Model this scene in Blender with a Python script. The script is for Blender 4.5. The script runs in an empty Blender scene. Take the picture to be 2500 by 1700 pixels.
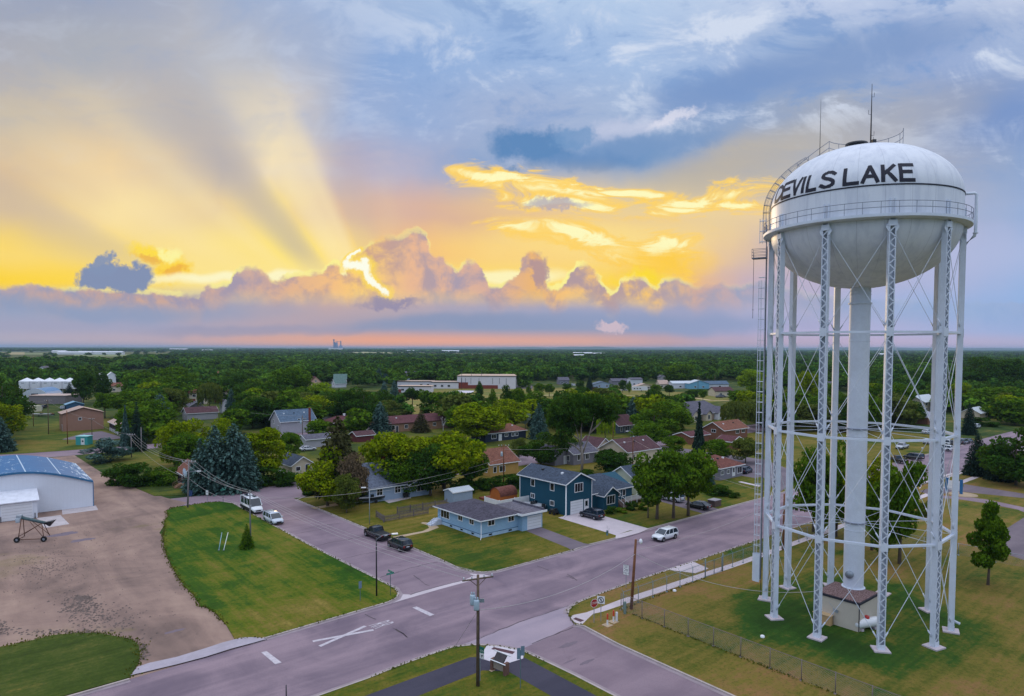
import bpy, bmesh, math, random
import numpy as np
from mathutils import Vector, Matrix
R = math.radians
sc = bpy.context.scene
COL = sc.collection
CAMH = 30.0
TH = R(40)
CT, ST = math.cos(TH), math.sin(TH)
PITCH = R(2.5); ROLL = R(0.17)
FPX = 2500 * 24 / 36
CYP = 850 + FPX * math.tan(PITCH)

# ---------------------------------------------------------------- site survey helpers
def G(px, py, z=0.0):
    """ground point (world x, y) at height z seen along the given sight line of the survey camera"""
    a = (px - 1250) / FPX; b = -(py - CYP) / FPX
    a, b = a * math.cos(ROLL) - b * math.sin(ROLL), a * math.sin(ROLL) + b * math.cos(ROLL)
    d = (a, math.cos(PITCH) + b * math.sin(PITCH), -math.sin(PITCH) + b * math.cos(PITCH))
    t = (z - CAMH) / min(d[2], -.0014)
    return d[0] * t, d[1] * t
def proj(x, y, z):
    z -= CAMH
    f = y * math.cos(PITCH) - z * math.sin(PITCH); u = y * math.sin(PITCH) + z * math.cos(PITCH)
    a = x / f; b = u / f
    a, b = a * math.cos(ROLL) + b * math.sin(ROLL), -a * math.sin(ROLL) + b * math.cos(ROLL)
    return 1250 + a * FPX, CYP - b * FPX
def W(u, v, z=0.0):
    """street-grid coordinates (u along the main road, v across it) to world"""
    return Vector((u * CT - v * ST, u * ST + v * CT, z))
def UV(x, y):
    return x * CT + y * ST, -x * ST + y * CT
def GUV(px, py, z=0.0):
    return UV(*G(px, py, z))
_F = {'a1': (0, 820), 'a2': (400, 820), 'a3': (800, 820), 'a4': (1200, 820), 'a5': (1500, 820), 'a6': (2000, 820),
      'b2': (500, 1080), 'b3': (900, 1080), 'b4': (1200, 1080), 'b5': (1500, 1080), 'b6': (2000, 1080),
      'c1': (0, 1360), 'c2': (500, 1360), 'c3': (900, 1360), 'c4': (1300, 1360), 'c5': (1750, 1360), 'c6': (2100, 1360)}
def N(f, x, y):
    if f == 'b1': return x / 3.873, 1080 + y / 3.873
    if f == 'k3': return 1800 + x / 3.575, 900 + y / 3.575
    if f == 'd': return x * 2500 / 2324, y * 2500 / 2324
    o = _F[f]
    return o[0] + x / 4.648, o[1] + y / 4.648
def GN(f, x, y, z=0.0):
    return G(*N(f, x, y), z)

# ---------------------------------------------------------------- objects
def tag(o, label=None, cat=None, group=None, kind=None):
    if label: o['label'] = label
    if cat: o['category'] = cat
    if group: o['group'] = group
    if kind: o['kind'] = kind
    return o
def thing(name, label, cat, loc=(0, 0, 0), rz=0.0, group=None):
    o = bpy.data.objects.new(name, None); COL.objects.link(o)
    o.empty_display_size = 0.3
    o.location = loc; o.rotation_euler = (0, 0, rz)
    return tag(o, label, cat, group)
def copy_tree(o, parent=None):
    c = o.copy(); COL.objects.link(c); c.parent = parent
    for ch in o.children:
        copy_tree(ch, c)
    return c

class MB:
    def __init__(s): s.v = []; s.f = []; s.m = []; s.sm = []
    def add(s, vs, fs, m=0, smooth=False):
        b = len(s.v); s.v += [tuple(p) for p in vs]
        for f in fs:
            s.f.append([i + b for i in f]); s.m.append(m); s.sm.append(smooth)
        return s
    def box(s, x0, y0, z0, x1, y1, z1, m=0):
        v = [(x0, y0, z0), (x1, y0, z0), (x1, y1, z0), (x0, y1, z0), (x0, y0, z1), (x1, y0, z1), (x1, y1, z1), (x0, y1, z1)]
        return s.add(v, [(0, 3, 2, 1), (4, 5, 6, 7), (0, 1, 5, 4), (1, 2, 6, 5), (2, 3, 7, 6), (3, 0, 4, 7)], m)
    def cbox(s, c, sz, m=0, rz=0.0):
        M = Matrix.Rotation(rz, 3, 'Z'); hx, hy, hz = sz[0] / 2, sz[1] / 2, sz[2] / 2
        v = [Vector(c) + M @ Vector((a * hx, b * hy, d * hz)) for d in (-1, 1) for a, b in ((-1, -1), (1, -1), (1, 1), (-1, 1))]
        return s.add(v, [(0, 3, 2, 1), (4, 5, 6, 7), (0, 1, 5, 4), (1, 2, 6, 5), (2, 3, 7, 6), (3, 0, 4, 7)], m)
    def poly(s, pts, m=0):
        return s.add(pts, [list(range(len(pts)))], m)
    def prism(s, pts, z0, z1, m=0, side=None):
        """pts counter-clockwise (x,y)"""
        n = len(pts)
        s.add([(p[0], p[1], z1) for p in pts], [list(range(n))], m)
        v = [(p[0], p[1], z0) for p in pts] + [(p[0], p[1], z1) for p in pts]
        return s.add(v, [(i, (i + 1) % n, n + (i + 1) % n, n + i) for i in range(n)] + [list(range(n - 1, -1, -1))], m if side is None else side)
    def extr(s, prof, axis, a0, a1, m=0):
        """closed profile (p,q) extruded along axis 'x' (profile y,z) or 'y' (profile x,z)"""
        n = len(prof)
        if axis == 'x': A = [(a0, p, q) for p, q in prof]; B = [(a1, p, q) for p, q in prof]
        else: A = [(p, a0, q) for p, q in prof]; B = [(p, a1, q) for p, q in prof]
        fs = [(i, (i + 1) % n, n + (i + 1) % n, n + i) for i in range(n)] + [list(range(n - 1, -1, -1)), list(range(n, 2 * n))]
        return s.add(A + B, fs, m)
    def tube(s, pts, r, n=6, m=0, cap=True):
        pts = [Vector(p) for p in pts]
        rs = r if isinstance(r, (list, tuple)) else [r] * len(pts)
        b = len(s.v); up = None
        for i, p in enumerate(pts):
            d = (pts[min(i + 1, len(pts) - 1)] - pts[max(i - 1, 0)]).normalized()
            if up is None or abs(up.dot(d)) > .98:
                up = Vector((0, 0, 1)) if abs(d.z) < .9 else Vector((1, 0, 0))
            x = up.cross(d).normalized(); y = d.cross(x); up = y
            if abs(d.z) < .9: up = Vector((0, 0, 1))
            for k in range(n):
                a = 2 * math.pi * k / n
                q = p + (x * math.cos(a) + y * math.sin(a)) * rs[i]
                s.v.append((q.x, q.y, q.z))
        for i in range(len(pts) - 1):
            for k in range(n):
                s.f.append([b + i * n + k, b + i * n + (k + 1) % n, b + (i + 1) * n + (k + 1) % n, b + (i + 1) * n + k]); s.m.append(m); s.sm.append(n > 4)
        if cap:
            s.f.append([b + k for k in range(n - 1, -1, -1)]); s.m.append(m); s.sm.append(False)
            e = b + (len(pts) - 1) * n
            s.f.append([e + k for k in range(n)]); s.m.append(m); s.sm.append(False)
        return s
    def lathe(s, prof, n=32, c=(0, 0), m=0, smooth=True, a0=0.0):
        b = len(s.v)
        for r, z in prof:
            for k in range(n):
                a = 2 * math.pi * k / n + a0
                s.v.append((c[0] + r * math.cos(a), c[1] + r * math.sin(a), z))
        for i in range(len(prof) - 1):
            for k in range(n):
                s.f.append([b + i * n + k, b + i * n + (k + 1) % n, b + (i + 1) * n + (k + 1) % n, b + (i + 1) * n + k]); s.m.append(m); s.sm.append(smooth)
        return s
    def build(s, name, mats, parent=None, loc=None, rz=None):
        me = bpy.data.meshes.new(name)
        me.from_pydata(s.v, [], s.f)
        if not isinstance(mats, (list, tuple)): mats = [mats]
        for k in mats: me.materials.append(k)
        me.polygons.foreach_set('material_index', s.m)
        me.polygons.foreach_set('use_smooth', s.sm)
        me.update()
        o = bpy.data.objects.new(name, me); COL.objects.link(o)
        if parent: o.parent = parent
        if loc is not None: o.location = loc
        if rz is not None: o.rotation_euler = (0, 0, rz)
        return o

# ---------------------------------------------------------------- materials
def lin(c):
    return tuple(((x / 255) / 12.92 if x / 255 <= .04045 else ((x / 255 + .055) / 1.055) ** 2.4) for x in c)
class NT:
    def __init__(s, tree): s.t = tree; s.n = tree.nodes; s.l = tree.links; s.i = 0
    def node(s, typ, **kw):
        n = s.n.new(typ)
        for k, v in kw.items(): setattr(n, k, v)
        s.i += 1; n.location = (s.i * 30 % 3000, -(s.i // 20) * 200)
        return n
    def put(s, sock, v):
        if isinstance(v, bpy.types.NodeSocket): s.l.new(v, sock)
        elif v is not None:
            if isinstance(v, (tuple, list)) and len(v) == 3 and len(sock.default_value) == 4: v = (*v, 1)
            sock.default_value = v
    def math(s, op, a, b=None, c=None, clamp=False):
        n = s.node('ShaderNodeMath', operation=op); n.use_clamp = clamp
        s.put(n.inputs[0], a); s.put(n.inputs[1], b)
        if c is not None: s.put(n.inputs[2], c)
        return n.outputs[0]
    def vmath(s, op, a, b=None, scale=None):
        n = s.node('ShaderNodeVectorMath', operation=op)
        s.put(n.inputs[0], a)
        if b is not None: s.put(n.inputs[1], b)
        if scale is not None: s.put(n.inputs['Scale'], scale)
        return n.outputs['Value'] if op in ('LENGTH', 'DOT_PRODUCT', 'DISTANCE') else n.outputs[0]
    def mix(s, f, a, b, mode='MIX'):
        n = s.node('ShaderNodeMix', data_type='RGBA', blend_type=mode)
        s.put(n.inputs[0], f); s.put(n.inputs[6], a); s.put(n.inputs[7], b)
        return n.outputs[2]
    def noise(s, vec, scale=1.0, detail=3.0, rough=.5, dist=0.0, dims='3D', out=0):
        n = s.node('ShaderNodeTexNoise', noise_dimensions=dims)
        if vec is not None: s.put(n.inputs['Vector'], vec)
        n.inputs['Scale'].default_value = scale; n.inputs['Detail'].default_value = detail
        n.inputs['Roughness'].default_value = rough; n.inputs['Distortion'].default_value = dist
        return n.outputs[out]
    def ramp(s, f, stops, interp='LINEAR'):
        n = s.node('ShaderNodeValToRGB'); s.put(n.inputs[0], f)
        cr = n.color_ramp; cr.interpolation = interp
        while len(cr.elements) > 1: cr.elements.remove(cr.elements[-1])
        for i, (p, c) in enumerate(stops):
            if not isinstance(c, (tuple, list)): c = (c, c, c)
            e = cr.elements[0] if i == 0 else cr.elements.new(p)
            e.position = p; e.color = (*c, 1)
        return n.outputs[0]
    def smooth(s, x, a, b):
        n = s.node('ShaderNodeMapRange', interpolation_type='SMOOTHSTEP')
        s.put(n.inputs[0], x); s.put(n.inputs[1], a); s.put(n.inputs[2], b)
        return n.outputs[0]
    def mapping(s, vec, loc=(0, 0, 0), rot=(0, 0, 0), scale=(1, 1, 1)):
        n = s.node('ShaderNodeMapping'); s.put(n.inputs[0], vec)
        n.inputs[1].default_value = loc; n.inputs[2].default_value = rot; n.inputs[3].default_value = scale
        return n.outputs[0]
    def sep(s, vec):
        n = s.node('ShaderNodeSeparateXYZ'); s.put(n.inputs[0], vec); return n.outputs
    def comb(s, x=0.0, y=0.0, z=0.0):
        n = s.node('ShaderNodeCombineXYZ'); s.put(n.inputs[0], x); s.put(n.inputs[1], y); s.put(n.inputs[2], z); return n.outputs[0]
def newmat(name):
    m = bpy.data.materials.new(name); m.use_nodes = True
    t = NT(m.node_tree); t.n.clear()
    out = t.node('ShaderNodeOutputMaterial')
    return m, t, out
def principled(t, out, col, rough=.6, metal=0.0, spec=.5, normal=None, **kw):
    p = t.node('ShaderNodeBsdfPrincipled')
    t.put(p.inputs['Base Color'], col); t.put(p.inputs['Roughness'], rough)
    t.put(p.inputs['Metallic'], metal); t.put(p.inputs['Specular IOR Level'], spec)
    if normal is not None: t.l.new(normal, p.inputs['Normal'])
    for k, v in kw.items(): t.put(p.inputs[k], v)
    t.l.new(p.outputs[0], out.inputs[0])
    return p
def bump(t, h, strength=.3, dist=.05):
    b = t.node('ShaderNodeBump'); b.inputs['Strength'].default_value = strength; b.inputs['Distance'].default_value = dist
    t.put(b.inputs['Height'], h); return b.outputs[0]
_MC = {}
def flat(name, rgb, rough=.6, var=.12, scale=1.2, metal=0.0, spec=.4, lines=None):
    """painted / weathered surface: base colour with soft and fine mottling. rgb is display (0..255); lines=(axis, pitch, depth) draws courses"""
    if name in _MC: return _MC[name]
    m, t, out = newmat(name)
    c = lin(rgb); co = t.node('ShaderNodeTexCoord').outputs['Object']
    n1 = t.noise(co, scale, 4, .6); n2 = t.noise(co, scale * 9, 2, .6)
    f = t.math('ADD', t.math('MULTIPLY', n1, .7), t.math('MULTIPLY', n2, .3))
    col = t.mix(t.smooth(f, .3, .7), tuple(x * (1 - var) for x in c), tuple(min(1, x * (1 + var)) for x in c))
    nrm = None
    if lines:
        ax, pitch, dep = lines
        s = t.sep(co)[{'x': 0, 'y': 1, 'z': 2}[ax]]
        fr = t.math('FRACT', t.math('DIVIDE', s, pitch))
        groove = t.math('LESS_THAN', fr, .14)
        col = t.mix(t.math('MULTIPLY', groove, dep), col, tuple(x * .35 for x in c))
        nrm = bump(t, fr, .35, .03)
    principled(t, out, col, rough, metal, spec, nrm)
    _MC[name] = m; return m
def shingle(name, rgb, var=.3):
    if name in _MC: return _MC[name]
    m, t, out = newmat(name)
    c = lin(rgb); co = t.node('ShaderNodeTexCoord').outputs['Object']
    z = t.sep(co)[2]
    row = t.math('FRACT', t.math('DIVIDE', z, .11))
    v = t.node('ShaderNodeTexVoronoi'); t.put(v.inputs['Vector'], t.mapping(co, scale=(3.5, 3.5, 9))); v.inputs['Scale'].default_value = 1
    cell = t.sep(v.outputs['Color'])[0]
    f = t.math('ADD', t.math('MULTIPLY', cell, .6), t.math('MULTIPLY', t.noise(co, .6, 4, .65), .7))
    col = t.mix(t.smooth(f, .25, .95), tuple(x * (1 - var) for x in c), tuple(x * (1 + var) for x in c))
    col = t.mix(t.math('MULTIPLY', t.math('LESS_THAN', row, .2), .35), col, tuple(x * .4 for x in c))
    principled(t, out, col, .85, spec=.2, normal=bump(t, cell, .25, .02))
    _MC[name] = m; return m
def glassmat(name, rgb=(18, 24, 32), rough=.08):
    if name in _MC: return _MC[name]
    m, t, out = newmat(name)
    co = t.node('ShaderNodeTexCoord').outputs['Object']
    col = t.mix(t.noise(co, .8, 2), tuple(x * .6 for x in lin(rgb)), tuple(x * 1.8 for x in lin(rgb)))
    principled(t, out, col, rough, spec=.8)
    _MC[name] = m; return m
def paint(name, rgb, rough=.25):
    if name in _MC: return _MC[name]
    m, t, out = newmat(name)
    co = t.node('ShaderNodeTexCoord').outputs['Object']
    c = lin(rgb)
    col = t.mix(t.noise(co, 1.5, 4, .6), tuple(x * .88 for x in c), tuple(min(1, x * 1.06 + .002) for x in c))
    p = principled(t, out, col, rough, spec=.5)
    p.inputs['Coat Weight'].default_value = .6; p.inputs['Coat Roughness'].default_value = .08
    _MC[name] = m; return m
WHT = flat('white_trim', (238, 240, 244), .5, .04)
GLS = glassmat('window_glass')
CONC = flat('concrete', (186, 176, 178), .9, .14, .5)
DARKM = flat('dark_metal', (45, 48, 54), .5, .2, 2)
GALV = flat('galvanised_steel', (150, 160, 172), .45, .12, 2, metal=.4)
WOOD = flat('weathered_pole_wood', (98, 82, 68), .9, .3, 3)
BRNW = flat('brown_pole_wood', (120, 78, 52), .9, .25, 3)
RUB = flat('tyre_rubber', (24, 24, 26), .85, .15, 4)
# ================================================================ camera, sky, sun
cd = bpy.data.cameras.new('camera'); cam = bpy.data.objects.new('camera', cd); COL.objects.link(cam)
cd.lens = 24; cd.sensor_width = 36; cd.sensor_fit = 'HORIZONTAL'
cd.shift_y = (FPX * math.tan(PITCH)) / 2500
cd.clip_start = .5; cd.clip_end = 120000
cam.location = (0, 0, CAMH)
fw = Vector((0, math.cos(PITCH), -math.sin(PITCH)))
cam.rotation_mode = 'QUATERNION'
cam.rotation_quaternion = fw.to_track_quat('-Z', 'Y') @ Matrix.Rotation(ROLL, 3, 'Z').to_quaternion()
sc.camera = cam
sc.view_settings.view_transform = 'Standard'; sc.view_settings.look = 'None'
sc.view_settings.exposure = 0; sc.view_settings.gamma = 1
sc.view_settings.use_curve_mapping = False
sc.render.engine = 'CYCLES'
cy = sc.cycles
cy.use_denoising = True; cy.max_bounces = 6; cy.diffuse_bounces = 2; cy.glossy_bounces = 2
cy.transmission_bounces = 3; cy.transparent_max_bounces = 12; cy.volume_bounces = 0
cy.sample_clamp_indirect = 4

SUN_AZ = math.atan2((900 - 1250) / FPX, 1)      # left of the view axis
SUN_EL = R(6.0)
sd = Vector((math.sin(SUN_AZ) * math.cos(SUN_EL), math.cos(SUN_AZ) * math.cos(SUN_EL), math.sin(SUN_EL)))
sl = bpy.data.lights.new('sun', 'SUN'); sun = bpy.data.objects.new('sun', sl); COL.objects.link(sun)
sl.energy = 1.2; sl.angle = R(14); sl.color = (1.0, .72, .42)
sun.rotation_mode = 'QUATERNION'; sun.rotation_quaternion = (-sd).to_track_quat('-Z', 'Y')
sun.location = (0, 0, 80)

world = bpy.data.worlds.new('World'); sc.world = world; world.use_nodes = True
t = NT(world.node_tree); t.n.clear()
wout = t.node('ShaderNodeOutputWorld')
dirv = t.node('ShaderNodeTexCoord').outputs['Generated']
dx, dy, dz = t.sep(dirv)[:3]
dyc = t.math('MAXIMUM', dy, .12)
U = t.math('DIVIDE', dx, dyc); V = t.math('DIVIDE', t.math('MAXIMUM', dz, 0.0), dyc)
# native survey units: horizontal HX (0..2500 across the view), height above horizon HZ
HX = t.math('MULTIPLY_ADD', U, FPX, 1250.0); HZ = t.math('MULTIPLY', V, FPX)
UVW = t.comb(U, V, 0.0)
# warp for natural edges
wn = t.noise(UVW, 3.2, 4, .6, out=1, dims='2D')
warp = t.vmath('SUBTRACT', wn, (.5, .5, .5))
wx = t.sep(warp)[0]; wy = t.sep(warp)[1]
WX = t.math('MULTIPLY_ADD', wx, 260.0, HX); WZ = t.math('MULTIPLY_ADD', wy, 110.0, HZ)
wf = t.vmath('SUBTRACT', t.noise(UVW, 15, 6, .70, out=1, dims='2D'), (.5, .5, .5))
FX = t.math('MULTIPLY_ADD', t.sep(wf)[0], 150.0, HX); FZ = t.math('MULTIPLY_ADD', t.sep(wf)[1], 95.0, HZ)
facx = t.math('DIVIDE', t.math('ADD', WX, 50.0), 2600.0)
rows = [
 (850, [(0,160,168,188),(250,155,165,190),(500,172,178,195),(750,160,180,215),(1000,165,188,222),(1250,180,202,232),(1500,180,202,232),(1750,188,205,232),(2000,192,205,232),(2250,180,196,226),(2500,195,206,230)]),
 (700, [(0,170,172,184),(250,172,176,186),(500,180,182,192),(700,172,183,207),(900,140,170,216),(1250,155,182,222),(1500,165,190,226),(1750,162,184,220),(2000,158,180,214),(2250,152,172,212),(2500,160,180,216)]),
 (550, [(0,192,182,170),(250,205,192,175),(500,192,187,184),(700,208,202,200),(850,152,173,212),(1000,150,174,215),(1250,165,181,213),(1500,162,182,215),(1750,140,164,202),(2000,165,172,188),(2250,150,166,198),(2500,135,158,202)]),
 (430, [(0,218,192,158),(300,238,208,160),(550,204,192,178),(700,238,220,188),(850,190,180,194),(1000,180,178,202),(1200,150,170,205),(1400,145,165,200),(1600,150,168,196),(1800,186,180,174),(2000,192,186,176),(2250,172,176,192),(2500,142,166,206)]),
 (330, [(0,228,200,154),(300,250,224,160),(550,232,206,160),(700,250,225,150),(800,226,196,162),(1000,218,180,162),(1250,218,176,150),(1500,232,198,150),(1750,232,206,160),(2000,232,205,170),(2250,182,181,198),(2500,150,175,216)]),
 (230, [(0,252,218,112),(250,250,220,130),(500,252,226,140),(700,255,230,128),(850,255,226,134),(1000,246,196,130),(1200,250,202,120),(1500,250,212,128),(1700,240,202,150),(1900,202,182,182),(2200,166,182,216),(2500,160,184,224)]),
 (160, [(0,255,214,58),(300,255,220,90),(500,255,230,140),(800,255,234,150),(1200,255,226,110),(1500,255,216,84),(1650,240,190,130),(1850,192,176,196),(2200,170,180,216),(2500,150,180,224)]),
 (95, [(0,152,165,194),(500,152,162,190),(800,190,168,172),(1250,166,166,190),(1700,160,165,196),(1900,180,180,210),(2100,176,180,220),(2500,150,180,226)]),
 (50, [(0,165,165,190),(400,166,165,190),(700,186,166,175),(1000,152,156,182),(1250,142,155,185),(1600,155,160,190),(2000,186,180,216),(2500,160,180,222)]),
 (14, [(0,185,175,190),(400,196,172,180),(700,230,172,148),(900,246,170,128),(1100,244,172,138),(1400,232,172,148),(1600,205,165,165),(1800,190,170,190),(2100,200,180,206),(2500,185,180,212)]),
]
base = None
for i, (h, st) in enumerate(rows):
    col = t.ramp(facx, [((x + 50) / 2600, lin((r, g, b))) for x, r, g, b in st], 'EASE' if False else 'LINEAR')
    if base is None: base = col
    else:
        h0 = rows[i - 1][0]
        src = WZ if h > 200 else HZ
        base = t.mix(t.smooth(src, h, h0), col, base)
# crepuscular rays fanning from behind the cloud bank
rx = t.math('SUBTRACT', HX, 980.0); rz = t.math('ADD', HZ, 52.0)
ang = t.math('DEGREES' if False else 'MULTIPLY', t.math('ARCTAN2', t.math('MULTIPLY', rx, -1.0), rz), 57.2958)
angn = t.math('ADD', ang, t.math('MULTIPLY', t.math('SUBTRACT', t.noise(UVW, 2.0, 1, .5, dims='2D'), .5), 7.0))
fa = t.math('DIVIDE', t.math('ADD', angn, 60.0), 150.0)
def A(d): return (d + 60) / 150
ray = t.ramp(fa, [(A(-58), .5), (A(-50), .5), (A(-8), .5), (A(2), .52), (A(7), .56), (A(12), .42), (A(20), .36), (A(22.5), .66), (A(24.5), .98), (A(26.5), .86), (A(28.5), .98), (A(32), .92), (A(34.5), .62), (A(38), .16), (A(43), .10), (A(48), .66), (A(50.5), .74), (A(53), .52), (A(58), .80), (A(61), .60), (A(63), .70), (A(66.5), .20), (A(72), .40), (A(77), .66), (A(88), .5)], 'B_SPLINE')
rv = t.math('SUBTRACT', t.sep(ray)[0], .5)
rfade = t.math('MULTIPLY', t.smooth(HZ, 150, 250), t.smooth(HZ, 820, 330))
up_ = t.math('MULTIPLY', t.math('MAXIMUM', rv, 0.0), rfade); dn_ = t.math('MULTIPLY', t.math('MAXIMUM', t.math('MULTIPLY', rv, -1.0), 0.0), rfade)
base = t.mix(t.math('MULTIPLY', up_, 1.15, clamp=True), base, lin((255, 236, 186)))
base = t.mix(t.math('MULTIPLY', dn_, 1.5, clamp=True), base, lin((170, 164, 172)))
base0 = base
# soft high cloud texture (plane-projected so it shrinks toward the horizon)
pz = t.math('MAXIMUM', dz, .06)
PL = t.comb(t.math('DIVIDE', dx, pz), t.math('DIVIDE', dy, pz), 0.0)
cl1 = t.noise(t.mapping(PL, rot=(0, 0, R(25)), scale=(.8, 1.1, 1)), 1.5, 6, .6, .6, dims='2D')
cl2 = t.noise(t.mapping(UVW, rot=(0, 0, R(-18)), scale=(1, 1.9, 1)), 6.5, 7, .66, .35, dims='2D')
hi = t.smooth(HZ, 300, 680)
lum = t.math('ADD', t.math('MULTIPLY', cl1, .35), t.math('MULTIPLY', cl2, .65))
hx_r = t.smooth(HX, 500, 1500)
amt = t.math('MULTIPLY', hi, t.math('MULTIPLY_ADD', hx_r, .82, .16))
white = t.math('MULTIPLY', t.smooth(lum, .50, .64), amt)
base = t.mix(t.math('MULTIPLY', white, .9), base, lin((212, 222, 240)))
dark = t.math('MULTIPLY', t.smooth(lum, .50, .38), amt)
base = t.mix(t.math('MULTIPLY', dark, .75), base, lin((122, 156, 206)))
# individual clouds: warped ellipses
def blob(base, cx, cz, rx, rz, col, op=.9, soft=.5, rot=0.0, fine=False, edge=None):
    X, Z = (FX, FZ) if fine else (WX, WZ)
    ax = t.math('SUBTRACT', X, float(cx)); az = t.math('SUBTRACT', Z, float(cz))
    if rot:
        c, s_ = math.cos(R(rot)), math.sin(R(rot))
        ax, az = (t.math('ADD', t.math('MULTIPLY', ax, c), t.math('MULTIPLY', az, s_)), t.math('SUBTRACT', t.math('MULTIPLY', az, c), t.math('MULTIPLY', ax, s_)))
    ax = t.math('DIVIDE', ax, float(rx)); az = t.math('DIVIDE', az, float(rz))
    d = t.math('SQRT', t.math('ADD', t.math('MULTIPLY', ax, ax), t.math('MULTIPLY', az, az)))
    m = t.math('MULTIPLY', t.smooth(d, 1 + soft * .6, 1 - soft), op)
    if edge:
        e = t.math('MULTIPLY', t.math('MULTIPLY', t.smooth(d, 1.25, 1.02), t.smooth(d, .78, 1.0)), edge[1])
        base = t.mix(e, base, lin(edge[0]))
    return t.mix(m, base, lin(col))
base = blob(base, 2080, 690, 420, 62, (128, 155, 200), .85, .7, 14)
base = blob(base, 1750, 625, 200, 45, (122, 152, 200), .8, .7, 8)
base = blob(base, 2420, 560, 170, 90, (118, 148, 200), .7, .8, 10)
base = blob(base, 2150, 520, 330, 60, (176, 176, 182), .55, .9, 16)
base = blob(base, 1500, 520, 170, 30, (196, 202, 226), .65, .6, 14, True)
base = blob(base, 1640, 560, 60, 16, (226, 226, 240), .7, .6, 20, True)
base = blob(base, 1500, 480, 210, 42, (112, 150, 196), .85, .6, 6)
base = blob(base, 1300, 486, 105, 40, (92, 136, 186), .95, .5, -6, True)
base = blob(base, 1400, 505, 60, 22, (110, 150, 196), .8, .5, 0, True)
base = blob(base, 1440, 450, 150, 26, (104, 142, 190), .85, .6, 2, True)
base = blob(base, 1600, 492, 170, 30, (120, 152, 196), .8, .6, 8, True)
base = blob(base, 1215, 425, 62, 16, (98, 140, 190), .9, .5, -8, True)
base = blob(base, 1700, 420, 300, 50, (190, 180, 164), .7, .8, 18)
# golden broken layer, right of centre
gn = t.noise(t.comb(t.math('MULTIPLY', U, 10.0), t.math('MULTIPLY', V, 34.0), 3.3), 1.0, 6, .68, .6, dims='2D')
def streak(base, cx, cz, rx, rz, lo, hi_, col, op=1.0, rot=0.0):
    ax = t.math('SUBTRACT', WX, float(cx)); az = t.math('SUBTRACT', WZ, float(cz))
    c, s_ = math.cos(R(rot)), math.sin(R(rot))
    ax, az = (t.math('ADD', t.math('MULTIPLY', ax, c), t.math('MULTIPLY', az, s_)), t.math('SUBTRACT', t.math('MULTIPLY', az, c), t.math('MULTIPLY', ax, s_)))
    ax = t.math('DIVIDE', ax, float(rx)); az = t.math('DIVIDE', az, float(rz))
    d = t.math('SQRT', t.math('ADD', t.math('MULTIPLY', ax, ax), t.math('MULTIPLY', az, az)))
    f = t.math('SUBTRACT', gn, t.math('MULTIPLY', d, .22))
    return t.mix(t.math('MULTIPLY', t.smooth(f, lo, hi_), op), base, lin(col))
STK = ((1340, 385, 170, 26, -8), (1400, 345, 230, 18, -4), (1380, 275, 130, 30, -18), (1520, 238, 110, 34, -14), (1700, 360, 230, 24, 10), (1840, 352, 80, 16, 0), (1240, 408, 110, 14, -6), (1500, 392, 130, 10, 0), (1300, 292, 90, 14, -12), (1470, 262, 130, 26, -14), (1610, 262, 90, 26, 6))
def streaks(base, L):
    for (cx, cz, rx, rz, rot) in L:
        base = streak(base, cx, cz, rx, rz, .17, .38, (255, 212, 104), .92, rot)
        base = streak(base, cx, cz, rx * .8, rz * .75, .28, .44, (255, 250, 190), 1.0, rot)
    return base
base = blob(base, 1480, 345, 330, 85, (250, 220, 150), .6, .9, 0)
base = streaks(base, [q for q in STK if q[1] > 300])
base = blob(base, 1345, 352, 85, 15, (176, 168, 184), .8, .5, -4, True)
sky_up = base
base = blob(base0, 1450, 262, 300, 75, (255, 226, 140), .75, .9, 0)
base = streaks(base, [q for q in STK if q[1] < 300])
base = blob(base, 1620, 205, 120, 40, (255, 205, 60), .75, .8, 0, True)
base = blob(base, 1590, 165, 70, 28, (255, 225, 30), .8, .8, 0, True)
base = blob(base, 385, 222, 78, 24, (255, 222, 70), .95, .5, -8, True)
base = blob(base, 372, 212, 46, 13, (236, 178, 84), .8, .5, -8, True)
base = blob(base, 430, 222, 20, 22, (255, 250, 170), .8, .6, 0, True)
base = blob(base, 435, 180, 48, 30, (255, 214, 60), .9, .5, 0, True)
base = blob(base, 440, 182, 26, 14, (240, 176, 70), .8, .5, 0, True)
base = blob(base, 700, 172, 420, 12, (255, 248, 200), .95, .6, 0)
base = blob(base, 1270, 172, 130, 20, (255, 246, 190), .95, .6, 0)
base = blob(base, 885, 195, 55, 30, (255, 252, 215), 1.0, .6, 0, True)
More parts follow.
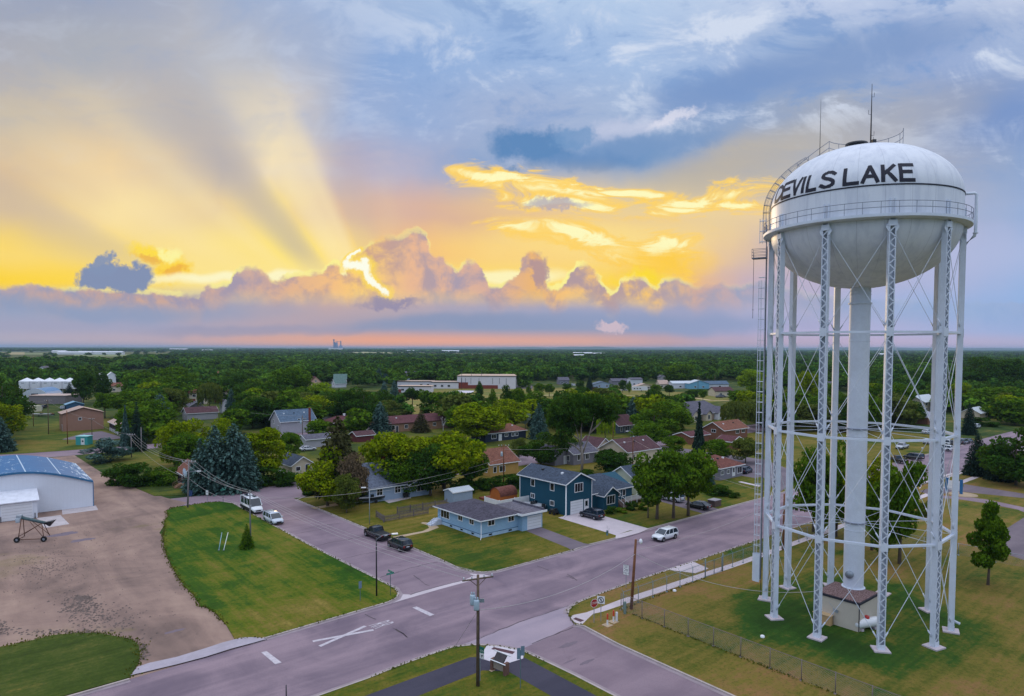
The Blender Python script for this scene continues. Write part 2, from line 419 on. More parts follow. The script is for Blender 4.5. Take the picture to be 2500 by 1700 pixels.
# cloud banks: skyline profile as a curve over azimuth
def profile(pts):
    n = t.node('ShaderNodeFloatCurve'); t.put(n.inputs['Value'], t.math('DIVIDE', t.math('ADD', PX, 50.0), 2600.0, clamp=True))
    c = n.mapping.curves[0]
    P = [((x + 50) / 2600, (850 - y) / 300) for x, y in pts]
    c.points[0].location = (0, P[0][1]); c.points[1].location = (1, P[-1][1])
    for p in P: c.points.new(*p)
    for p in c.points: p.handle_type = 'VECTOR'
    n.mapping.update()
    return t.math('MULTIPLY', n.outputs[0], 300.0)
bn = t.vmath('SUBTRACT', t.noise(UVW, 22, 5, .68, out=1, dims='2D'), (.5, .5, .5))
PX = t.math('MULTIPLY_ADD', t.sep(bn)[0], 46.0, HX)
PZ = t.math('MULTIPLY_ADD', t.sep(bn)[1], 40.0, HZ)
prof1 = profile([(0,705),(60,700),(110,703),(150,712),(240,705),(330,712),(390,715),(440,720),(490,725),(505,703),(540,700),(565,695),(575,662),(600,656),(640,662),(680,690),(700,675),(730,668),(760,665),(790,668),(800,645),(820,640),(838,665),(850,690),(862,648),(870,618),(890,604),(905,595),(930,585),(950,580),(980,582),(1000,570),(1020,562),(1035,566),(1045,590),(1055,620),(1075,628),(1095,650),(1110,668),(1122,645),(1140,637),(1160,642),(1175,665),(1190,700),(1215,700),(1240,685),(1262,680),(1270,640),(1280,620),(1295,612),(1310,622),(1322,648),(1332,685),(1345,705),(1362,700),(1380,688),(1400,650),(1420,642),(1440,650),(1455,672),(1472,695),(1490,715),(1502,712),(1512,682),(1540,672),(1570,680),(1590,705),(1605,708),(1620,682),(1660,678),(1680,690),(1700,700),(1740,690),(1800,700),(1850,680),(1900,690),(1960,720),(2100,730),(2500,740)])
dd = t.math('SUBTRACT', PZ, prof1)          # >0 above the bank
bank = t.smooth(dd, 6.0, -6.0)
pn = t.node('ShaderNodeTexVoronoi', feature='SMOOTH_F1', voronoi_dimensions='2D'); pn.inputs['Scale'].default_value = 34; pn.inputs['Smoothness'].default_value = .35
t.put(pn.inputs['Vector'], t.vmath('ADD', t.comb(U, t.math('MULTIPLY', V, 1.2), 0.0), t.vmath('SCALE', bn, scale=.05)))
puff = t.math('ADD', t.math('MULTIPLY', pn.outputs['Distance'], .34), t.math('MULTIPLY', t.noise(UVW, 17, 7, .68, .3, dims='2D'), 1.0))
lit = t.ramp(t.math('DIVIDE', t.math('ADD', HX, 50.0), 2600.0), [((x + 50) / 2600, lin(c)) for x, c in ((0, (186, 166, 170)), (300, (206, 168, 150)), (600, (206, 172, 160)), (700, (226, 180, 146)), (820, (246, 194, 132)), (900, (255, 212, 116)), (1000, (236, 186, 148)), (1200, (218, 176, 158)), (1300, (238, 184, 118)), (1400, (250, 200, 124)), (1560, (255, 206, 104)), (1700, (208, 172, 160)), (1850, (176, 170, 192)), (2400, (160, 178, 216)))])
shd = t.ramp(t.math('DIVIDE', t.math('ADD', HX, 50.0), 2600.0), [((x + 50) / 2600, lin(c)) for x, c in ((0, (150, 156, 184)), (600, (168, 154, 172)), (900, (206, 164, 142)), (1100, (172, 158, 174)), (1350, (178, 154, 160)), (1560, (186, 160, 160)), (1800, (160, 164, 190)), (2400, (150, 172, 214)))])
bcol = t.mix(t.smooth(puff, .46, .84), lit, shd)
depth = t.smooth(t.math('SUBTRACT', prof1, HZ), 10, 85)
bcol = t.mix(t.math('MULTIPLY', depth, t.smooth(HZ, 150, 85)), bcol, base)
# the opening where the sun breaks through, and rims of light along the skyline
rimw = t.math('MULTIPLY', t.smooth(dd, 9.0, 1.5), t.smooth(dd, -11.0, -3.0))
rimx = t.ramp(t.math('DIVIDE', t.math('ADD', HX, 50.0), 2600.0), [((x + 50) / 2600, c) for x, c in ((0, .45), (250, .5), (500, .7), (760, .8), (880, 1.0), (960, .35), (1060, .5), (1200, .7), (1300, .9), (1420, .95), (1560, .7), (1660, .4), (1760, .1), (2500, 0.0))])
rn = t.smooth(t.noise(UVW, 18, 2, .5, dims='2D'), .36, .56)
rim = t.math('MULTIPLY', rimw, t.math('MULTIPLY', t.sep(rimx)[0], rn))
sky_hi = t.mix(bank, base, bcol)
sky_hi = t.mix(rim, sky_hi, lin((255, 244, 150)))
def seg(base, x0, y0, x1, y1, w, col, op):
    """soft line of light between two directions"""
    ax = t.math('SUBTRACT', PX, float(x0)); az = t.math('SUBTRACT', PZ, float(850 - y0))
    L = math.hypot(x1 - x0, y0 - y1); ex, ez = (x1 - x0) / L, (y0 - y1) / L
    q = t.math('ADD', t.math('MULTIPLY', ax, ex), t.math('MULTIPLY', az, ez), clamp=False)
    q = t.math('MINIMUM', t.math('MAXIMUM', q, 0.0), L)
    bx = t.math('SUBTRACT', ax, t.math('MULTIPLY', q, ex)); bz = t.math('SUBTRACT', az, t.math('MULTIPLY', q, ez))
    d = t.math('SQRT', t.math('ADD', t.math('MULTIPLY', bx, bx), t.math('MULTIPLY', bz, bz)))
    return t.mix(t.math('MULTIPLY', t.smooth(d, w, w * .3), op), base, lin(col))
for sgm in ((850, 652, 900, 654, 26), (892, 640, 908, 690, 30), (905, 690, 945, 724, 24), (852, 640, 880, 608, 12)):
    sky_hi = seg(sky_hi, *sgm, (255, 220, 90), .8)
for sgm in ((850, 652, 895, 656, 13), (894, 640, 906, 690, 13), (906, 690, 944, 722, 11), (854, 640, 876, 612, 6)):
    sky_hi = seg(sky_hi, *sgm, (255, 255, 235), 1.0)
# nearer, flatter grey-blue clouds in front of the bank
sky_hi = blob(sky_hi, 300, 168, 88, 34, (132, 146, 178), 1.0, .22, 0, True)
sky_hi = blob(sky_hi, 262, 200, 26, 26, (132, 148, 180), .95, .35, 0, True)
sky_hi = blob(sky_hi, 955, 108, 72, 12, (146, 140, 170), .85, .6, 0, True)
sky_hi = blob(sky_hi, 1300, 190, 30, 42, (178, 148, 152), .9, .35, 0, True)
sky_hi = blob(sky_hi, 1120, 62, 320, 20, (138, 152, 184), .8, .7, 0)
sky_hi = blob(sky_hi, 1650, 66, 330, 24, (142, 158, 194), .75, .7, 0)
sky_hi = blob(sky_hi, 250, 92, 330, 20, (142, 158, 190), .7, .7, 0)
sky_hi = blob(sky_hi, 600, 54, 260, 14, (150, 152, 180), .6, .7, 0)
sky_hi = blob(sky_hi, 1490, 56, 42, 9, (212, 190, 200), .9, .5, 0, True)
sky_hi = blob(sky_hi, 2250, 240, 300, 90, (196, 190, 220), .45, .9, 0)
sky_hi = blob(sky_hi, 2300, 110, 260, 36, (150, 178, 218), .5, .9, 0)
# away from the view: faint physical sky added to a hand-shaped lighting ramp
SK = t.node('ShaderNodeTexSky', sky_type='NISHITA')
SK.sun_disc = False; SK.sun_elevation = SUN_EL; SK.sun_rotation = SUN_AZ; SK.altitude = 450
SK.air_density = 1.0; SK.dust_density = 1.5; SK.ozone_density = 2.0
skyc = t.vmath('SCALE', SK.outputs[0], scale=.05)
elev = t.math('MAXIMUM', dz, 0.0)
back = t.ramp(elev, [(0.0, lin((92, 106, 134))), (.12, lin((108, 126, 158))), (.32, lin((186, 202, 230))), (.6, (1.08, 1.12, 1.22)), (1.0, (1.5, 1.5, 1.56))])  # unseen sky: zenith brightened to light the ground, horizon dimmed to darken the bowl
back = t.mix(t.smooth(t.noise(dirv, 2.4, 3, .6, .5), .42, .62), back, t.vmath('MULTIPLY', back, (.72, .82, .98)))
back = t.vmath('ADD', back, skyc)
def bgs(c):
    b = t.node('ShaderNodeBackground'); t.put(b.inputs[0], c); b.inputs[1].default_value = 1.0; return b.outputs[0]
def mixs(f, a, b):
    n = t.node('ShaderNodeMixShader'); t.put(n.inputs[0], f); t.l.new(a, n.inputs[1]); t.l.new(b, n.inputs[2]); return n.outputs[0]
front = t.math('MULTIPLY', t.smooth(dy, .14, .45), t.smooth(V, 1.3, .75))
fsh = mixs(t.smooth(HZ, 296, 330), bgs(sky_hi), bgs(sky_up))
tsh = mixs(front, bgs(back), fsh)
tsh = mixs(t.smooth(dz, -.001, -.004), tsh, bgs((.06, .06, .05)))
t.l.new(tsh, wout.inputs[0])
# ================================================================ ground, roads, lawns
GRN1, GRN2 = lin((52, 84, 22)), lin((78, 92, 26))
def grass(name, dry=.35, stripe=None, green=(50, 82, 20), olive=(88, 94, 28), tan=(150, 118, 66), ring=None, mottle=1.0):
    m, t, out = newmat(name)
    co = t.mapping(t.node('ShaderNodeTexCoord').outputs['Object'], rot=(0, 0, -TH))   # street-grid coordinates
    big = t.noise(co, .045, 5, .62, .6); mid = t.noise(co, .22, 5, .65, .4); fine = t.noise(co, 2.2, 4, .7)
    st = t.noise(t.mapping(co, scale=(.05, .9, 1) if stripe != 'v' else (.9, .05, 1)), 1.0, 4, .6, .3)
    f = t.math('ADD', t.math('MULTIPLY', big, .46), t.math('ADD', t.math('MULTIPLY', mid, .30), t.math('MULTIPLY', st, .24)))
    f = t.math('ADD', f, t.math('MULTIPLY', t.math('SUBTRACT', fine, .5), .22))
    f = t.math('MULTIPLY_ADD', t.math('SUBTRACT', f, .5), 1.45, .5)
    f = t.math('ADD', f, (dry - .5) * .42)
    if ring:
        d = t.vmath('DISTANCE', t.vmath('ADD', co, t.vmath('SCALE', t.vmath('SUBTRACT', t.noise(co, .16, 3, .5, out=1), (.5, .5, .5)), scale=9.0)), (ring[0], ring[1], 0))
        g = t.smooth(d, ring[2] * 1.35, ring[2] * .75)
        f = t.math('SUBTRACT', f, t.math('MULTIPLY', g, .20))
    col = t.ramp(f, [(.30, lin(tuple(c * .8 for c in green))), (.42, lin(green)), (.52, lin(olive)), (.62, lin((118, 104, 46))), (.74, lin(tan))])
    cx_ = t.sep(co)[1 if stripe != 'v' else 0]
    mow = t.math('MULTIPLY', t.math('SINE', t.math('ADD', t.math('MULTIPLY', cx_, 4.6), t.math('MULTIPLY', mid, 5.0))), t.smooth(big, .35, .6))
    col = t.mix(t.math('MULTIPLY', t.math('ABSOLUTE', mow), .16), col, lin(tuple(min(255, c * 1.25) for c in olive)))
    sp = t.math('MULTIPLY', t.smooth(t.noise(co, 5.0, 3, .75), .50, .70), .55 * mottle)
    col = t.mix(sp, col, lin((44, 58, 18)))
    wv = t.noise(co, 9.0, 3, .7)
    principled(t, out, col, .95, spec=.15, normal=bump(t, wv, .5, .08))
    return m
def roadmat(name, c1, c2, stain=.5):
    m, t, out = newmat(name)
    co = t.mapping(t.node('ShaderNodeTexCoord').outputs['Object'], rot=(0, 0, -TH))
    st = t.noise(t.mapping(co, scale=(.025, .30, 1)), 1.0, 5, .6, .25)
    pt = t.noise(co, .12, 5, .6, .8); fine = t.noise(co, 7.0, 4, .75)
    f = t.math('ADD', t.math('MULTIPLY', st, .5), t.math('MULTIPLY', pt, .5))
    col = t.mix(t.smooth(f, .36, .64), lin(c1), lin(c2))
    col = t.mix(t.math('MULTIPLY', t.smooth(fine, .45, .75), .35), col, tuple(x * .62 for x in lin(c1)))
    col = t.mix(t.math('MULTIPLY', t.smooth(t.noise(co, .35, 6, .7, 1.0), .60, .74), stain), col, tuple(x * .58 for x in lin(c1)))
    principled(t, out, col, .85, spec=.25, normal=bump(t, fine, .3, .02))
    return m
ROADM = roadmat('road_asphalt', (112, 98, 112), (152, 132, 142))
ROAD2 = roadmat('side_street_asphalt', (124, 107, 119), (146, 127, 137), .4)
TRAIL = roadmat('dark_asphalt', (56, 56, 72), (70, 68, 84), .3)
DRIVE = roadmat('driveway_asphalt', (104, 94, 104), (124, 112, 120), .4)
def gravelmat():
    m, t, out = newmat('gravel')
    co = t.mapping(t.node('ShaderNodeTexCoord').outputs['Object'], rot=(0, 0, -TH))
    tr = t.noise(t.mapping(co, scale=(.22, .035, 1)), 1.0, 5, .6, .8); pt = t.noise(co, .10, 6, .68, .7); fine = t.noise(co, 4.5, 5, .8)
    f = t.math('ADD', t.math('MULTIPLY', tr, .45), t.math('MULTIPLY', pt, .55))
    col = t.ramp(f, [(.36, lin((116, 98, 92))), (.50, lin((146, 122, 112))), (.64, lin((168, 142, 128)))])
    du = t.noise(co, .07, 4, .6, .5)
    col = t.mix(t.math('MULTIPLY', t.smooth(du, .56, .70), .65), col, lin((120, 108, 72)))
    deb = t.math('MULTIPLY', t.smooth(t.noise(co, .16, 3, .6, .4), .56, .66), t.smooth(t.noise(co, 2.6, 5, .8), .57, .68))
    col = t.mix(t.math('MULTIPLY', deb, .75), col, lin((58, 54, 50)))
    col = t.mix(t.math('MULTIPLY', t.smooth(fine, .55, .8), .3), col, lin((86, 76, 80)))
    principled(t, out, col, .95, spec=.15, normal=bump(t, fine, .5, .05))
    return m
GRAV = gravelmat()
GR_BASE = grass('grass_ground', .40, green=(44, 70, 24), olive=(76, 84, 34))
def sheet(name, pts, z, m, kind='structure', uvp=True):
    b = MB(); P = [W(p[0], p[1], z) if uvp else Vector((p[0], p[1], z)) for p in pts]
    a = sum(P[i].x * P[(i + 1) % len(P)].y - P[(i + 1) % len(P)].x * P[i].y for i in range(len(P)))
    if a < 0: P.reverse()
    b.poly([tuple(p) for p in P]); o = b.build(name, m); o['kind'] = kind; return o
def px(f, *pp, z=0.0):
    return [GUV(*N(f, x, y), z) for x, y in pp]
# the ground reaches the horizon; a far ring of fields and low hills
ground = sheet('ground', [(-42000, -3000), (42000, -3000), (42000, 42000), (-42000, 42000)], 0, GR_BASE, uvp=False)
def slab(name, pts, z0, z1, m):
    P = [W(p[0], p[1]) for p in pts]
    a = sum(P[i].x * P[(i + 1) % len(P)].y - P[(i + 1) % len(P)].x * P[i].y for i in range(len(P)))
    if a < 0: P.reverse()
    b = MB(); b.prism([(p.x, p.y) for p in P], z0, z1); o = b.build(name, m); o['kind'] = 'structure'; return o
# roads (sheets a few mm apart)
sheet('road', [(-60, 52.6), (40, 52.6), (60, 52.6), (300, 55.8), (300, 73.2), (52, 73.0), (30, 70.5), (-60, 68.6)], .004, ROADM)
sheet('side_street', [(41.8, 66), (54.4, 66), (54.4, 77), (53.4, 131), (53.0, 150), (40.8, 150), (41.0, 130), (42.0, 78)], .008, ROAD2)
sheet('side_street', [(43.2, -80), (52.4, -80), (52.8, 49), (57, 53.6), (40, 53.4), (41.8, 49)], .0065, ROAD2)
sheet('side_street', [(30, 139.5), (54, 131.2), (260, 130.8), (260, 144.9), (40, 145.2), (30, 146.5)], .012, ROAD2)
sheet('side_street', [(-150, 220), (28, 221.5), (34, 222), (34, 232.5), (12, 235.6), (-150, 238)], .006, ROAD2)
sheet('side_street', [(34, 222), (300, 224), (300, 233), (34, 232.5)], .009, ROAD2)
sheet('gravel_lot', [(-80, 60), (12.6, 68.4), (26, 69.0), (26.5, 120), (33, 137), (36, 140), (34, 147), (31.5, 160), (29.2, 180), (28, 221.6), (20, 220), (18, 200), (4, 180), (-60, 150)], .016, GRAV)
# lawns stand one kerb above the roads
LAWN = grass('lawn_mown', .45, stripe='v', green=(46, 84, 10), olive=(92, 100, 20), tan=(150, 128, 66))
LAWN_H = grass('lawn_houses', .58, green=(58, 82, 16), olive=(98, 94, 26), tan=(148, 120, 60))
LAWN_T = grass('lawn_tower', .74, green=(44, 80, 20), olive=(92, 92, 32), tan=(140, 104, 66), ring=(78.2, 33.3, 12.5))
LAWN_S = grass('lawn_corner', .46, green=(62, 84, 20), olive=(92, 92, 26))
KERBS = []
nw = [(42.4, 134.0)] + px('d', (705, 1241), (895, 1337), (903, 1350), (898, 1359), (880, 1368), (600, 1450)) + px('c2', (340, 940), (240, 770), (120, 640), (0, 565)) + \
     px('b1', (1900, 1560), (1830, 1450), (1750, 1370), (1690, 1290), (1640, 1200), (1600, 1120), (1570, 1050), (1550, 980), (1545, 900), (1560, 830), (1552, 760), (1590, 700), (1575, 650), (1640, 622), (1790, 600), (1960, 574), (2090, 566))
slab('lawn', nw, 0, .10, LAWN); KERBS.append([(41.3, 136.2)] + nw[:7])
sw0 = px('c1', (-400, 1090), (0, 1030), (300, 970), (600, 895), (850, 872), (1100, 870), (1300, 905), (1500, 945), (1575, 1010), (1590, 1120), (1570, 1210), (1500, 1330), (1480, 1372), (740, 1580)) + [(-10, 66.0)]
slab('lawn', sw0, 0, .09, grass('lawn_lot', .42, green=(58, 76, 22), olive=(78, 86, 34), tan=(140, 116, 70)))
KERBS.append([(12.4, 68.4), (7, 68.2), (-30, 67.4)]); KERBS.append([(25, 69.35), (23.5, 69.3)])
ne = [(53.3, 129.0), (53.6, 100), (53.7, 80)] + px('c3', (900, 70), (1030, 135), (1180, 172), (1300, 178), (1450, 165)) + px('b4', (930, 1225), (1080, 1170), (1410, 1090), (1780, 985)) + [(130, 72.0), (265, 72.4), (265, 130.6), (58, 130.9)]
slab('lawn', ne, 0, .10, LAWN_H); KERBS.append([(56, 131.0)] + ne[:-3] + [(265, 72.4)])
slab('lawn', [(32.5, 150.5), (38, 147), (60, 145.4), (265, 145.1), (265, 221), (34, 221), (33.5, 200), (31.5, 185), (31.0, 165)], 0, .10, grass('lawn_north', .5, green=(58, 74, 28)))
slab('lawn', px('a1', (-200, 1370), (0, 1350), (300, 1335), (800, 1300), (980, 1285), (1300, 1170), (1300, 940), (900, 930), (350, 960), (-200, 975)), 0, .08, grass('lawn_west', .52, green=(62, 84, 22), olive=(96, 98, 34)))
slab('lawn', px('a1', (0, 1442), (560, 1395), (680, 1440), (690, 1500), (0, 1560)) , 0, .08, grass('lawn_west_strip', .6))
sws = [(-60, 53.0)] + px('c3', (0, 1390), (370, 1240), (740, 1108), (960, 1035), (1180, 1012), (1340, 1016), (1500, 1030), (1700, 1068), (1770, 1090), (2000, 1196), (2324, 1352)) + [(44.0, -80), (-60, -80)]
slab('lawn', sws, 0, .10, LAWN_S); KERBS.append(sws[:-1])
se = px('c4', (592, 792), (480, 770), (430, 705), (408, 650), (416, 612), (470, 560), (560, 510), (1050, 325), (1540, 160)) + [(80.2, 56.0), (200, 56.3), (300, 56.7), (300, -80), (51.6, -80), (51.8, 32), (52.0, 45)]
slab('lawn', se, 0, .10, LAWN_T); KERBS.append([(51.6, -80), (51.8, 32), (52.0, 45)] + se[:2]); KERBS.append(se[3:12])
# kerbs and gutters
def kerb_strip(b, pts, side):
    P = [W(p[0], p[1]) for p in pts]
    def off(d):
        o = []
        for i, p in enumerate(P):
            a = P[max(i - 1, 0)]; c = P[min(i + 1, len(P) - 1)]
            t_ = (c - a).normalized(); n = Vector((t_.y, -t_.x, 0)) * side
            o.append(p + n * d)
        return o
    a = off(-.04); c = off(.16); g = off(.62)
    for i in range(len(P) - 1):
        for (p, q, z0, z1, mi) in ((a, c, .128, .128, 0), (c, c, .128, .0, 0), (c, g, .022, .022, 1)):
            v = [(p[i].x, p[i].y, z0), (p[i + 1].x, p[i + 1].y, z0), (q[i + 1].x, q[i + 1].y, z1), (q[i].x, q[i].y, z1)]
            b.add(v, [(0, 1, 2, 3)], mi)
KC = flat('kerb_concrete', (176, 164, 160), .9, .16, .7); KG = flat('gutter_concrete', (150, 136, 142), .9, .14, .7)
kb = MB()
for K, sgn in zip(KERBS, (-1, -1, -1, 1, -1, -1, -1)):
    kerb_strip(kb, K, sgn)
kb.build('kerb', [KC, KG])['kind'] = 'structure'
# concrete flatwork
CONP = flat('pale_concrete', (196, 184, 190), .9, .08, .5); CONW = flat('white_concrete', (205, 198, 206), .9, .06, .5)
sheet('sidewalk', px('c4', (425, 690), (470, 668), (610, 640), (760, 585), (1000, 492), (2324, 62)) + [(300, 52.9), (300, 51.3)] + [(86, 51.0)] + px('c4', (1500, 395), (800, 630), (690, 655), (640, 700), (560, 778), (470, 752)), .106, CONP)
slab('driveway', [(74.6, 56.3), (80.4, 56.2), (79.4, 52.95), (76.4, 52.95)], .11, .135, CONP)
sheet('tactile_strip', px('c4', (460, 715), (490, 697), (590, 730), (545, 750)), .112, flat('tactile_brick', (86, 58, 66), .9))
sheet('path', [(-60, 51.6), (26, 52.0), (38.6, 52.2), (40.6, 50.6), (42.6, 49.0), (42.6, 30), (42.6, -80), (39.5, -80), (39.6, 30), (39.6, 47.6), (37.9, 49.3), (26, 49.0), (-60, 48.6)], .106, TRAIL)
slab('plaza', px('c3', (1340, 1022), (1450, 1015), (1700, 1062), (1757, 1098), (1755, 1165), (1520, 1240), (1240, 1155), (1300, 1085)), .08, .125, CONW)
sheet('tactile_strip', px('c3', (1420, 1037), (1664, 1090), (1632, 1118), (1390, 1060)), .131, flat('tactile_brick', (86, 58, 66), .9))
sheet('concrete_gutter', px('c1', (1482, 1358), (1560, 1262), (1700, 1215), (2000, 1150), (2324, 1052)) + px('c2', (200, 985), (430, 925), (600, 925), (700, 945), (560, 985), (300, 1055), (0, 1150)) + px('c1', (2000, 1235)), .13, flat('gutter_apron', (168, 160, 172), .9, .12, .4))
sheet('concrete_gutter', px('c3', (470, 428), (330, 420), (250, 530), (420, 480), (780, 375), (1110, 285), (1250, 230), (1180, 190), (1140, 190), (1200, 215), (1090, 258)), .0125, CONP)
sheet('concrete_gutter', px('c3', (1140, 190), (1300, 200), (1420, 225), (1380, 235), (1230, 238)), .02, CONP)
APR = roadmat('apron_concrete', (150, 138, 152), (168, 152, 164), .3)
sheet('concrete_gutter', px('c3', (960, 1035), (1240, 930), (1640, 770), (2324, 530), (2324, 560), (2260, 640), (2280, 690), (2324, 770), (1980, 940), (1700, 1062), (1340, 1015), (1180, 1010)), .0125, APR)
sheet('driveway', px('b4', (755, 862), (1410, 1062), (1560, 1010), (1788, 988), (1290, 848), (1240, 760), (890, 830)) , .106, CONP)
slab('driveway', px('b4', (1405, 1105), (1412, 1060), (1640, 1000), (1790, 985), (1680, 1035), (1500, 1085)), .06, .132, CONP)
sheet('driveway', [(72.9, 83.2), (76.3, 83.4), (75.0, 71.9), (71.4, 71.7)], .106, DRIVE)
sheet('driveway', [(71.4, 71.9), (75.0, 72.1), (75.3, 71.2), (71.0, 71.0)], .134, DRIVE)
sheet('driveway', [(105.5, 71.8), (110.8, 71.8), (113, 86), (108, 86)], .106, DRIVE)
sheet('driveway', [(144, 84), (152, 84), (170, 96), (170, 131), (160, 131), (150, 104), (144, 92)], .106, DRIVE)
sheet('side_street', px('b5', (1860, 590), (2090, 400), (2030, 330), (1700, 200), (1430, 190), (1560, 240), (1640, 350)), .108, DRIVE)
sheet('path', [(54.2, 93.9), (59.8, 93.8), (61.6, 94.7), (62.4, 96.4), (62.2, 98.3), (62.9, 98.6), (63.9, 97.2), (63.1, 94.0), (60.2, 92.9), (54.2, 92.9)], .106, flat('path_tan', (178, 156, 130), .9))
sheet('path', px('b2', (1200, 750), (1480, 700), (1520, 720), (1250, 765)), .106, flat('path_tan', (178, 156, 130), .9))
sheet('patio', px('b3', (150, 655), (230, 697), (480, 640), (460, 590), (330, 600)), .11, CONC)
sheet('path', px('b5', (1400, 455), (1440, 450), (1660, 498), (1640, 510)), .106, CONP)
# right side: trail, parking area and lawns beyond the tower
sheet('path', px('b6', (1380, 610), (1600, 620), (1900, 655), (2324, 745), (2324, 800), (2250, 770), (1900, 700), (1600, 655), (1380, 640)), .106, ROAD2)
sheet('parking_lot', px('b6', (2324, 860), (2090, 1010), (2060, 1120), (2160, 1290), (2324, 1345)) + [(150, 10), (150, 30)], .106, DRIVE)
sheet('parking_lot', px('b6', (1130, 560), (1250, 530), (1640, 510), (1640, 480), (2324, 590), (2324, 640), (1640, 570), (1250, 600)), .107, DRIVE)
sheet('sidewalk', px('b6', (1130, 430), (1250, 415), (1640, 320), (1800, 285), (1780, 300), (1640, 355), (1380, 430), (1180, 470), (1140, 540)), .109, CONP)
sheet('sidewalk', px('b1', (585, 640), (905, 598), (928, 640), (590, 685)), .024, CONC)
sheet('sidewalk', px('b1', (345, 718), (572, 690), (656, 775), (425, 812)), .024, CONC)
sheet('sidewalk', px('a1', (1150, 1085), (1415, 1162), (1200, 1190), (700, 1180), (950, 1110)), .1, DRIVE)
sheet('sidewalk', px('b2', (850, 405), (990, 430), (1110, 475), (980, 485), (860, 430)), .104, DRIVE)
# paint on the road
PAINT = flat('road_paint', (192, 184, 192), .85, .22, 2.5)
mk = MB()
def stroke(b, f, p, q, w, z=.022):
    A = Vector((*GN(f, *p), z)); B = Vector((*GN(f, *q), z)); d = (B - A).normalized(); n = Vector((-d.y, d.x, 0)) * w / 2
    b.add([tuple(A - n), tuple(B - n), tuple(B + n), tuple(A + n)], [(0, 1, 2, 3)])
stroke(mk, 'c2', (1225, 960), (1915, 830), .42); stroke(mk, 'c2', (1303, 1016), (1822, 787), .42, .0235)
for q in (((640, 1085), (700, 1070), (872, 1200), (800, 1222)),): mk.poly([(*GN('c2', *p), .022) for p in reversed(q)])
mk.poly([(*GN('c3', *p), .022) for p in ((695, 674), (747, 658), (545, 564), (497, 578))])
def textmesh(body, size=1.0):
    c = bpy.data.curves.new('lettering', 'FONT'); c.body = body; c.size = size; c.align_x = 'CENTER'; c.align_y = 'CENTER'; c.resolution_u = 3
    o = bpy.data.objects.new('lettering', c); COL.objects.link(o)
    me = bpy.data.meshes.new_from_object(o.evaluated_get(bpy.context.evaluated_depsgraph_get()))
    vs = [tuple(v.co) for v in me.vertices]; fs = [tuple(p.vertices) for p in me.polygons]
    bpy.data.objects.remove(o); bpy.data.curves.remove(c); bpy.data.meshes.remove(me)
    return vs, fs
RV, RFc = textmesh('R')
for cpx in ((1973, 762), (2018, 780)):
    o_ = Vector((*GN('c2', *cpx), .022)); ex = W(0, -1) * 1.1; ey = W(1, 0) * 3.6
    mk.add([tuple(o_ + ex * v[0] + ey * v[1]) for v in RV], RFc)
mko = mk.build('road_marking', PAINT); mko['kind'] = 'structure'
# tar-sealed cracks
rng = random.Random(5)
ck = MB()
def crack(f, pts, w=.10, z=.0145):
    P = [Vector((*GN(f, *p), z)) for p in pts]; Q = []
    for i in range(len(P) - 1):
        L = (P[i + 1] - P[i]).length; n = max(2, int(L / .9))
        d = (P[i + 1] - P[i]).normalized(); nn = Vector((-d.y, d.x, 0))
        for k in range(n): Q.append(P[i].lerp(P[i + 1], k / n) + nn * rng.uniform(-.14, .14))
    Q.append(P[-1])
    for i in range(len(Q) - 1):
        d = (Q[i + 1] - Q[i]).normalized(); n = Vector((-d.y, d.x, 0)) * w * rng.uniform(.3, .7)
        ck.add([tuple(Q[i] - n), tuple(Q[i + 1] - n), tuple(Q[i + 1] + n), tuple(Q[i] + n)], [(0, 1, 2, 3)])
for f, p in (('b2', [(1130, 985), (1300, 950), (1530, 920)]), ('b2', [(1020, 1040), (1230, 1005), (1430, 965)]), ('b2', [(1280, 1175), (1400, 1140), (1810, 1075)]),
             ('b2', [(1590, 1320), (1780, 1270), (2120, 1215)]), ('b2', [(780, 755), (900, 745), (1030, 735)]), ('b2', [(870, 900), (950, 890), (1080, 870)]),
             ('c3', [(140, 235), (280, 190), (480, 125), (620, 92), (780, 60)]), ('c3', [(510, 210), (580, 255), (650, 310), (690, 325)]), ('c2', [(1820, 650), (1940, 710)]),
             ('c2', [(2130, 805), (2200, 840), (2290, 912)]), ('c3', [(300, 820), (440, 915)]), ('c3', [(1240, 930), (1640, 770), (2080, 620), (2324, 532)]),
             ('c4', [(0, 990), (110, 940), (460, 800)]), ('c3', [(2250, 215), (2324, 250)]), ('b4', [(860, 1500), (970, 1570)]),
             ('b4', [(520, 1405), (650, 1455)]), ('c3', [(470, 430), (1100, 255)]), ('a1', [(260, 1360), (330, 1390)])):
    crack(f, p)
ck.build('road_crack', flat('tar', (62, 54, 62), .7))['kind'] = 'structure'
# darker oil stains lying on the asphalt
stn = MB()
def stain(f, c, rx, ry, ang=40, z=.0155):
    o_ = Vector((*GN(f, *c), z)); a0 = R(ang); pts = []
    for k in range(18):
        a = 2 * math.pi * k / 18; q = rng.uniform(.65, 1.1)
        x, y = rx * math.cos(a) * q, ry * math.sin(a) * q
        pts.append((o_.x + x * math.cos(a0) - y * math.sin(a0), o_.y + x * math.sin(a0) + y * math.cos(a0), z))
    stn.poly(pts)
stain('c4', (620, 1190), 1.2, .28); stain('c4', (430, 1180), .9, .12); stain('c1', (1975, 845), 1.1, .35, z=.018); stain('c4', (400, 1000), 1.3, .4)
stain('b1', (600, 870), 2.6, 1.2, z=.018); stain('b1', (780, 925), 2.0, .9, z=.0185)
stn.build('road_stain', flat('oil_stain', (112, 99, 111), .75, .1))['kind'] = 'structure'
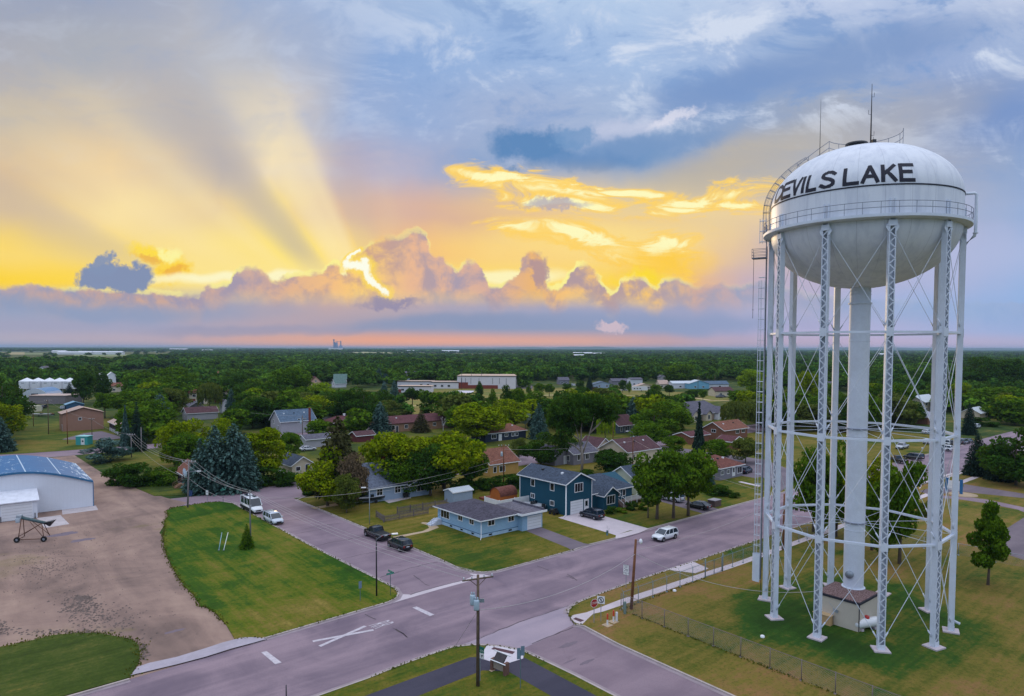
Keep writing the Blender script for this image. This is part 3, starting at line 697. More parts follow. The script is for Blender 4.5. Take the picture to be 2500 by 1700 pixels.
# far fields and hills
def fieldmat(name, rgb): return flat(name, rgb, .95, .2, .004)
FM = [fieldmat('field_green', (104, 120, 72)), fieldmat('field_wheat', (150, 138, 96)), fieldmat('field_dark', (60, 84, 56)), fieldmat('field_pale', (136, 146, 104))]
def far_field(x0, y0, x1, y1, m, i):
    """x across the view, y native rows"""
    pts = [G(x0, y1), G(x1, y1), G(x1, y0), G(x0, y0)]
    sheet('field', [UV(*p) for p in pts], .05 + .03 * i, FM[m])
for i, q in enumerate([(-60, 852.2, 300, 854, 3), (-60, 854, 330, 856.5, 1), (-60, 857, 400, 860, 2), (-60, 860.5, 60, 866, 1), (60, 862, 200, 866, 0), (180, 866, 330, 871, 0), (860, 857, 1050, 862, 3), (1200, 851.2, 1700, 853.2, 3), (1990, 857, 2060, 862, 0), (2440, 876, 2600, 884, 0), (430, 852, 520, 856, 3), (1560, 853.5, 1640, 856, 0), (2240, 862, 2300, 866, 1), (560, 855, 600, 858, 3)]):
    far_field(*q, i)
# parkland in front of the school
PARK = grass('park_grass', .62, green=(84, 102, 44), olive=(120, 118, 60), tan=(168, 142, 92))
sheet('park', [GUV(*N(*q)) for q in (('a3', 640, 790), ('a3', 850, 690), ('a3', 1100, 640), ('a3', 1200, 590), ('a3', 2150, 560), ('a4', 700, 600), ('a4', 1500, 600), ('a5', 700, 640), ('a5', 1300, 705), ('a5', 1300, 735), ('a5', 900, 780), ('a4', 1500, 900), ('a4', 800, 900), ('a4', 300, 1060), ('a3', 1900, 1050), ('a3', 1700, 960), ('a3', 640, 890))], .03, PARK)
def ribbon(name, f, pts, w, m, z=.045):
    P = [Vector((*GN(f, *p), z)) for p in pts]; b = MB()
    for i in range(len(P) - 1):
        d = (P[i + 1] - P[i]).normalized(); n = Vector((-d.y, d.x, 0)) * w / 2
        b.add([tuple(P[i] - n - d * .2), tuple(P[i + 1] - n + d * .2), tuple(P[i + 1] + n + d * .2), tuple(P[i] + n - d * .2)], [(0, 1, 2, 3)])
    o = b.build(name, m); o['kind'] = 'structure'; return o
DIRT = flat('dirt_path', (190, 166, 128), .95, .15, .05)
ribbon('path', 'a4', [(330, 705), (480, 682), (900, 664), (1300, 668), (1700, 690), (2324, 708)], 3.0, DIRT)
ribbon('path', 'a5', [(900, 705), (1100, 735), (1300, 740)], 3.0, DIRT, .048)
ribbon('path', 'a3', [(550, 785), (840, 795), (1160, 795), (1260, 800)], 2.0, DIRT)
sheet('parking_lot', px('a3', (2130, 560), (2324, 568), (2324, 605), (2150, 600)), .05, DRIVE)
sheet('parking_lot', px('a3', (1370, 640), (1480, 622), (1665, 625), (1640, 650), (1500, 652)), .05, CONW)
# ================================================================ water tower
TC = (38.5, 75.8)
def towermat():
    m, t, out = newmat('tower_paint')
    co = t.node('ShaderNodeTexCoord').outputs['Object']
    x, y, z = t.sep(co)[:3]
    ang = t.math('ARCTAN2', y, x)
    seg_ = t.math('FRACT', t.math('MULTIPLY', ang, 24 / (2 * math.pi)))
    seam = t.math('MAXIMUM', t.math('LESS_THAN', seg_, .010), t.math('GREATER_THAN', seg_, .990))
    r = t.math('SQRT', t.math('ADD', t.math('MULTIPLY', x, x), t.math('MULTIPLY', y, y)))
    seam = t.math('MULTIPLY', seam, t.math('GREATER_THAN', r, 4.6))
    ringl = t.math('LESS_THAN', t.math('ABSOLUTE', t.math('SUBTRACT', r, 4.7)), .05)
    seam = t.math('MAXIMUM', seam, t.math('MULTIPLY', ringl, t.math('GREATER_THAN', z, 46.0)))
    dirt = t.noise(t.mapping(co, scale=(1.2, 1.2, .16)), 1.0, 5, .6, .4)
    col = t.mix(t.smooth(dirt, .38, .72), lin((226, 230, 240)), lin((208, 213, 226)))
    rust = t.math('MULTIPLY', t.smooth(t.noise(t.mapping(co, scale=(3, 3, .4)), 1.0, 5, .7), .66, .78), .35)
    col = t.mix(rust, col, lin((170, 150, 136)))
    col = t.mix(t.math('MULTIPLY', seam, .30), col, lin((120, 122, 136)))
    principled(t, out, col, .42, spec=.45)
    return m
TWP = towermat()
TWS = flat('tower_steel_paint', (214, 222, 236), .5, .07, .6)
NAVY = flat('navy_lettering', (22, 24, 44), .6, .1)
RAIL = flat('railing_steel', (128, 134, 150), .5, .1)
tower = thing('water_tower', 'tall white ten-legged water tower with dark lettering around its domed tank', 'water tower', (TC[0], TC[1], 0))
def cyl(r, a, z): return Vector((r * math.cos(a), r * math.sin(a), z))
RT = 9.4; ZB = 43.0; ZS = 45.9; DB = 6.1; BB = 6.3
def dome_pt(a, s):
    """surface point on the dome at azimuth a, arc height s above the seam"""
    # numerically walk the ellipse
    th = 0.0; acc = 0.0; st = .01
    while acc < s:
        acc += math.hypot(RT * math.sin(th) * st, DB * math.cos(th) * st); th += st
    return th
tank = MB()
prof = [(RT, ZB - .05), (RT, ZS)] + [(RT * math.cos(k / 22 * math.pi / 2), ZS + DB * math.sin(k / 22 * math.pi / 2)) for k in range(1, 22)] + [(.02, ZS + DB)]
tank.lathe(prof, 96)
prof = [(RT * math.cos(-k / 20 * math.pi / 2), ZB - BB * math.sin(k / 20 * math.pi / 2)) for k in range(0, 20)] + [(1.0, ZB - BB + .02)]
tank.lathe(prof[::-1], 96)
tank.build('tank', TWP, tower)
sb = MB(); sb.lathe([(RT + .002, ZS - .07), (RT + .05, ZS - .06), (RT + .05, ZS + .06), (RT + .002, ZS + .07)], 96, smooth=False)
sb.build('seam_band', NAVY, tower)
rp = MB(); rp.lathe([(1.05, 3.2), (1.05, 36.9)], 28); rp.lathe([(1.06, 34.9), (1.2, 34.95), (1.2, 35.1), (1.06, 35.15)], 28, smooth=False)
for z in (36.0, 36.35, 30.9, 20.3, 9.8): rp.lathe([(1.052, z - .04), (1.09, z - .03), (1.09, z + .03), (1.052, z + .04)], 28, smooth=False)
rp.lathe([(1.22, 3.2), (1.22, 3.32), (1.05, 3.36)], 28, smooth=False)
riser = rp.build('riser_pipe', TWS, tower)
hb = MB(); hb.lathe([(.42, 0), (.42, .3), (.02, .32)], 16, m=0)
h = hb.build('manhole', GALV, riser); h.rotation_euler = (0, R(90), R(222)); h.location = (1.0 * math.cos(R(222)), 1.0 * math.sin(R(222)), 4.9)
# lettering painted on the dome (strokes mapped onto the surface)
def az_of(xn):
    """azimuth on the tank shell, near side, seen at native column xn"""
    best = None; ta = math.atan((xn - 1250) / FPX)
    for k in range(0, 1800):
        a = R(150 + k * .1)
        X = TC[0] + RT * math.cos(a); Y = TC[1] + RT * math.sin(a)
        # nearer half only
        if (X - TC[0]) * X + (Y - TC[1]) * Y > 0: continue
        e = abs(math.atan2(X, Y) + .004 - ta)
        if best is None or e < best[0]: best = (e, a)
    return best[1]
LET = {'D': [[(0, 0), (0, 1)], [(0, 1), (.45, 1), (.8, .8), (.95, .5), (.8, .2), (.45, 0), (0, 0)]],
       'E': [[(0, 0), (0, 1)], [(0, 1), (.85, 1)], [(0, .52), (.7, .52)], [(0, 0), (.85, 0)]],
       'V': [[(0, 1), (.42, 0)], [(.42, 0), (.9, 1)]], 'I': [[(.3, 0), (.3, 1)]], 'L': [[(.1, 1), (.1, 0)], [(.1, 0), (.9, 0)]],
       'S': [[(.9, .82), (.72, .96), (.45, 1), (.18, .9), (.12, .72), (.3, .58), (.62, .47), (.84, .33), (.84, .13), (.6, .01), (.32, 0), (.05, .13)]],
       'A': [[(0, 0), (.47, 1)], [(.47, 1), (.95, 0)], [(.2, .33), (.76, .33)]], 'K': [[(.08, 0), (.08, 1)], [(.12, .4), (.85, 1)], [(.35, .58), (.9, 0)]]}
def letter(b, ch, a0, a1, s0=.18, hgt=1.95, w=.36):
    w = min(w, .17 * RT * (a1 - a0) + .14) if ch != 'I' else w
    width = RT * (a1 - a0)
    ex = .33 * .5
    for ln in LET[ch]:
        pts = []
        for i in range(len(ln) - 1):
            n = 8
            for k in range(n + (i == len(ln) - 2)):
                f = k / n; pts.append((ln[i][0] + (ln[i + 1][0] - ln[i][0]) * f, ln[i][1] + (ln[i + 1][1] - ln[i][1]) * f))
        Q = [(p[0] * width, s0 + w / 2 + p[1] * (hgt - w)) for p in pts]
        # extend stroke ends a little for square joints
        L = []; Rr = []
        for i, q in enumerate(Q):
            p0 = Q[max(i - 1, 0)]; p1 = Q[min(i + 1, len(Q) - 1)]
            d = (p1[0] - p0[0], p1[1] - p0[1]); m_ = math.hypot(*d) or 1; d = (d[0] / m_, d[1] / m_)
            e = (-w * .42 if i == 0 else w * .42 if i == len(Q) - 1 else 0)
            c = (q[0] + d[0] * e, min(max(q[1] + d[1] * e, s0), s0 + hgt)); nx, ny = -d[1] * w / 2, d[0] * w / 2
            L.append((c[0] + nx, c[1] + ny)); Rr.append((c[0] - nx, c[1] - ny))
        def P(q):
            th = dome_pt(0, max(q[1], 0)); a = a0 + q[0] / RT
            r_ = (RT + .022) * math.cos(th); return (r_ * math.cos(a), r_ * math.sin(a), ZS + (DB + .022) * math.sin(th))
        vs = [P(q) for q in L] + [P(q) for q in Rr]; n = len(Q)
        b.add(vs, [(n + i, n + i + 1, i + 1, i) for i in range(n - 1)])
# (letter, left column, right column) as they sit on the tank
for ch, xa, xb in (('D', 1891.5, 1906), ('E', 1907, 1930), ('V', 1931, 1951), ('I', 1955.5, 1960.5), ('L', 1966, 1990), ('S', 1999, 2037), ('L', 2055, 2094), ('A', 2103, 2141), ('K', 2150, 2187), ('E', 2197, 2233)):
    lb = MB(); a0 = az_of(xa); a1 = az_of(xb)
    letter(lb, ch, a0, a1 + (0.02 if ch == 'D' else 0)); lb.build('letter', NAVY, tower)
# balcony and its railing
bb = MB()
bb.lathe([(RT, ZB - .02), (RT + .78, ZB - .02), (RT + .80, ZB + .02), (RT + .80, ZB - .26), (RT + .72, ZB - .30), (RT, ZB - .40)], 96, smooth=False)
bal = bb.build('balcony', TWS, tower)
rb = MB()
for z in (.62, 1.18):
    rb.tube([cyl(RT + .76, 2 * math.pi * k / 96, ZB + z) for k in range(97)], .032, 5, cap=False)
for k in range(40):
    a = 2 * math.pi * k / 40; rb.tube([cyl(RT + .76, a, ZB), cyl(RT + .76, a, ZB + 1.18)], .026, 4)
rb.build('railing', RAIL, tower)
# legs: box columns with laced outer face
LA = [R(187 + 36 * k) for k in range(10)]
RL = 9.35; ZR = [.18, 10.5, 21.0, 31.7, 42.6]; ZL = ZR
def leg_mesh(seed):
    b = MB(); w = .60; d = .52
    # local x = tangential, y = outward
    for s in (-1, 1):
        b.box(s * w / 2 - .03, -d / 2, .2, s * w / 2 + .03, d / 2, ZB + 1.0 if False else ZB - .1)
        b.box(s * (w / 2 - .03) - .04, d / 2 - .01, .2, s * (w / 2 - .03) + .04, d / 2 + .02, ZB - .1)
    b.box(-w / 2 + .03, -d / 2 - .02, .2, w / 2 - .03, -d / 2 + .012, ZB - .1)
    n = int((ZB - 1.2) / .52)
    for i in range(n):
        z0 = .8 + i * .52; z1 = z0 + .52
        if min(abs((z0 + z1) / 2 - q) for q in ZR[1:4]) < .42: continue
        s = 1 if i % 2 else -1; hw = w / 2 - .03
        A = Vector((-s * hw, d / 2 + .028, z0)); B_ = Vector((s * hw, d / 2 + .028, z1))
        dd_ = (B_ - A).normalized(); nn = Vector((-dd_.z, 0, dd_.x)) * .05
        b.add([tuple(A - nn), tuple(B_ - nn), tuple(B_ + nn), tuple(A + nn), tuple(A - nn - Vector((0, .02, 0))), tuple(B_ - nn - Vector((0, .02, 0))), tuple(B_ + nn - Vector((0, .02, 0))), tuple(A + nn - Vector((0, .02, 0)))],
              [(0, 1, 2, 3), (7, 6, 5, 4), (0, 4, 5, 1), (3, 2, 6, 7)])
    for z in ZR[1:4]: b.box(-w / 2 - .04, d / 2 + .02, z - .42, w / 2 + .04, d / 2 + .045, z + .42)
    b.box(-w / 2 - .04, d / 2 + .02, .2, w / 2 + .04, d / 2 + .045, .75); b.box(-w / 2 - .1, -d / 2 - .04, ZB - 1.1, w / 2 + .1, d / 2 + .045, ZB - .55)
    b.box(-.55, -.55, .12, .55, .55, .2)
    # bracket plates that climb the shell above the balcony
    for s in (-1, 1):
        b.box(s * .2 - .05, -.02, ZB, s * .2 + .05, .22, ZB + 1.55)
    for s in (-1, 1):
        b.add([(s * .2, d / 2, ZB - 1.9), (s * .62, d / 2 - .05, ZB - 1.2), (s * .24, d / 2, ZB - .5), (s * .2, d / 2 - .06, ZB - 1.9), (s * .62, d / 2 - .11, ZB - 1.2), (s * .24, d / 2 - .06, ZB - .5)], [(0, 1, 2), (5, 4, 3), (0, 3, 4, 1), (1, 4, 5, 2)])
    return b
legm = leg_mesh(0)
l0 = None; LP = []
for k, a in enumerate(LA):
    if l0 is None: l = l0 = legm.build('leg', TWS, tower)
    else: l = l0.copy(); COL.objects.link(l)
    l.location = cyl(RL, a, 0); l.rotation_euler = (0, 0, a - math.pi / 2)
    LP.append(cyl(RL, a, 0))
pad0 = MB().cbox((0, 0, .08), (1.5, 1.5, .32)).build('footing', CONP, tower)
for k, a in enumerate(LA):
    p_ = pad0 if k == 0 else pad0.copy()
    if k: COL.objects.link(p_)
    p_.location = cyl(RL, a, 0); p_.rotation_euler = (0, 0, a - math.pi / 2)
# struts between legs and crossed tie rods in every panel
for i, zr in enumerate(ZR[1:4]):
    for k in range(10):
        A = cyl(RL, LA[k], zr); B_ = cyl(RL, LA[(k + 1) % 10], zr); d = (B_ - A).normalized(); A += d * .25; B_ -= d * .25
        L = (B_ - A).length; b = MB()
        for s in (-1, 1): b.box(0, s * .13 - .025, -.11, L, s * .13 + .025, .11)
        b.box(0, -.11, -.02, L, .11, .02)
        o = b.build('strut', TWS, tower); o.location = A; o.rotation_euler = (0, 0, math.atan2(d.y, d.x))
for i in range(4):
    z0, z1 = ZR[i] + (.5 if i == 0 else .1), ZR[i + 1] - .25
    for k in range(10):
        for s in (0, 1):
            ka, kb_ = (k, (k + 1) % 10) if s == 0 else ((k + 1) % 10, k)
            A = cyl(RL + .02 * s, LA[ka], z0); B_ = cyl(RL + .02 * s, LA[kb_], z1 if i < 3 else ZB - 1.2); d = (B_ - A).normalized()
            A += d * .3; B_ -= d * .3
            if i < 3 or True:
                b = MB(); b.tube([A, B_],   .032 if i < 3 else .027, 5, cap=False)
                e = A + d * 1.1; b.tube([A + d * .2, e], .075, 5)
                b.build('tie_rod', TWS, tower)
for zr in (ZR[1], ZR[2]):
    for k in range(10):
        b = MB(); b.tube([cyl(RL - .2, LA[k], zr), cyl(1.1, LA[k], zr + .15)], .022, 4, cap=False); b.build('spider_rod', TWS, tower)
    b = MB(); b.lathe([(1.06, zr + .08), (1.2, zr + .1), (1.2, zr + .2), (1.06, zr + .22)], 24, smooth=False); b.build('collar', RAIL, tower)
# caged ladder beside the outermost left leg, with a landing
aL = LA[9]                       # 151 degrees
lx = cyl(RL + .55, aL, 0); tn = Vector((-math.sin(aL), math.cos(aL), 0)); ou = Vector((math.cos(aL), math.sin(aL), 0))
lo = lx + tn * .35
lb = MB()
for s in (-1, 1): lb.tube([lo + tn * .22 * s + Vector((0, 0, 2.6)), lo + tn * .22 * s + Vector((0, 0, 44.4))], .03, 4)
z = 2.8
while z < 44: lb.tube([lo - tn * .22 + Vector((0, 0, z)), lo + tn * .22 + Vector((0, 0, z))], .016, 4, cap=False); z += .6
lad = lb.build('ladder', RAIL, tower)
cb = MB()
def hoop(c, r, z, n=10):
    return [c + tn * r * math.cos(math.pi * (k / n)) + ou * (.05 + 2.1 * r * math.sin(math.pi * k / n)) + Vector((0, 0, z)) for k in range(n + 1)]
z = 5.4
while z < 38.5:
    cb.tube(hoop(lo, .36, z), .03, 4, cap=False); z += 1.22
for k in range(0, 11, 2):
    p0 = hoop(lo, .36, 5.4)[k]; cb.tube([p0, Vector((p0.x, p0.y, 38.0))], .02, 4, cap=False)
for z in (42.5, 43.7, 44.9): cb.tube(hoop(lo, .36, z), .03, 4, cap=False)
for k in range(0, 11, 2):
    p0 = hoop(lo, .36, 42.3)[k]; cb.tube([p0, Vector((p0.x, p0.y, 45.2))], .02, 4, cap=False)
cb.build('ladder_cage', TWS, tower)
gb = MB()
hp = hoop(lo, .42, 2.3, 8)
gb.add([tuple(p) for p in hp] + [(p.x, p.y, 5.6) for p in hp], [(i, i + 1, 10 + i, 9 + i) for i in range(8)])
gb.build('ladder_guard', TWS, tower)
pf = MB(); pc = lo + ou * .75; rz_ = math.atan2(tn.y, tn.x)
pf.cbox((pc.x, pc.y, 40.6), (1.1, 1.6, .12), rz=rz_)
for z in (.35, .7, 1.05):
    q = [pc + tn * .53 * a + ou * .78 * c + Vector((0, 0, 40.6 + z)) for a, c in ((-1, -1), (-1, 1), (1, 1), (1, -1))]
    pf.tube(q, .025, 4)
for a, c in ((-1, -1), (-1, 1), (1, 1), (1, -1)):
    q = pc + tn * .53 * a + ou * .78 * c; pf.tube([q + Vector((0, 0, 40.6)), q + Vector((0, 0, 41.65))], .025, 4)
q = pc + ou * .7 - tn * .3
pf.build('landing', RAIL, tower)
wb = MB(); wb.tube([q + Vector((0, 0, 33.6)), q + Vector((0, 0, 41.2))], .025, 4); wb.tube([q + Vector((-.12, 0, 34.6)), q + Vector((.12, 0, 34.6))], .02, 4); wb.build('antenna', DARKM, tower)
# dome ladder with cage
db = MB(); dl = MB()
def dome_at(a, th, off=0): return Vector(((RT + off) * math.cos(th) * math.cos(a), (RT + off) * math.cos(th) * math.sin(a), ZS + (DB + off) * math.sin(th)))
tt = Vector((-math.sin(aL), math.cos(aL), 0))
ths = [k * .06 for k in range(0, 17)]
down = [Vector((0, 0, -2.4)), Vector((0, 0, -1.2))]
path_ = [dome_at(aL, 0, .25) + d for d in down] + [dome_at(aL, th, .25) for th in ths]
for s in (-1, 1): dl.tube([p + tt * .22 * s for p in path_], .03, 4)
for i in range(len(path_) - 1):
    for f in (.0, .5): p = path_[i].lerp(path_[i + 1], f); dl.tube([p - tt * .22, p + tt * .22], .016, 4, cap=False)
dl.build('dome_ladder', RAIL, tower)
def cagept(i, k, n=6):
    p = path_[i]; a = math.pi * k / n
    nrm = (ou if i < 3 else Vector((math.cos(aL) * math.cos(ths[i - 2]), math.sin(aL) * math.cos(ths[i - 2]), math.sin(ths[i - 2]) * 1.3)).normalized())
    return p + tt * .36 * math.cos(a) + nrm * (.08 + .68 * math.sin(a))
for k in range(7): db.tube([cagept(i, k) for i in range(len(path_))], .018, 4, cap=False)
for i in range(0, len(path_), 2): db.tube([cagept(i, k) for k in range(7)], .03, 4, cap=False)
db.build('dome_cage', RAIL, tower)
# roof handrail: from the head of the ladder round the far side of the crown
hr = MB()
def roof_z(r): return ZS + DB * math.sqrt(max(0, 1 - (r / RT) ** 2))
pts_ = []
for k in range(8):
    f = k / 8; a = aL - .10 - f * .16; r = 6.9 - f * 3.0; pts_.append((a, r))
for k in range(25):
    a = aL - .26 - k * R(170) / 24; pts_.append((a, 3.7))
def rh(r): return .35 + .8 * max(0, min(1, (6.6 - r) / 2.6))
for hz in (.0, .72): hr.tube([cyl(r, a, max(roof_z(r) + rh(r), 0 if r > 4.2 else 52.75) + hz) for a, r in pts_], .036, 5, cap=False)
for k, (a, r) in enumerate(pts_):
    if k in (0, 3, 6, 8, 12, 16, 20, 24, 28, 32): hr.tube([cyl(r, a, roof_z(r)), cyl(r, a, max(roof_z(r) + rh(r), 0 if r > 4.2 else 52.75) + .72)], .03, 4)
hr.build('roof_railing', RAIL, tower)
vb = MB(); vb.lathe([(.85, ZS + DB - .12), (.85, ZS + DB + .35), (1.15, ZS + DB + .42), (1.1, ZS + DB + .58), (.3, ZS + DB + .72), (.01, ZS + DB + .73)], 24, smooth=False); vo = vb.build('roof_vent', DARKM, tower); vo.location = (-.7, .3, 0)
def whip(x, y, z0, z1, r, nm, extras=()):
    b = MB(); b.tube([(x, y, z0), (x, y, (z0 + z1) / 2), (x, y, z1)], [r, r * .8, r * .35], 5)
    for zz, l_, s in extras: b.tube([(x, y, zz), (x + l_ * s, y, zz), (x + l_ * s, y, zz + .45)], .025, 4)
    b.build(nm, DARKM, tower)
whip(1.1, .8, ZS + DB - .2, ZS + DB + 7.2, .085, 'mast', ((ZS + DB + 5.8, .28, 1), (ZS + DB + 3.9, .3, -1), (ZS + DB + 1.6, .35, 1), (ZS + DB + 1.0, .3, 1)))
whip(-4.1, 1.7, ZS + DB - 1.0, ZS + DB + 5.8, .04, 'antenna')
bx = MB(); bx.cbox((1.45, .8, ZS + DB + .9), (.4, .35, .5)); bx.build('antenna_box', DARKM, tower)
# overflow pipe
ofb = MB(); aj = LA[4] + R(9.5)
P0 = cyl(RT - .1, aj, ZS + .45)
seq = [P0, cyl(RT + 1.15, aj, ZS + .45), cyl(RT + 1.3, aj, ZS + .3), cyl(RT + 1.3, aj, ZS - 3.6), cyl(RT + 1.2, aj, ZS - 4.0), cyl(RT + .35, aj, ZS - 4.9), cyl(RT + .2, aj, ZS - 5.4), cyl(RT + .2, aj, 1.1), cyl(RT + .3, aj, .75), cyl(RT + 1.0, aj, .45)]
ofb.tube(seq, .16, 10)
for z in (ZS - 3.7, 31, 26, 18.5, 15, 8.5, 5.5, 1.6): ofb.lathe([(.17, z - .06), (.25, z - .05), (.25, z + .05), (.17, z + .06)], 12, c=(seq[7].x, seq[7].y) if z < 40 else (seq[3].x, seq[3].y), smooth=False)
ofb.build('overflow_pipe', TWS, tower)
cbx = MB(); q = cyl(RL - .0, LA[4] + R(4.5), 0)
for dz_ in (0, .16): cbx.tube([(q.x + dz_, q.y, .3), (q.x + dz_, q.y, 42.5)], .035, 4)
z = 1.0
while z < 42: cbx.cbox((q.x + .08, q.y, z), (.3, .1, .08)); z += .7
cbx.build('cable_run', DARKM, tower)
cbx = MB(); q = lo - tn * .5
cbx.tube([(q.x, q.y, .4), (q.x, q.y, 42.0)], .04, 4); cbx.build('conduit', DARKM, tower)
# ---------------- things at the foot of the tower
ph = thing('pump_house', 'beige flat-roofed pump house with gravel roof under the water tower riser', 'pump house', W(73.7, 30.7, .1), TH)
BEIG = flat('beige_panel', (200, 190, 176), .8, .05, .6)
c0 = UV(*TC)
pb = MB(); pb.box(0, 0, 0, 4.7, 4.7, 2.9); pb.build('wall', BEIG, ph)
pb = MB(); pb.box(-.1, -.1, 2.9, 4.8, 4.8, 3.12); pb.build('roof_edge', flat('dark_fascia', (44, 44, 56), .6), ph)
m, t, out = newmat('gravel_roof'); co = t.node('ShaderNodeTexCoord').outputs['Object']
n_ = t.noise(co, 7, 3, .8); principled(t, out, t.mix(t.smooth(n_, .42, .62), lin((88, 62, 62)), lin((150, 124, 122))), .95)
pb = MB(); pb.box(.02, .02, 3.12, 4.68, 4.68, 3.17); pb.build('roof', m, ph)
pb = MB(); pb.box(-.03, -.03, 0, .05, .05, 2.9); pb.build('corner_trim', flat('dark_fascia', (44, 44, 56)), ph)
an = MB(); an.tube([(-.25, 2.6, 0), (-.25, 2.6, 1.9)], .035, 5); an.tube([(-.25, 2.35, 1.75), (-.25, 3.1, 2.4)], .02, 4); an.cbox((-.25, 2.3, 1.65), (.08, .4, .3))
tag(an.build('antenna_post', GALV, None, W(73.7, 30.7, .1), TH), 'thin metal aerial on a post against the beige pump house wall', 'aerial')
cr = thing('equipment_box', 'tan metal equipment box on the grass beside the beige pump house', 'utility box', W(73.0, 34.3, .1), TH)
MB().box(-.1, -.95, 0, .75, .95, 1.0).build('body', flat('tan_box', (196, 160, 116), .7, .06), cr); MB().box(-.16, -1.0, 1.0, .8, 1.0, 1.08).build('lid', flat('tan_lid', (206, 176, 136), .7), cr)
pt = thing('propane_tank', 'white propane tank with red cap on the grass beside a tower leg', 'propane tank', (*GN('c5', 1700, 830), .1), R(18))
b = MB(); n = 20; pr = [(.01, -1.6)] + [(.52 * math.sin(k / 6 * math.pi / 2), -1.6 + .4 * (1 - math.cos(k / 6 * math.pi / 2))) for k in range(1, 7)] + [(.52 * math.cos(k / 6 * math.pi / 2), 1.2 + .4 * math.sin(k / 6 * math.pi / 2)) for k in range(0, 6)] + [(.01, 1.6)]
b.lathe(pr, n); o = b.build('tank', paint('tank_white', (232, 234, 238), .35), pt); o.rotation_euler = (0, R(90), 0); o.location = (0, 0, .72)
b = MB(); b.lathe([(.26, 1.2), (.26, 1.42), (.2, 1.48), (.01, 1.5)], 14); b.build('cap', paint('cap_red', (190, 30, 26)), pt)
for s in (-1, 1): MB().box(s * .9 - .15, -.4, 0, s * .9 + .15, .4, .24).build('support', CONP, pt)
CHAIN = None
def chainmat():
    m, t, out = newmat('chain_link')
    co = t.node('ShaderNodeTexCoord').outputs['Object']; x, y, z = t.sep(co)[:3]
    a = t.math('FRACT', t.math('MULTIPLY', t.math('ADD', x, z), 6.0)); b_ = t.math('FRACT', t.math('MULTIPLY', t.math('SUBTRACT', x, z), 6.0))
    w = t.math('MAXIMUM', t.math('LESS_THAN', a, .075), t.math('LESS_THAN', b_, .075))
    d = t.node('ShaderNodeBsdfDiffuse'); t.put(d.inputs[0], lin((150, 150, 160))); tr = t.node('ShaderNodeBsdfTransparent')
    mx = t.node('ShaderNodeMixShader'); t.put(mx.inputs[0], w); t.l.new(tr.outputs[0], mx.inputs[1]); t.l.new(d.outputs[0], mx.inputs[2]); t.l.new(mx.outputs[0], out.inputs[0])
    return m
CHAIN = chainmat()
def chain_fence(label, A, B_, n, h=1.9, arms=False, col=None, ends=True, top=True):
    """A, B_ in grid coordinates"""
    a = W(*A, .1); b_ = W(*B_, .1); d = (b_ - a); L = d.length; rz = math.atan2(d.y, d.x)
    r = thing('chain_link_fence', label, 'fence', a, rz)
    col = col or GALV
    f = MB(); f.add([(0, 0, .03), (L, 0, .03), (L, 0, h - .02), (0, 0, h - .02)], [(0, 1, 2, 3)]); f.build('mesh_fabric', CHAIN, r)
    f = MB(); f.tube([(0, 0, h), (L, 0, h)], .03, 5); f.build('top_rail', col, r)
    p0 = None
    for k in range(n + 1):
        if p0 is None:
            m_ = MB(); m_.tube([(0, 0, 0), (0, 0, h + .06)], .042, 6); m_.lathe([(.16, -.02), (.15, .05), (.02, .06)], 8)
            if arms: m_.tube([(0, 0, h), (0, .32, h + .38)], .025, 4)
            p = p0 = m_.build('post', col, r)
        else:
            p = p0.copy(); COL.objects.link(p)
        p.location = (L * k / n, 0, 0)
    if arms:
        for q in (.1, .3):
            f = MB(); f.tube([(0, q, h + q * 1.18), (L, q, h + q * 1.18)], .008, 3, cap=False); f.build('barbed_wire', col, r)
    return r
FEN = flat('fence_bluegrey', (112, 132, 142), .5)
chain_fence('chain link fence with angled barbed-wire arms along the main road sidewalk', (59.6, 51.0), (76.0, 51.2), 6, arms=True, col=FEN)
chain_fence('chain link fence with angled arms running behind the tower gate', (80.0, 51.3), (112, 51.6), 12, arms=True, col=FEN)
chain_fence('brownish chain link fence down the side street past the tower', (59.0, 50.8), (58.7, 8.0), 14, col=flat('fence_brown', (120, 108, 108), .6))
chain_fence('low chain link fence on the far right beyond the tower legs', (112, 51.2), (113.5, 20), 7, 1.7)
chain_fence('chain link fence crossing behind the tower to the right', (84.0, 50.6), (113.0, 19.8), 9, 1.7) if False else None
gt = thing('fence_gate', 'grey steel double gate in the roadside chain link fence', 'gate', W(76.0, 51.15, .1), TH)
for x0, nm in ((0.0, 1), (2.0, 2)):
    g_ = MB(); 
    for q in ([(x0 + .06, 0, .1), (x0 + 1.94, 0, .1), (x0 + 1.94, 0, 1.95), (x0 + .06, 0, 1.95), (x0 + .06, 0, .1)],): g_.tube(q, .035, 5)
    lf = g_.build('gate_leaf', FEN, gt)
    f = MB(); f.add([(x0 + .08, 0, .12), (x0 + 1.92, 0, .12), (x0 + 1.92, 0, 1.93), (x0 + .08, 0, 1.93)], [(0, 1, 2, 3)]); f.build('mesh_fabric', CHAIN, lf)
for x0 in (0, 4.0): MB().tube([(x0, 0, 0), (x0, 0, 2.4)], .075, 8).build('post', FEN, gt)
def marker(uvp, label, cap=False):
    r = thing('marker_post', label, 'marker post', W(*uvp, .1), 0, 'orange and white marker posts near the stop sign')
    MB().lathe([(.10, 0), (.10, .62)], 10).build('base', paint('post_white', (230, 230, 232), .5), r)
    MB().lathe([(.095, .62), (.095, 1.22), (.06, 1.3), (.01, 1.31)], 10).build('sleeve', paint('post_orange', (200, 60, 28), .5), r)
    MB().cbox((0, 0, .02), (.9, .9, .04), rz=TH).build('pad', flat('path_tan', (178, 156, 130)), r)
marker((54.6, 48.9), 'orange and white marker post nearest the side street kerb')
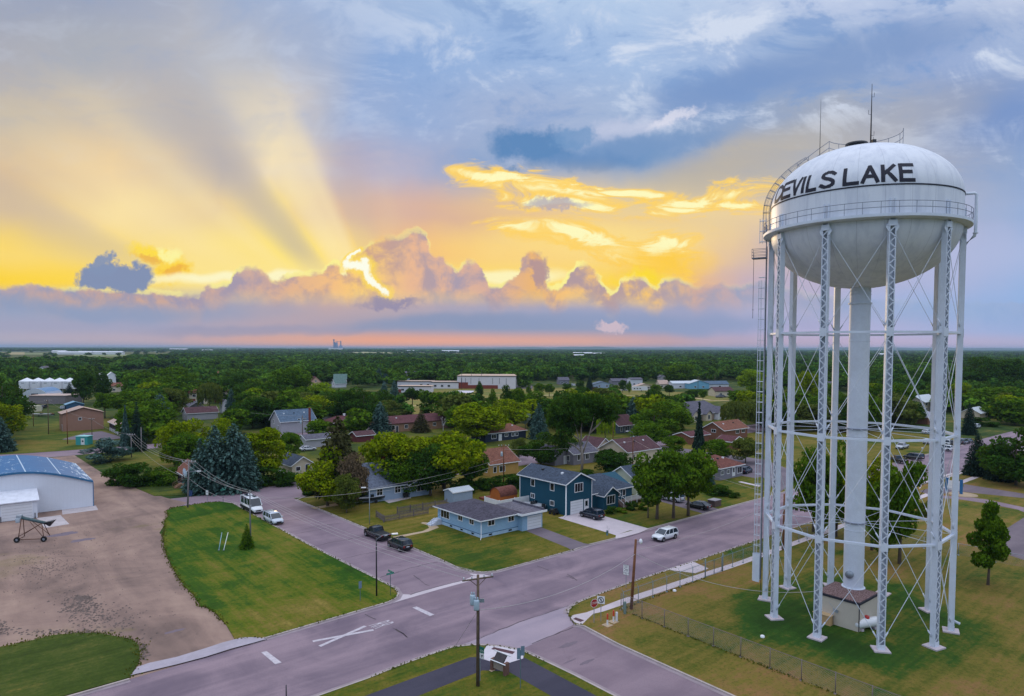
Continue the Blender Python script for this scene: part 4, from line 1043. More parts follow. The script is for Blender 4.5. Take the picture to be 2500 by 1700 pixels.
marker((55.8, 49.1), 'orange and white marker post beside the white utility pedestal')
b = thing('utility_pedestal', 'white rounded utility pedestal behind the orange marker posts', 'utility pedestal', W(56.2, 49.0, .1))
MB().lathe([(.14, 0), (.14, .95), (.1, 1.02), (.01, 1.05)], 12).build('housing', paint('pedestal_white', (215, 215, 222), .5), b)
b = thing('utility_pedestal', 'small grey-green utility pedestal at the fence corner', 'utility pedestal', (*GN('c4', 1048, 655), .1))
MB().lathe([(.16, 0), (.16, 1.3), (.1, 1.4), (.01, 1.42)], 10).build('housing', flat('pedestal_green', (112, 130, 124), .6), b)

# ---------------- the air itself: an even haze over the plain
hz = MB(); hz.box(-30000, -300, -1, 30000, 33000, 85)
m, t, out = newmat('haze_air')
pv = t.node('ShaderNodeVolumePrincipled'); pv.inputs['Color'].default_value = (*lin((176, 206, 240)), 1); pv.inputs['Density'].default_value = 5.5e-5; pv.inputs['Anisotropy'].default_value = 0.0
t.l.new(pv.outputs[0], out.inputs[1])
ho = hz.build('haze', m); tag(ho, 'thin pale blue evening haze over the plain', 'haze', kind='stuff')
# ================================================================ buildings
def sid(n, c, dep=.55): return flat('siding_' + n, c, .7, .06, .5, lines=('z', .22, dep))
S_BLUE = sid('light_blue', (150, 186, 216)); S_TEAL = sid('teal', (16, 76, 98), .5); S_YEL = sid('yellow', (190, 150, 84)); S_GREY = sid('grey', (128, 126, 138))
S_PALE = sid('pale_grey', (170, 168, 176)); S_WH = sid('white', (214, 214, 222), .4); S_CRM = sid('cream', (206, 192, 170), .4); S_NAVY = sid('navy', (36, 48, 68)); S_PGRN = sid('pale_green', (198, 204, 184))
S_RED = sid('red', (104, 46, 52)); S_SLATE = sid('slate', (76, 90, 100)); S_GB = sid('grey_blue', (150, 168, 190)); BRK = flat('brick_brown', (124, 84, 66), .9, .2, 2.5, lines=('z', .15, .3)); BRR = flat('brick_red', (128, 62, 50), .9, .2, 2.5, lines=('z', .15, .3))
R_DK = shingle('roof_charcoal', (76, 72, 84)); R_SL = shingle('roof_slate', (66, 76, 92)); R_ORG = shingle('roof_orange', (122, 80, 66)); R_RED = shingle('roof_red', (110, 68, 60)); R_BRN = shingle('roof_brown', (94, 58, 62)); R_MAR = shingle('roof_maroon', (86, 60, 64))
R_GRY = shingle('roof_grey', (96, 94, 106)); R_BLU = shingle('roof_bluegrey', (86, 104, 124)); R_TAN = shingle('roof_tan', (184, 160, 148), .12); R_METAL = flat('roof_metal', (196, 204, 212), .4, .06, .5, lines=('x', .5, .3)); R_GRN = shingle('roof_green', (96, 120, 116))
WPAINT = paint('door_white', (226, 228, 232), .45); DKD = flat('door_dark', (40, 44, 56), .5)
GDOOR = flat('garage_door_white', (226, 228, 234), .5, .03, .5, lines=('z', .5, .5))
FOUND = flat('foundation_paint', (168, 196, 220), .8)
def roof_on(b, x0, y0, x1, y1, h, rise, kind, axis, ov=.45, th=.16):
    X0, Y0, X1, Y1 = x0 - ov, y0 - ov, x1 + ov, y1 + ov
    if kind == 'flat':
        b.box(X0, Y0, h, X1, Y1, h + .3); return
    if axis == 'x':
        ym = (y0 + y1) / 2; s = rise / ((y1 - y0) / 2); e = h - ov * s
        if kind == 'gable':
            b.extr([(Y0, e), (ym, h + rise), (Y1, e), (Y1, e + th), (ym, h + rise + th * 1.15), (Y0, e + th)], 'x', X0, X1)
        else:
            r = (y1 - y0) / 2 * .98; xa, xb = min(x0 + r, (x0 + x1) / 2 - .01), max(x1 - r, (x0 + x1) / 2 + .01)
            v = [(X0, Y0, e), (X1, Y0, e), (X1, Y1, e), (X0, Y1, e), (X0, Y0, e + th), (X1, Y0, e + th), (X1, Y1, e + th), (X0, Y1, e + th), (xa, ym, h + rise + th), (xb, ym, h + rise + th)]
            b.add(v, [(0, 3, 2, 1), (0, 1, 5, 4), (1, 2, 6, 5), (2, 3, 7, 6), (3, 0, 4, 7), (4, 5, 9, 8), (5, 6, 9), (6, 7, 8, 9), (7, 4, 8)])
    else:
        xm = (x0 + x1) / 2; s = rise / ((x1 - x0) / 2); e = h - ov * s
        if kind == 'gable':
            b.extr([(X1, e), (xm, h + rise), (X0, e), (X0, e + th), (xm, h + rise + th * 1.15), (X1, e + th)], 'y', Y0, Y1)
        else:
            r = (x1 - x0) / 2 * .98; ya, yb = min(y0 + r, (y0 + y1) / 2 - .01), max(y1 - r, (y0 + y1) / 2 + .01)
            v = [(X0, Y0, e), (X1, Y0, e), (X1, Y1, e), (X0, Y1, e), (X0, Y0, e + th), (X1, Y0, e + th), (X1, Y1, e + th), (X0, Y1, e + th), (xm, ya, h + rise + th), (xm, yb, h + rise + th)]
            b.add(v, [(0, 3, 2, 1), (0, 1, 5, 4), (1, 2, 6, 5), (2, 3, 7, 6), (3, 0, 4, 7), (4, 5, 8), (5, 6, 9, 8), (6, 7, 9), (7, 4, 8, 9)])
def walls_on(b, x0, y0, x1, y1, h, rise, kind, axis, z0=0.0):
    b.box(x0, y0, z0, x1, y1, h)
    if kind == 'gable':
        if axis == 'x':
            b.extr([(y0, h), (y1, h), ((y0 + y1) / 2, h + rise)], 'x', x0, x1)
        else:
            b.extr([(x1, h), (x0, h), ((x0 + x1) / 2, h + rise)], 'y', y0, y1)
def trim_on(b, x0, y0, x1, y1, h, rise, kind, axis, ov=.45, th=.16):
    """white fascia boards just proud of the roof edge"""
    X0, Y0, X1, Y1 = x0 - ov, y0 - ov, x1 + ov, y1 + ov; o = .035
    if kind == 'flat':
        b.box(X0 - o, Y0 - o, h - .02, X1 + o, Y0 - .002, h + .33); b.box(X0 - o, Y0, h - .02, X0 - .002, Y1, h + .33); return
    s = rise / (((y1 - y0) if axis == 'x' else (x1 - x0)) / 2); e = h - ov * s
    z0, z1 = e - .04, e + th - .02
    if axis == 'x' or kind == 'hip': b.box(X0 - o, Y0 - o, z0, X1 + o, Y0 - .003, z1); b.box(X0 - o, Y1 + .003, z0, X1 + o, Y1 + o, z1)
    if axis == 'y' or kind == 'hip': b.box(X0 - o, Y0, z0, X0 - .003, Y1, z1); b.box(X1 + .003, Y0, z0, X1 + o, Y1, z1)
    if kind == 'gable':
        if axis == 'x':
            for X, a, c in ((X0, -o, -.003), (X1, .003, o)):
                ym = (y0 + y1) / 2
                b.extr([(Y0, e - .03), (ym, h + rise - .03), (Y1, e - .03), (Y1, e + th + .01), (ym, h + rise + th * 1.15 + .01), (Y0, e + th + .01)], 'x', X + a, X + c)
        else:
            for Y, a, c in ((Y0, -o, -.003), (Y1, .003, o)):
                xm = (x0 + x1) / 2
                b.extr([(X1, e - .03), (xm, h + rise - .03), (X0, e - .03), (X0, e + th + .01), (xm, h + rise + th * 1.15 + .01), (X1, e + th + .01)], 'y', Y + a, Y + c)
def window(par, face, pos, z, w, h, blk, glass=None, frame=None, muntin=1, off=0.0):
    """face 'F': y=pos plane looking toward -y ; 'L': x plane toward -x. blk=(x or y plane)"""
    glass = glass or GLS; frame = frame or WHT
    f = MB(); t_ = .10 if w > .7 else .07; d0 = .05
    def bx(a0, z0, a1, z1, o0, o1, b):
        if face == 'F': b.box(a0, blk - o1, z0, a1, blk - o0, z1)
        else: b.box(blk - o1, a0, z0, blk - o0, a1, z1)
    a = pos - w / 2; c = pos + w / 2
    bx(a - t_, z - t_, c + t_, z, 0, d0, f); bx(a - t_, z + h, c + t_, z + h + t_, 0, d0, f)
    bx(a - t_, z, a, z + h, 0, d0, f); bx(c, z, c + t_, z + h, 0, d0, f)
    for k in range(muntin):
        m_ = a + w * (k + 1) / (muntin + 1); bx(m_ - .022, z, m_ + .022, z + h, .012, d0 - .008, f)
    o = f.build('window', frame, par)
    g = MB(); bx(a, z, c, z + h, .0, .014, g); g.build('pane', glass, o)
    return o
def door(par, face, pos, z, w, h, blk, m=None, glassy=False, name='door'):
    m = m or WPAINT
    f = MB()
    def bx(a0, z0, a1, z1, o0, o1, b):
        if face == 'F': b.box(a0, blk - o1, z0, a1, blk - o0, z1)
        else: b.box(blk - o1, a0, z0, blk - o0, a1, z1)
    bx(pos - w / 2, z, pos + w / 2, z + h, 0, .045, f)
    o = f.build(name, m, par)
    fr = MB(); 
    bx(pos - w / 2 - .09, z, pos - w / 2 - .002, z + h + .09, 0, .06, fr); bx(pos + w / 2 + .002, z, pos + w / 2 + .09, z + h + .09, 0, .06, fr); bx(pos - w / 2, z + h + .002, pos + w / 2, z + h + .09, 0, .06, fr)
    fr.build('frame', WHT, o)
    if glassy:
        g = MB(); bx(pos - w * .3, z + h * .45, pos + w * .3, z + h * .9, .046, .06, g); g.build('pane', GLS, o)
    if name == 'door':
        g = MB(); bx(pos + w * .34, z + h * .45, pos + w * .42, z + h * .5, .046, .1, g); g.build('handle', DARKM, o)
    return o
def house(name, label, cat, u, v, du, dv, h, rise, kind, axis, wall, roof, wins=(), doors=(), extra=None, base=None, ov=.45, th=.16, trim=WHT, vents=0, chim=None, rz=TH, loc=None, z=.1, fbase=None):
    p = W(u, v, z) if loc is None else Vector((*loc, z))
    r = thing(name, label, cat, p, rz)
    zb = 0
    if base:
        b = MB(); b.box(-.02, -.02, 0, du + .02, dv + .02, base); b.build('foundation', fbase or CONC, r); zb = base
    b = MB(); walls_on(b, 0, 0, du, dv, h, rise, kind, axis, zb); b.build('wall', wall, r)
    b = MB(); roof_on(b, 0, 0, du, dv, h, rise, kind, axis, ov, th); ro = b.build('roof', roof, r)
    if trim:
        b = MB(); trim_on(b, 0, 0, du, dv, h, rise, kind, axis, ov, th); b.build('fascia', trim, ro)
    for i in range(vents):
        f = (i + .6) / (vents + .4)
        if axis == 'x': x_, y_ = du * f, dv * .32
        else: x_, y_ = du * .32, dv * f
        zz = h + rise * .64 + .1
        b = MB(); b.cbox((x_, y_, zz + .15), (.42, .42, .34)); b.build('roof_vent', DARKM if i % 2 else WHT, ro)
    if chim:
        b = MB(); b.cbox((chim[0], chim[1], h + rise * .5), (.6, .6, rise + 1.5)); b.cbox((chim[0], chim[1], h + rise * 1.0 + .8), (.7, .7, .12)); b.build('chimney', chim[2] if len(chim) > 2 else BRR, ro)
    for q in wins:
        f, pos, zz, w, hh = q[:5]; window(r, f, pos, zz, w, hh, 0, muntin=q[5] if len(q) > 5 else 1)
    for q in doors:
        f, pos, zz, w, hh, kd = q[:6]
        if kd == 'garage': door(r, f, pos, zz, w, hh, 0, GDOOR, name='garage_door')
        elif kd == 'dark': door(r, f, pos, zz, w, hh, 0, DKD)
        else: door(r, f, pos, zz, w, hh, 0, WPAINT, kd == 'glass')
    return r
# light-blue corner bungalow
h1 = house('bungalow', 'light blue corner bungalow with charcoal hip roof and white garage door', 'house', 64.6, 84.4, 7.6, 12.2, 2.95, 1.05, 'hip', 'y', S_BLUE, R_DK, base=.55, fbase=FOUND, ov=.6,
    wins=[('L', 10.0, 1.3, 2.4, 1.4, 2), ('L', 5.6, 1.75, 1.15, .8), ('L', 2.5, 1.75, 1.1, .8), ('F', 2.0, 1.75, 1.25, .85), ('F', 6.1, 1.75, 1.15, .85)])
for f, pos in (('L', 8.2), ('L', 5.2), ('L', 2.2), ('F', 1.8), ('F', 5.9)):
    window(h1, f, pos, .16, .7, .28, -.02, frame=FOUND, muntin=0)
b = MB(); b.box(-.06, -.06, .55, 7.66, -.02, .62); b.box(-.06, -.06, .55, -.02, 12.2, .62); b.build('water_table', flat('dark_blue_trim', (48, 84, 120)), h1)
b = MB(); b.box(7.6, -1.1, .0, 12.0, 6.4, 2.7); b.build('garage_wall', S_BLUE, h1)
b = MB(); b.box(7.0, -1.7, 2.7, 12.5, 6.8, 2.95); b.box(12.0, -1.2, 2.95, 12.25, 6.7, 3.25); gr = b.build('garage_roof', R_GRY, h1)
b = MB(); b.box(6.96, -1.74, 2.66, 12.54, -1.7, 3.0); b.box(6.96, -1.7, 2.66, 7.0, -.6, 3.0); b.build('fascia', WHT, gr)
door(h1, 'F', 10.2, .06, 2.9, 2.15, -1.1, GDOOR, name='garage_door')
b = MB(); b.tube([(-.08, -.08, 2.75), (-.08, -.08, .2), (-.9, -1.0, .1)], .06, 6); b.build('downspout', WHT, h1)
b = MB()
for k in range(4): b.box(-1.2 - .32 * k, 11.0, 0, -.9 - .32 * k, 12.4, .72 - .18 * k)
b.box(-.9, 11.0, 0, 0, 12.4, .9); st_ = b.build('steps', flat('step_white', (206, 212, 226)), h1)
b = MB(); b.tube([(-2.1, 11.0, 0), (-2.1, 11.0, .9), (-.1, 11.0, 1.8), (-.1, 11.0, .9)], .03, 4); b.build('handrail', DARKM, st_)
# teal two-storey house with lower wing
h2 = house('two_storey_house', 'dark teal two storey house with slate roofs, white trim and white garage door', 'house', 85.0, 86.2, 6.6, 12.6, 5.75, 1.5, 'gable', 'y', S_TEAL, R_SL, ov=.45, vents=2,
    wins=[('L', 8.9, 4.0, .95, 1.25, 0), ('L', 3.6, 4.0, .95, 1.25, 0), ('L', 8.9, 1.75, .95, .75), ('L', 3.6, 1.25, .95, .8), ('F', 3.2, 3.95, 2.0, 1.5, 2)],
    doors=[('F', 2.7, .02, 3.0, 2.3, 'garage'), ('F', 5.2, .1, 1.0, 2.1, 'glass')])
for q in ((-.07, -.07, .07, .1), (-.07, 12.5, 0.003, 12.65), (6.54, -.06, 6.66, 0)): MB().box(q[0], q[1], 0, q[2], q[3], 5.7).build('corner_trim', WHT, h2)
b = MB(); walls_on(b, 6.6, .5, 18.6, 9.5, 3.0, 2.2, 'gable', 'x'); b.build('wing_wall', S_TEAL, h2)
b = MB(); roof_on(b, 6.75, .5, 18.6, 9.5, 3.0, 2.2, 'hip', 'x', .4); rw = b.build('wing_roof', R_SL, h2)
b = MB(); trim_on(b, 6.75, .5, 18.6, 9.5, 3.0, 2.2, 'hip', 'x', .4); b.build('fascia', WHT, rw)
b = MB(); walls_on(b, 8.5, -1.4, 12.4, .5, 2.7, 1.3, 'gable', 'y'); b.build('porch_wall', S_TEAL, h2)
b = MB(); roof_on(b, 8.5, -1.4, 12.4, 3.6, 2.7, 1.3, 'gable', 'y', .35); rp_ = b.build('porch_roof', R_SL, h2)
b = MB(); trim_on(b, 8.5, -1.4, 12.4, 3.6, 2.7, 1.3, 'gable', 'y', .35); b.build('fascia', WHT, rp_)
window(h2, 'F', 10.3, .95, 2.1, 1.5, -1.4, muntin=2); window(h2, 'F', 14.6, 1.4, .8, 1.1, .5, muntin=0); window(h2, 'F', 16.2, 1.4, .8, 1.1, .5, muntin=0)
b = MB()
for k in range(4): b.box(12.5, -1.6 - .3 * k, 0, 13.9, -1.3 - .3 * k, .75 - .18 * k)
b.box(12.5, -1.3, 0, 14.2, .5, .85); b.build('steps', flat('step_brown', (96, 78, 70)), h2)
b = MB()
for x_ in (12.5, 13.9): b.tube([(x_, -2.7, 0), (x_, -2.7, .9), (x_, -.9, 1.8), (x_, -.9, .8)], .045, 4)
b.build('handrail', WHT, h2)
b = MB(); b.tube([(-.12, -.1, 5.6), (-.12, -.1, .3), (-1.6, -.9, .1)], .06, 6); b.build('downspout', WHT, h2)
b = MB(); b.box(14.2, -1.6, .55, 21.0, .5, .72); dk = b.build('deck', flat('deck_brown', (110, 92, 84)), h2)
b = MB()
for x_ in np.arange(14.2, 21.1, 1.7): b.box(x_ - .06, -1.66, .1, x_ + .06, -1.54, 1.75)
for x_ in np.arange(14.3, 21.0, .16): b.box(x_ - .03, -1.62, .8, x_ + .03, -1.58, 1.6)
b.box(14.2, -1.64, 1.6, 21.0, -1.56, 1.68); b.box(20.96, -1.6, .8, 21.0, .5, 1.68)
b.build('railing', WPAINT, dk)
# others near the crossroads
h3 = house('cottage', 'mustard yellow house with orange shingle roof behind the dark shrubs', 'house', 97.2, 123.6, 8.6, 9.6, 3.0, 2.6, 'gable', 'x', S_YEL, R_ORG, vents=0, wins=[('L', 4.8, 3.5, .9, 1.2, 0), ('F', 1.4, .9, .8, 1.3, 0), ('F', 3.6, .9, 1.6, 1.3, 1), ('L', 1.6, .9, .9, 1.1)])
h4 = house('cottage', 'grey blue cottage with steep slate roof half hidden by trees', 'house', 62.8, 117.4, 8.0, 8.4, 3.0, 3.9, 'gable', 'x', S_GB, shingle('roof_dove', (104, 112, 130)), wins=[('F', 6.2, 1.2, 1.2, 1.2), ('F', 2.2, 1.2, 1.2, 1.2), ('L', 3.4, 1.0, 1.0, 1.2), ('L', 5.2, 4.0, 1.0, 1.1)], chim=(5.6, 4.7))
house('garage', 'pale blue garage with two windows beside the patio', 'garage', 71.4, 116.8, 5.2, 6.6, 2.6, 1.2, 'gable', 'y', S_GB, R_GRY, wins=[('F', 2.5, 1.0, 1.6, 1.0)], doors=[('L', 2.2, .1, .9, 2.0, 'white')])
house('garden_shed', 'small pale blue garden shed behind the light blue bungalow', 'shed', *GUV(*N('b3', 960, 705)), 4.6, 3.0, 2.1, .5, 'gable', 'x', S_GB, R_METAL, ov=.15)
bs = thing('barrel_shed', 'orange barn shaped shed with rounded red roof behind the white fence', 'shed', W(*GUV(*N('b3', 1440, 700)), .1), TH)
b = MB(); n = 12
pr_ = [(1.7 * math.cos(math.pi * k / n), 1.5 + 1.55 * math.sin(math.pi * k / n)) for k in range(n + 1)]
b.extr([(-1.7, 0), (1.7, 0)] + [(p * .97, q * .985) for p, q in pr_], 'x', 0, 4.0); b.build('wall', flat('shed_orange', (176, 98, 42), .8, .1), bs)
b = MB(); b.extr([(p, q) for p, q in pr_] + [(p * .97, q * .985) for p, q in reversed(pr_)], 'x', -.15, 4.15); b.build('roof', R_RED, bs)
for k, (x_, y_) in enumerate(((2.0, -1.9),)):
    b = MB(); b.box(0, 0, 0, 3.2, 2.2, .35); tag(b.build('garden_planter', flat('planter_red', (128, 66, 50)), None, W(*GUV(*N('b3', 1330, 670)), .1), TH), 'low reddish wooden planter between shed and bungalow', 'planter')
fe = thing('privacy_fence', 'tall white privacy fence panels joining the teal house', 'fence', W(79.3, 93.0, .1), TH)
b = MB(); b.box(-1.6, 3.1, 0, -1.5, 7.5, 2.0); b.build('panel', WPAINT, fe); b = MB(); b.box(-1.5, 3.1, 0, 5.7, 3.2, 2.0); b.build('panel', WPAINT, fe)
for x_, y_ in ((-1.55, 3.1), (-1.55, 7.5), (2.1, 3.1)): MB().box(x_ - .07, y_ - .07, 0, x_ + .07, y_ + .07, 2.12).build('post', WHT, fe)
def picket_fence(label, A, B_, h=1.15, col=None, gap=.24):
    a = W(*A, .1); c = W(*B_, .1); d = c - a; L = d.length
    r = thing('picket_fence', label, 'fence', a, math.atan2(d.y, d.x)); col = col or flat('fence_weathered', (110, 100, 102), .9, .25, 2)
    b = MB(); x_ = 0
    while x_ < L: b.box(x_, -.03, .08, x_ + .11, .0, h); x_ += gap
    b.build('pickets', col, r)
    b = MB(); b.box(0, 0, .3, L, .05, .39); b.box(0, 0, h - .3, L, .05, h - .21); b.build('rail', col, r)
    n = max(1, int(L / 2.4))
    for k in range(n + 1): MB().box(L * k / n - .06, .05, 0, L * k / n + .06, .17, h + .1).build('post', col, r)
picket_fence('weathered picket fence in front of the bungalow steps', (57.7, 102.7), (66.8, 102.9))
picket_fence('weathered picket fence set back behind the front one', (62.5, 106.4), (73.0, 106.0), 1.25)
picket_fence('short weathered fence turning toward the street from the picket fence', (57.7, 102.7), (58.4, 106.6))
# white gable cottage by the cross street
L5 = GUV(*N('b2', 990, 395))
h5 = house('cottage', 'small cream cottage with dark roof and dark front door by the side street', 'house', L5[0], L5[1] , 5.2, 8.0, 2.6, 1.7, 'gable', 'y', S_CRM, R_SL, base=.5, fbase=WHT, wins=[('F', 1.5, 1.2, 1.0, .9, 0)], doors=[('F', 3.7, .5, .9, 2.0, 'dark')])
b = MB()
for k in range(3): b.box(3.1, -1.2 - .3 * k, 0, 4.4, -.9 - .3 * k, .5 - .16 * k)
b.box(3.1, -.9, 0, 4.4, 0, .55); sp_ = b.build('steps', flat('step_redwood', (110, 54, 40)), h5)
b = MB()
for x_ in (3.1, 4.4): b.tube([(x_, -1.9, 0), (x_, -1.9, .9), (x_, -.1, 1.5)], .04, 4)
b.build('handrail', flat('step_redwood', (110, 54, 40)), sp_)
house('cottage', 'small dark cottage with orange roof and wooden steps by the round shrubs', 'house', *GUV(*N('b1', 1745, 420)), 4.5, 5.5, 2.8, 2.0, 'gable', 'y', flat('dark_stucco', (62, 56, 60), .9, .2), R_ORG, base=.4, wins=[('L', 1.6, 1.2, .6, 1.1, 0), ('F', 1.2, 1.2, .6, 1.1, 0)], doors=[('F', 3.2, .5, .9, 2.0, 'white')])
b = MB(); o_ = W(*GUV(*N('b1', 1700, 438)), .1)
for k in range(4): b.box(-.3 * k, 0, 0, .3 - .3 * k, 1.5, .8 - .2 * k)
b.box(.3, 0, .7, 1.8, 1.5, .8)
for y_ in (0, 1.5): b.tube([(-1.0, y_, 0), (-1.0, y_, .9), (.3, y_, 1.7), (1.8, y_, 1.7)], .04, 4)
tag(b.build('wooden_steps', flat('step_wood', (134, 100, 78)), None, o_, TH), 'wooden porch steps in front of the small dark cottage', 'steps')
def at(f, x, y): return GUV(*N(f, x, y))
def hq(label, f, x, y, du, dv, h, rise, kind, axis, wall, roof, name='house', cat='house', **kw):
    u, v = at(f, x, y); return house(name, label, cat, u, v, du, dv, h, rise, kind, axis, wall, roof, z=kw.pop('z', .05), **kw)
# row around the second street and behind
hq('grey house with blue shingle roof and brick chimney among the trees', 'a2', 1330, 1120, 12.5, 9.5, 4.4, 3.4, 'gable', 'x', S_PALE, R_BLU, wins=[('F', 6.5, 3.6, .9, 1.3), ('F', 8.4, 3.6, .9, 1.3), ('L', 2.5, 1.2, .9, 1.6), ('L', 6.5, 3.2, .9, 1.3)], chim=(10.2, -.4), vents=3)
hq('grey garage with pale roof below the blue roofed grey house', 'a2', 1620, 1280, 7.6, 6.0, 2.6, 1.0, 'gable', 'x', S_PALE, R_GRY, name='garage', cat='garage', wins=[('F', 5.4, 1.0, .7, .7)])
hq('pale two storey house with low gable standing behind the blue roofed house', 'a2', 1590, 1020, 9.8, 8, 4.5, 1.2, 'gable', 'y', S_PALE, R_GRY, wins=[('F', 3.6, 3.0, 1.2, .9), ('F', 7.4, 3.0, 1.2, .9), ('F', 2.0, .9, 1.2, 1.0), ('F', 6, .9, 2, 1.0)])
hq('single storey grey wing with slate roof right of the pale two storey house', 'a2', 1830, 985, 5.6, 5, 3.0, 1.1, 'gable', 'x', S_PALE, R_SL)
hq('red house with broad brown hip roof and chimney pipe', 'a2', 1900, 1085, 12.5, 8, 3.0, 1.8, 'hip', 'x', S_RED, R_BRN, wins=[('F', 9, 1.2, 1, 1)], chim=(7, 4, WHT))
hq('red barn style garage with dark double pitched roof', 'a3', 215, 1095, 5.4, 5.4, 2.6, 1.9, 'gable', 'y', S_RED, R_MAR, name='barn_garage', cat='garage', wins=[('F', 3.8, 2.5, .6, .9)])
hq('small red shed with maroon roof next to the white car', 'a3', 330, 1215, 6.2, 4.4, 2.2, 1.0, 'gable', 'x', S_RED, R_MAR, name='garden_shed', cat='shed')
hq('long tan building with brown shingle roof across from the park', 'a3', 640, 1110, 27.0, 10.0, 3.2, 2.0, 'gable', 'x', flat('tan_stucco', (150, 116, 92), .9, .12), R_BRN, trim=None, vents=2, name='long_building', cat='building', wins=[('F', 3.0, 1.0, 2.6, 1.5, 1), ('F', 9, 1.2, 1.2, 1.2), ('F', 14, 1.2, 1.2, 1.2), ('F', 21, 1.2, 1.2, 1.2), ('F', 25, 1.2, 1.2, 1.2)], doors=[('F', 5.2, .1, .9, 2.1, 'dark')])
hq('navy house with red hip roof, white windows and orange door frame', 'a3', 1790, 1215, 17.0, 7.5, 2.9, 1.9, 'hip', 'x', S_NAVY, R_ORG, vents=3, wins=[('F', 3.4, 1.0, 1.8, 1.3, 1), ('F', 8.6, 1.3, 1.2, 1.0), ('F', 11.4, 1.2, 1.1, 1.0), ('F', 13.0, 1.2, 1.1, 1.0), ('L', 3, 1.2, 1, 1)], doors=[('F', 6.0, .1, 1.1, 2.1, 'white')], chim=(2.6, 6.0, WHT))
hq('grey gabled garage with dark roof right behind the teal house', 'a4', 720, 1480, 5.4, 6.5, 2.8, 1.7, 'gable', 'y', S_GREY, R_DK, name='garage', cat='garage', doors=[('F', 3.6, .1, .9, 2.1, 'white')])
hq('grey house with dark shingle roof and glazed porch under the big cottonwood', 'a4', 930, 1475, 8.5, 7.5, 3.0, 2.0, 'gable', 'x', S_GREY, R_GRY, wins=[('L', 2.0, 1.0, 1.2, 1.3), ('L', 5.0, 1.0, 1.6, 1.4, 2), ('F', 1.9, 1.2, .8, 1.5, 0), ('F', 5, 1.2, 1.2, 1.3)])
hq('cream gabled house with long maroon roof behind the dark round tree', 'a4', 1540, 1470, 13.0, 9.5, 3.4, 2.6, 'gable', 'x', S_CRM, R_MAR, vents=3, wins=[('F', 2.4, 1.3, 1.0, 1.2), ('F', 5, 1.3, 1.2, 1.2), ('L', 4, 1.2, 1.2, 1.2)])
hq('cream gable end with maroon roof left of the long maroon roof', 'a4', 1200, 1400, 5.5, 6.5, 3.3, 2.0, 'gable', 'y', S_CRM, R_MAR)
hq('slate grey house with maroon roof across the street from the silver car', 'a4', 1440, 1115, 9.5, 9, 2.9, 3.0, 'gable', 'x', S_SLATE, R_MAR, wins=[('F', 1.6, .8, 1.1, 1.5), ('F', 6.6, .8, 1.0, 1.5)], doors=[('F', 4.0, .1, 1, 2.1, 'dark')])
hq('grey roofed house tucked behind the maroon roofed slate house', 'a4', 1590, 1000, 12, 9, 3.0, 2.8, 'hip', 'x', S_GREY, R_GRY)
h13 = hq('large beige house with broad grey roof, twin gables and white garage doors', 'a5', 850, 985, 25, 12, 3.2, 4.4, 'hip', 'x', flat('beige_brick', (164, 144, 130), .9, .15, lines=('z', .2, .3)), R_GRY, wins=[('F', 6.8, .8, 1.8, 1.4, 2), ('F', 14.5, .9, 1.3, 1.3)])
for gx, gw in ((-.5, 4.8), (9.2, 3.8), (17.5, 6.6)):
    b = MB(); walls_on(b, gx, -1.8, gx + gw, .3, 3.0, gw * .36, 'gable', 'y'); b.build('gable_wall', S_CRM if gx < 12 else S_WH, h13)
    b = MB(); roof_on(b, gx, -1.8, gx + gw, 4.0, 3.0, gw * .36, 'gable', 'y', .4); b.build('gable_roof', R_GRY, h13)
    if gx < 12: window(h13, 'F', gx + gw / 2, .8, 1.4, 1.7, -1.8, muntin=1)
for gx in (19.3, 22.3): door(h13, 'F', gx, .05, 2.5, 2.2, -1.8, GDOOR, name='garage_door')
hq('brown brick house with orange red gable roof beyond the tall spruce', 'a5', 1240, 1200, 14, 8, 3.6, 2.2, 'gable', 'x', BRK, R_ORG, vents=2, wins=[('L', 3.8, 2.6, 1.6, .9), ('F', 8.0, 2.0, 1.8, 1.1), ('F', 11.5, 2.0, 1.8, 1.1)])
hq('low brown roofed garage left of the brown brick house', 'a5', 860, 1240, 10, 6, 2.6, 1.0, 'gable', 'x', BRK, R_BRN, name='garage', cat='garage')
hq('small brown roofed outbuilding in front of the brown brick house', 'a5', 1330, 1300, 6.5, 5, 2.5, 1.2, 'gable', 'y', BRK, R_BRN, name='outbuilding', cat='outbuilding')
hq('grey bungalow with brick red hip roof and turquoise door', 'b5', 1195, 440, 9.4, 9.0, 2.9, 1.9, 'hip', 'x', S_GREY, R_RED, vents=4, wins=[('F', 1.0, 1.3, 1.0, .8), ('F', 3.4, 1.3, .9, .8), ('F', 8.1, .9, 1.8, 1.4, 1)], doors=[('F', 5.6, .4, 1.0, 2.1, 'glass')])
hq('pale green cottage with dark roof left of the street trees', 'b4', 1640, 605, 9.0, 7.6, 3.0, 2.3, 'gable', 'x', S_PGRN, R_SL, wins=[('L', 2.2, 1.1, .9, 1.2), ('F', 3, 1.1, 1.0, 1.2)])
hq('white bungalow with blue roof glimpsed behind the three street trees', 'b5', 700, 500, 9, 7, 2.8, 1.8, 'gable', 'x', S_WH, R_BLU, wins=[('F', 3, 1.1, 1.0, 1.1), ('F', 7, 1.1, 1.0, 1.1)])
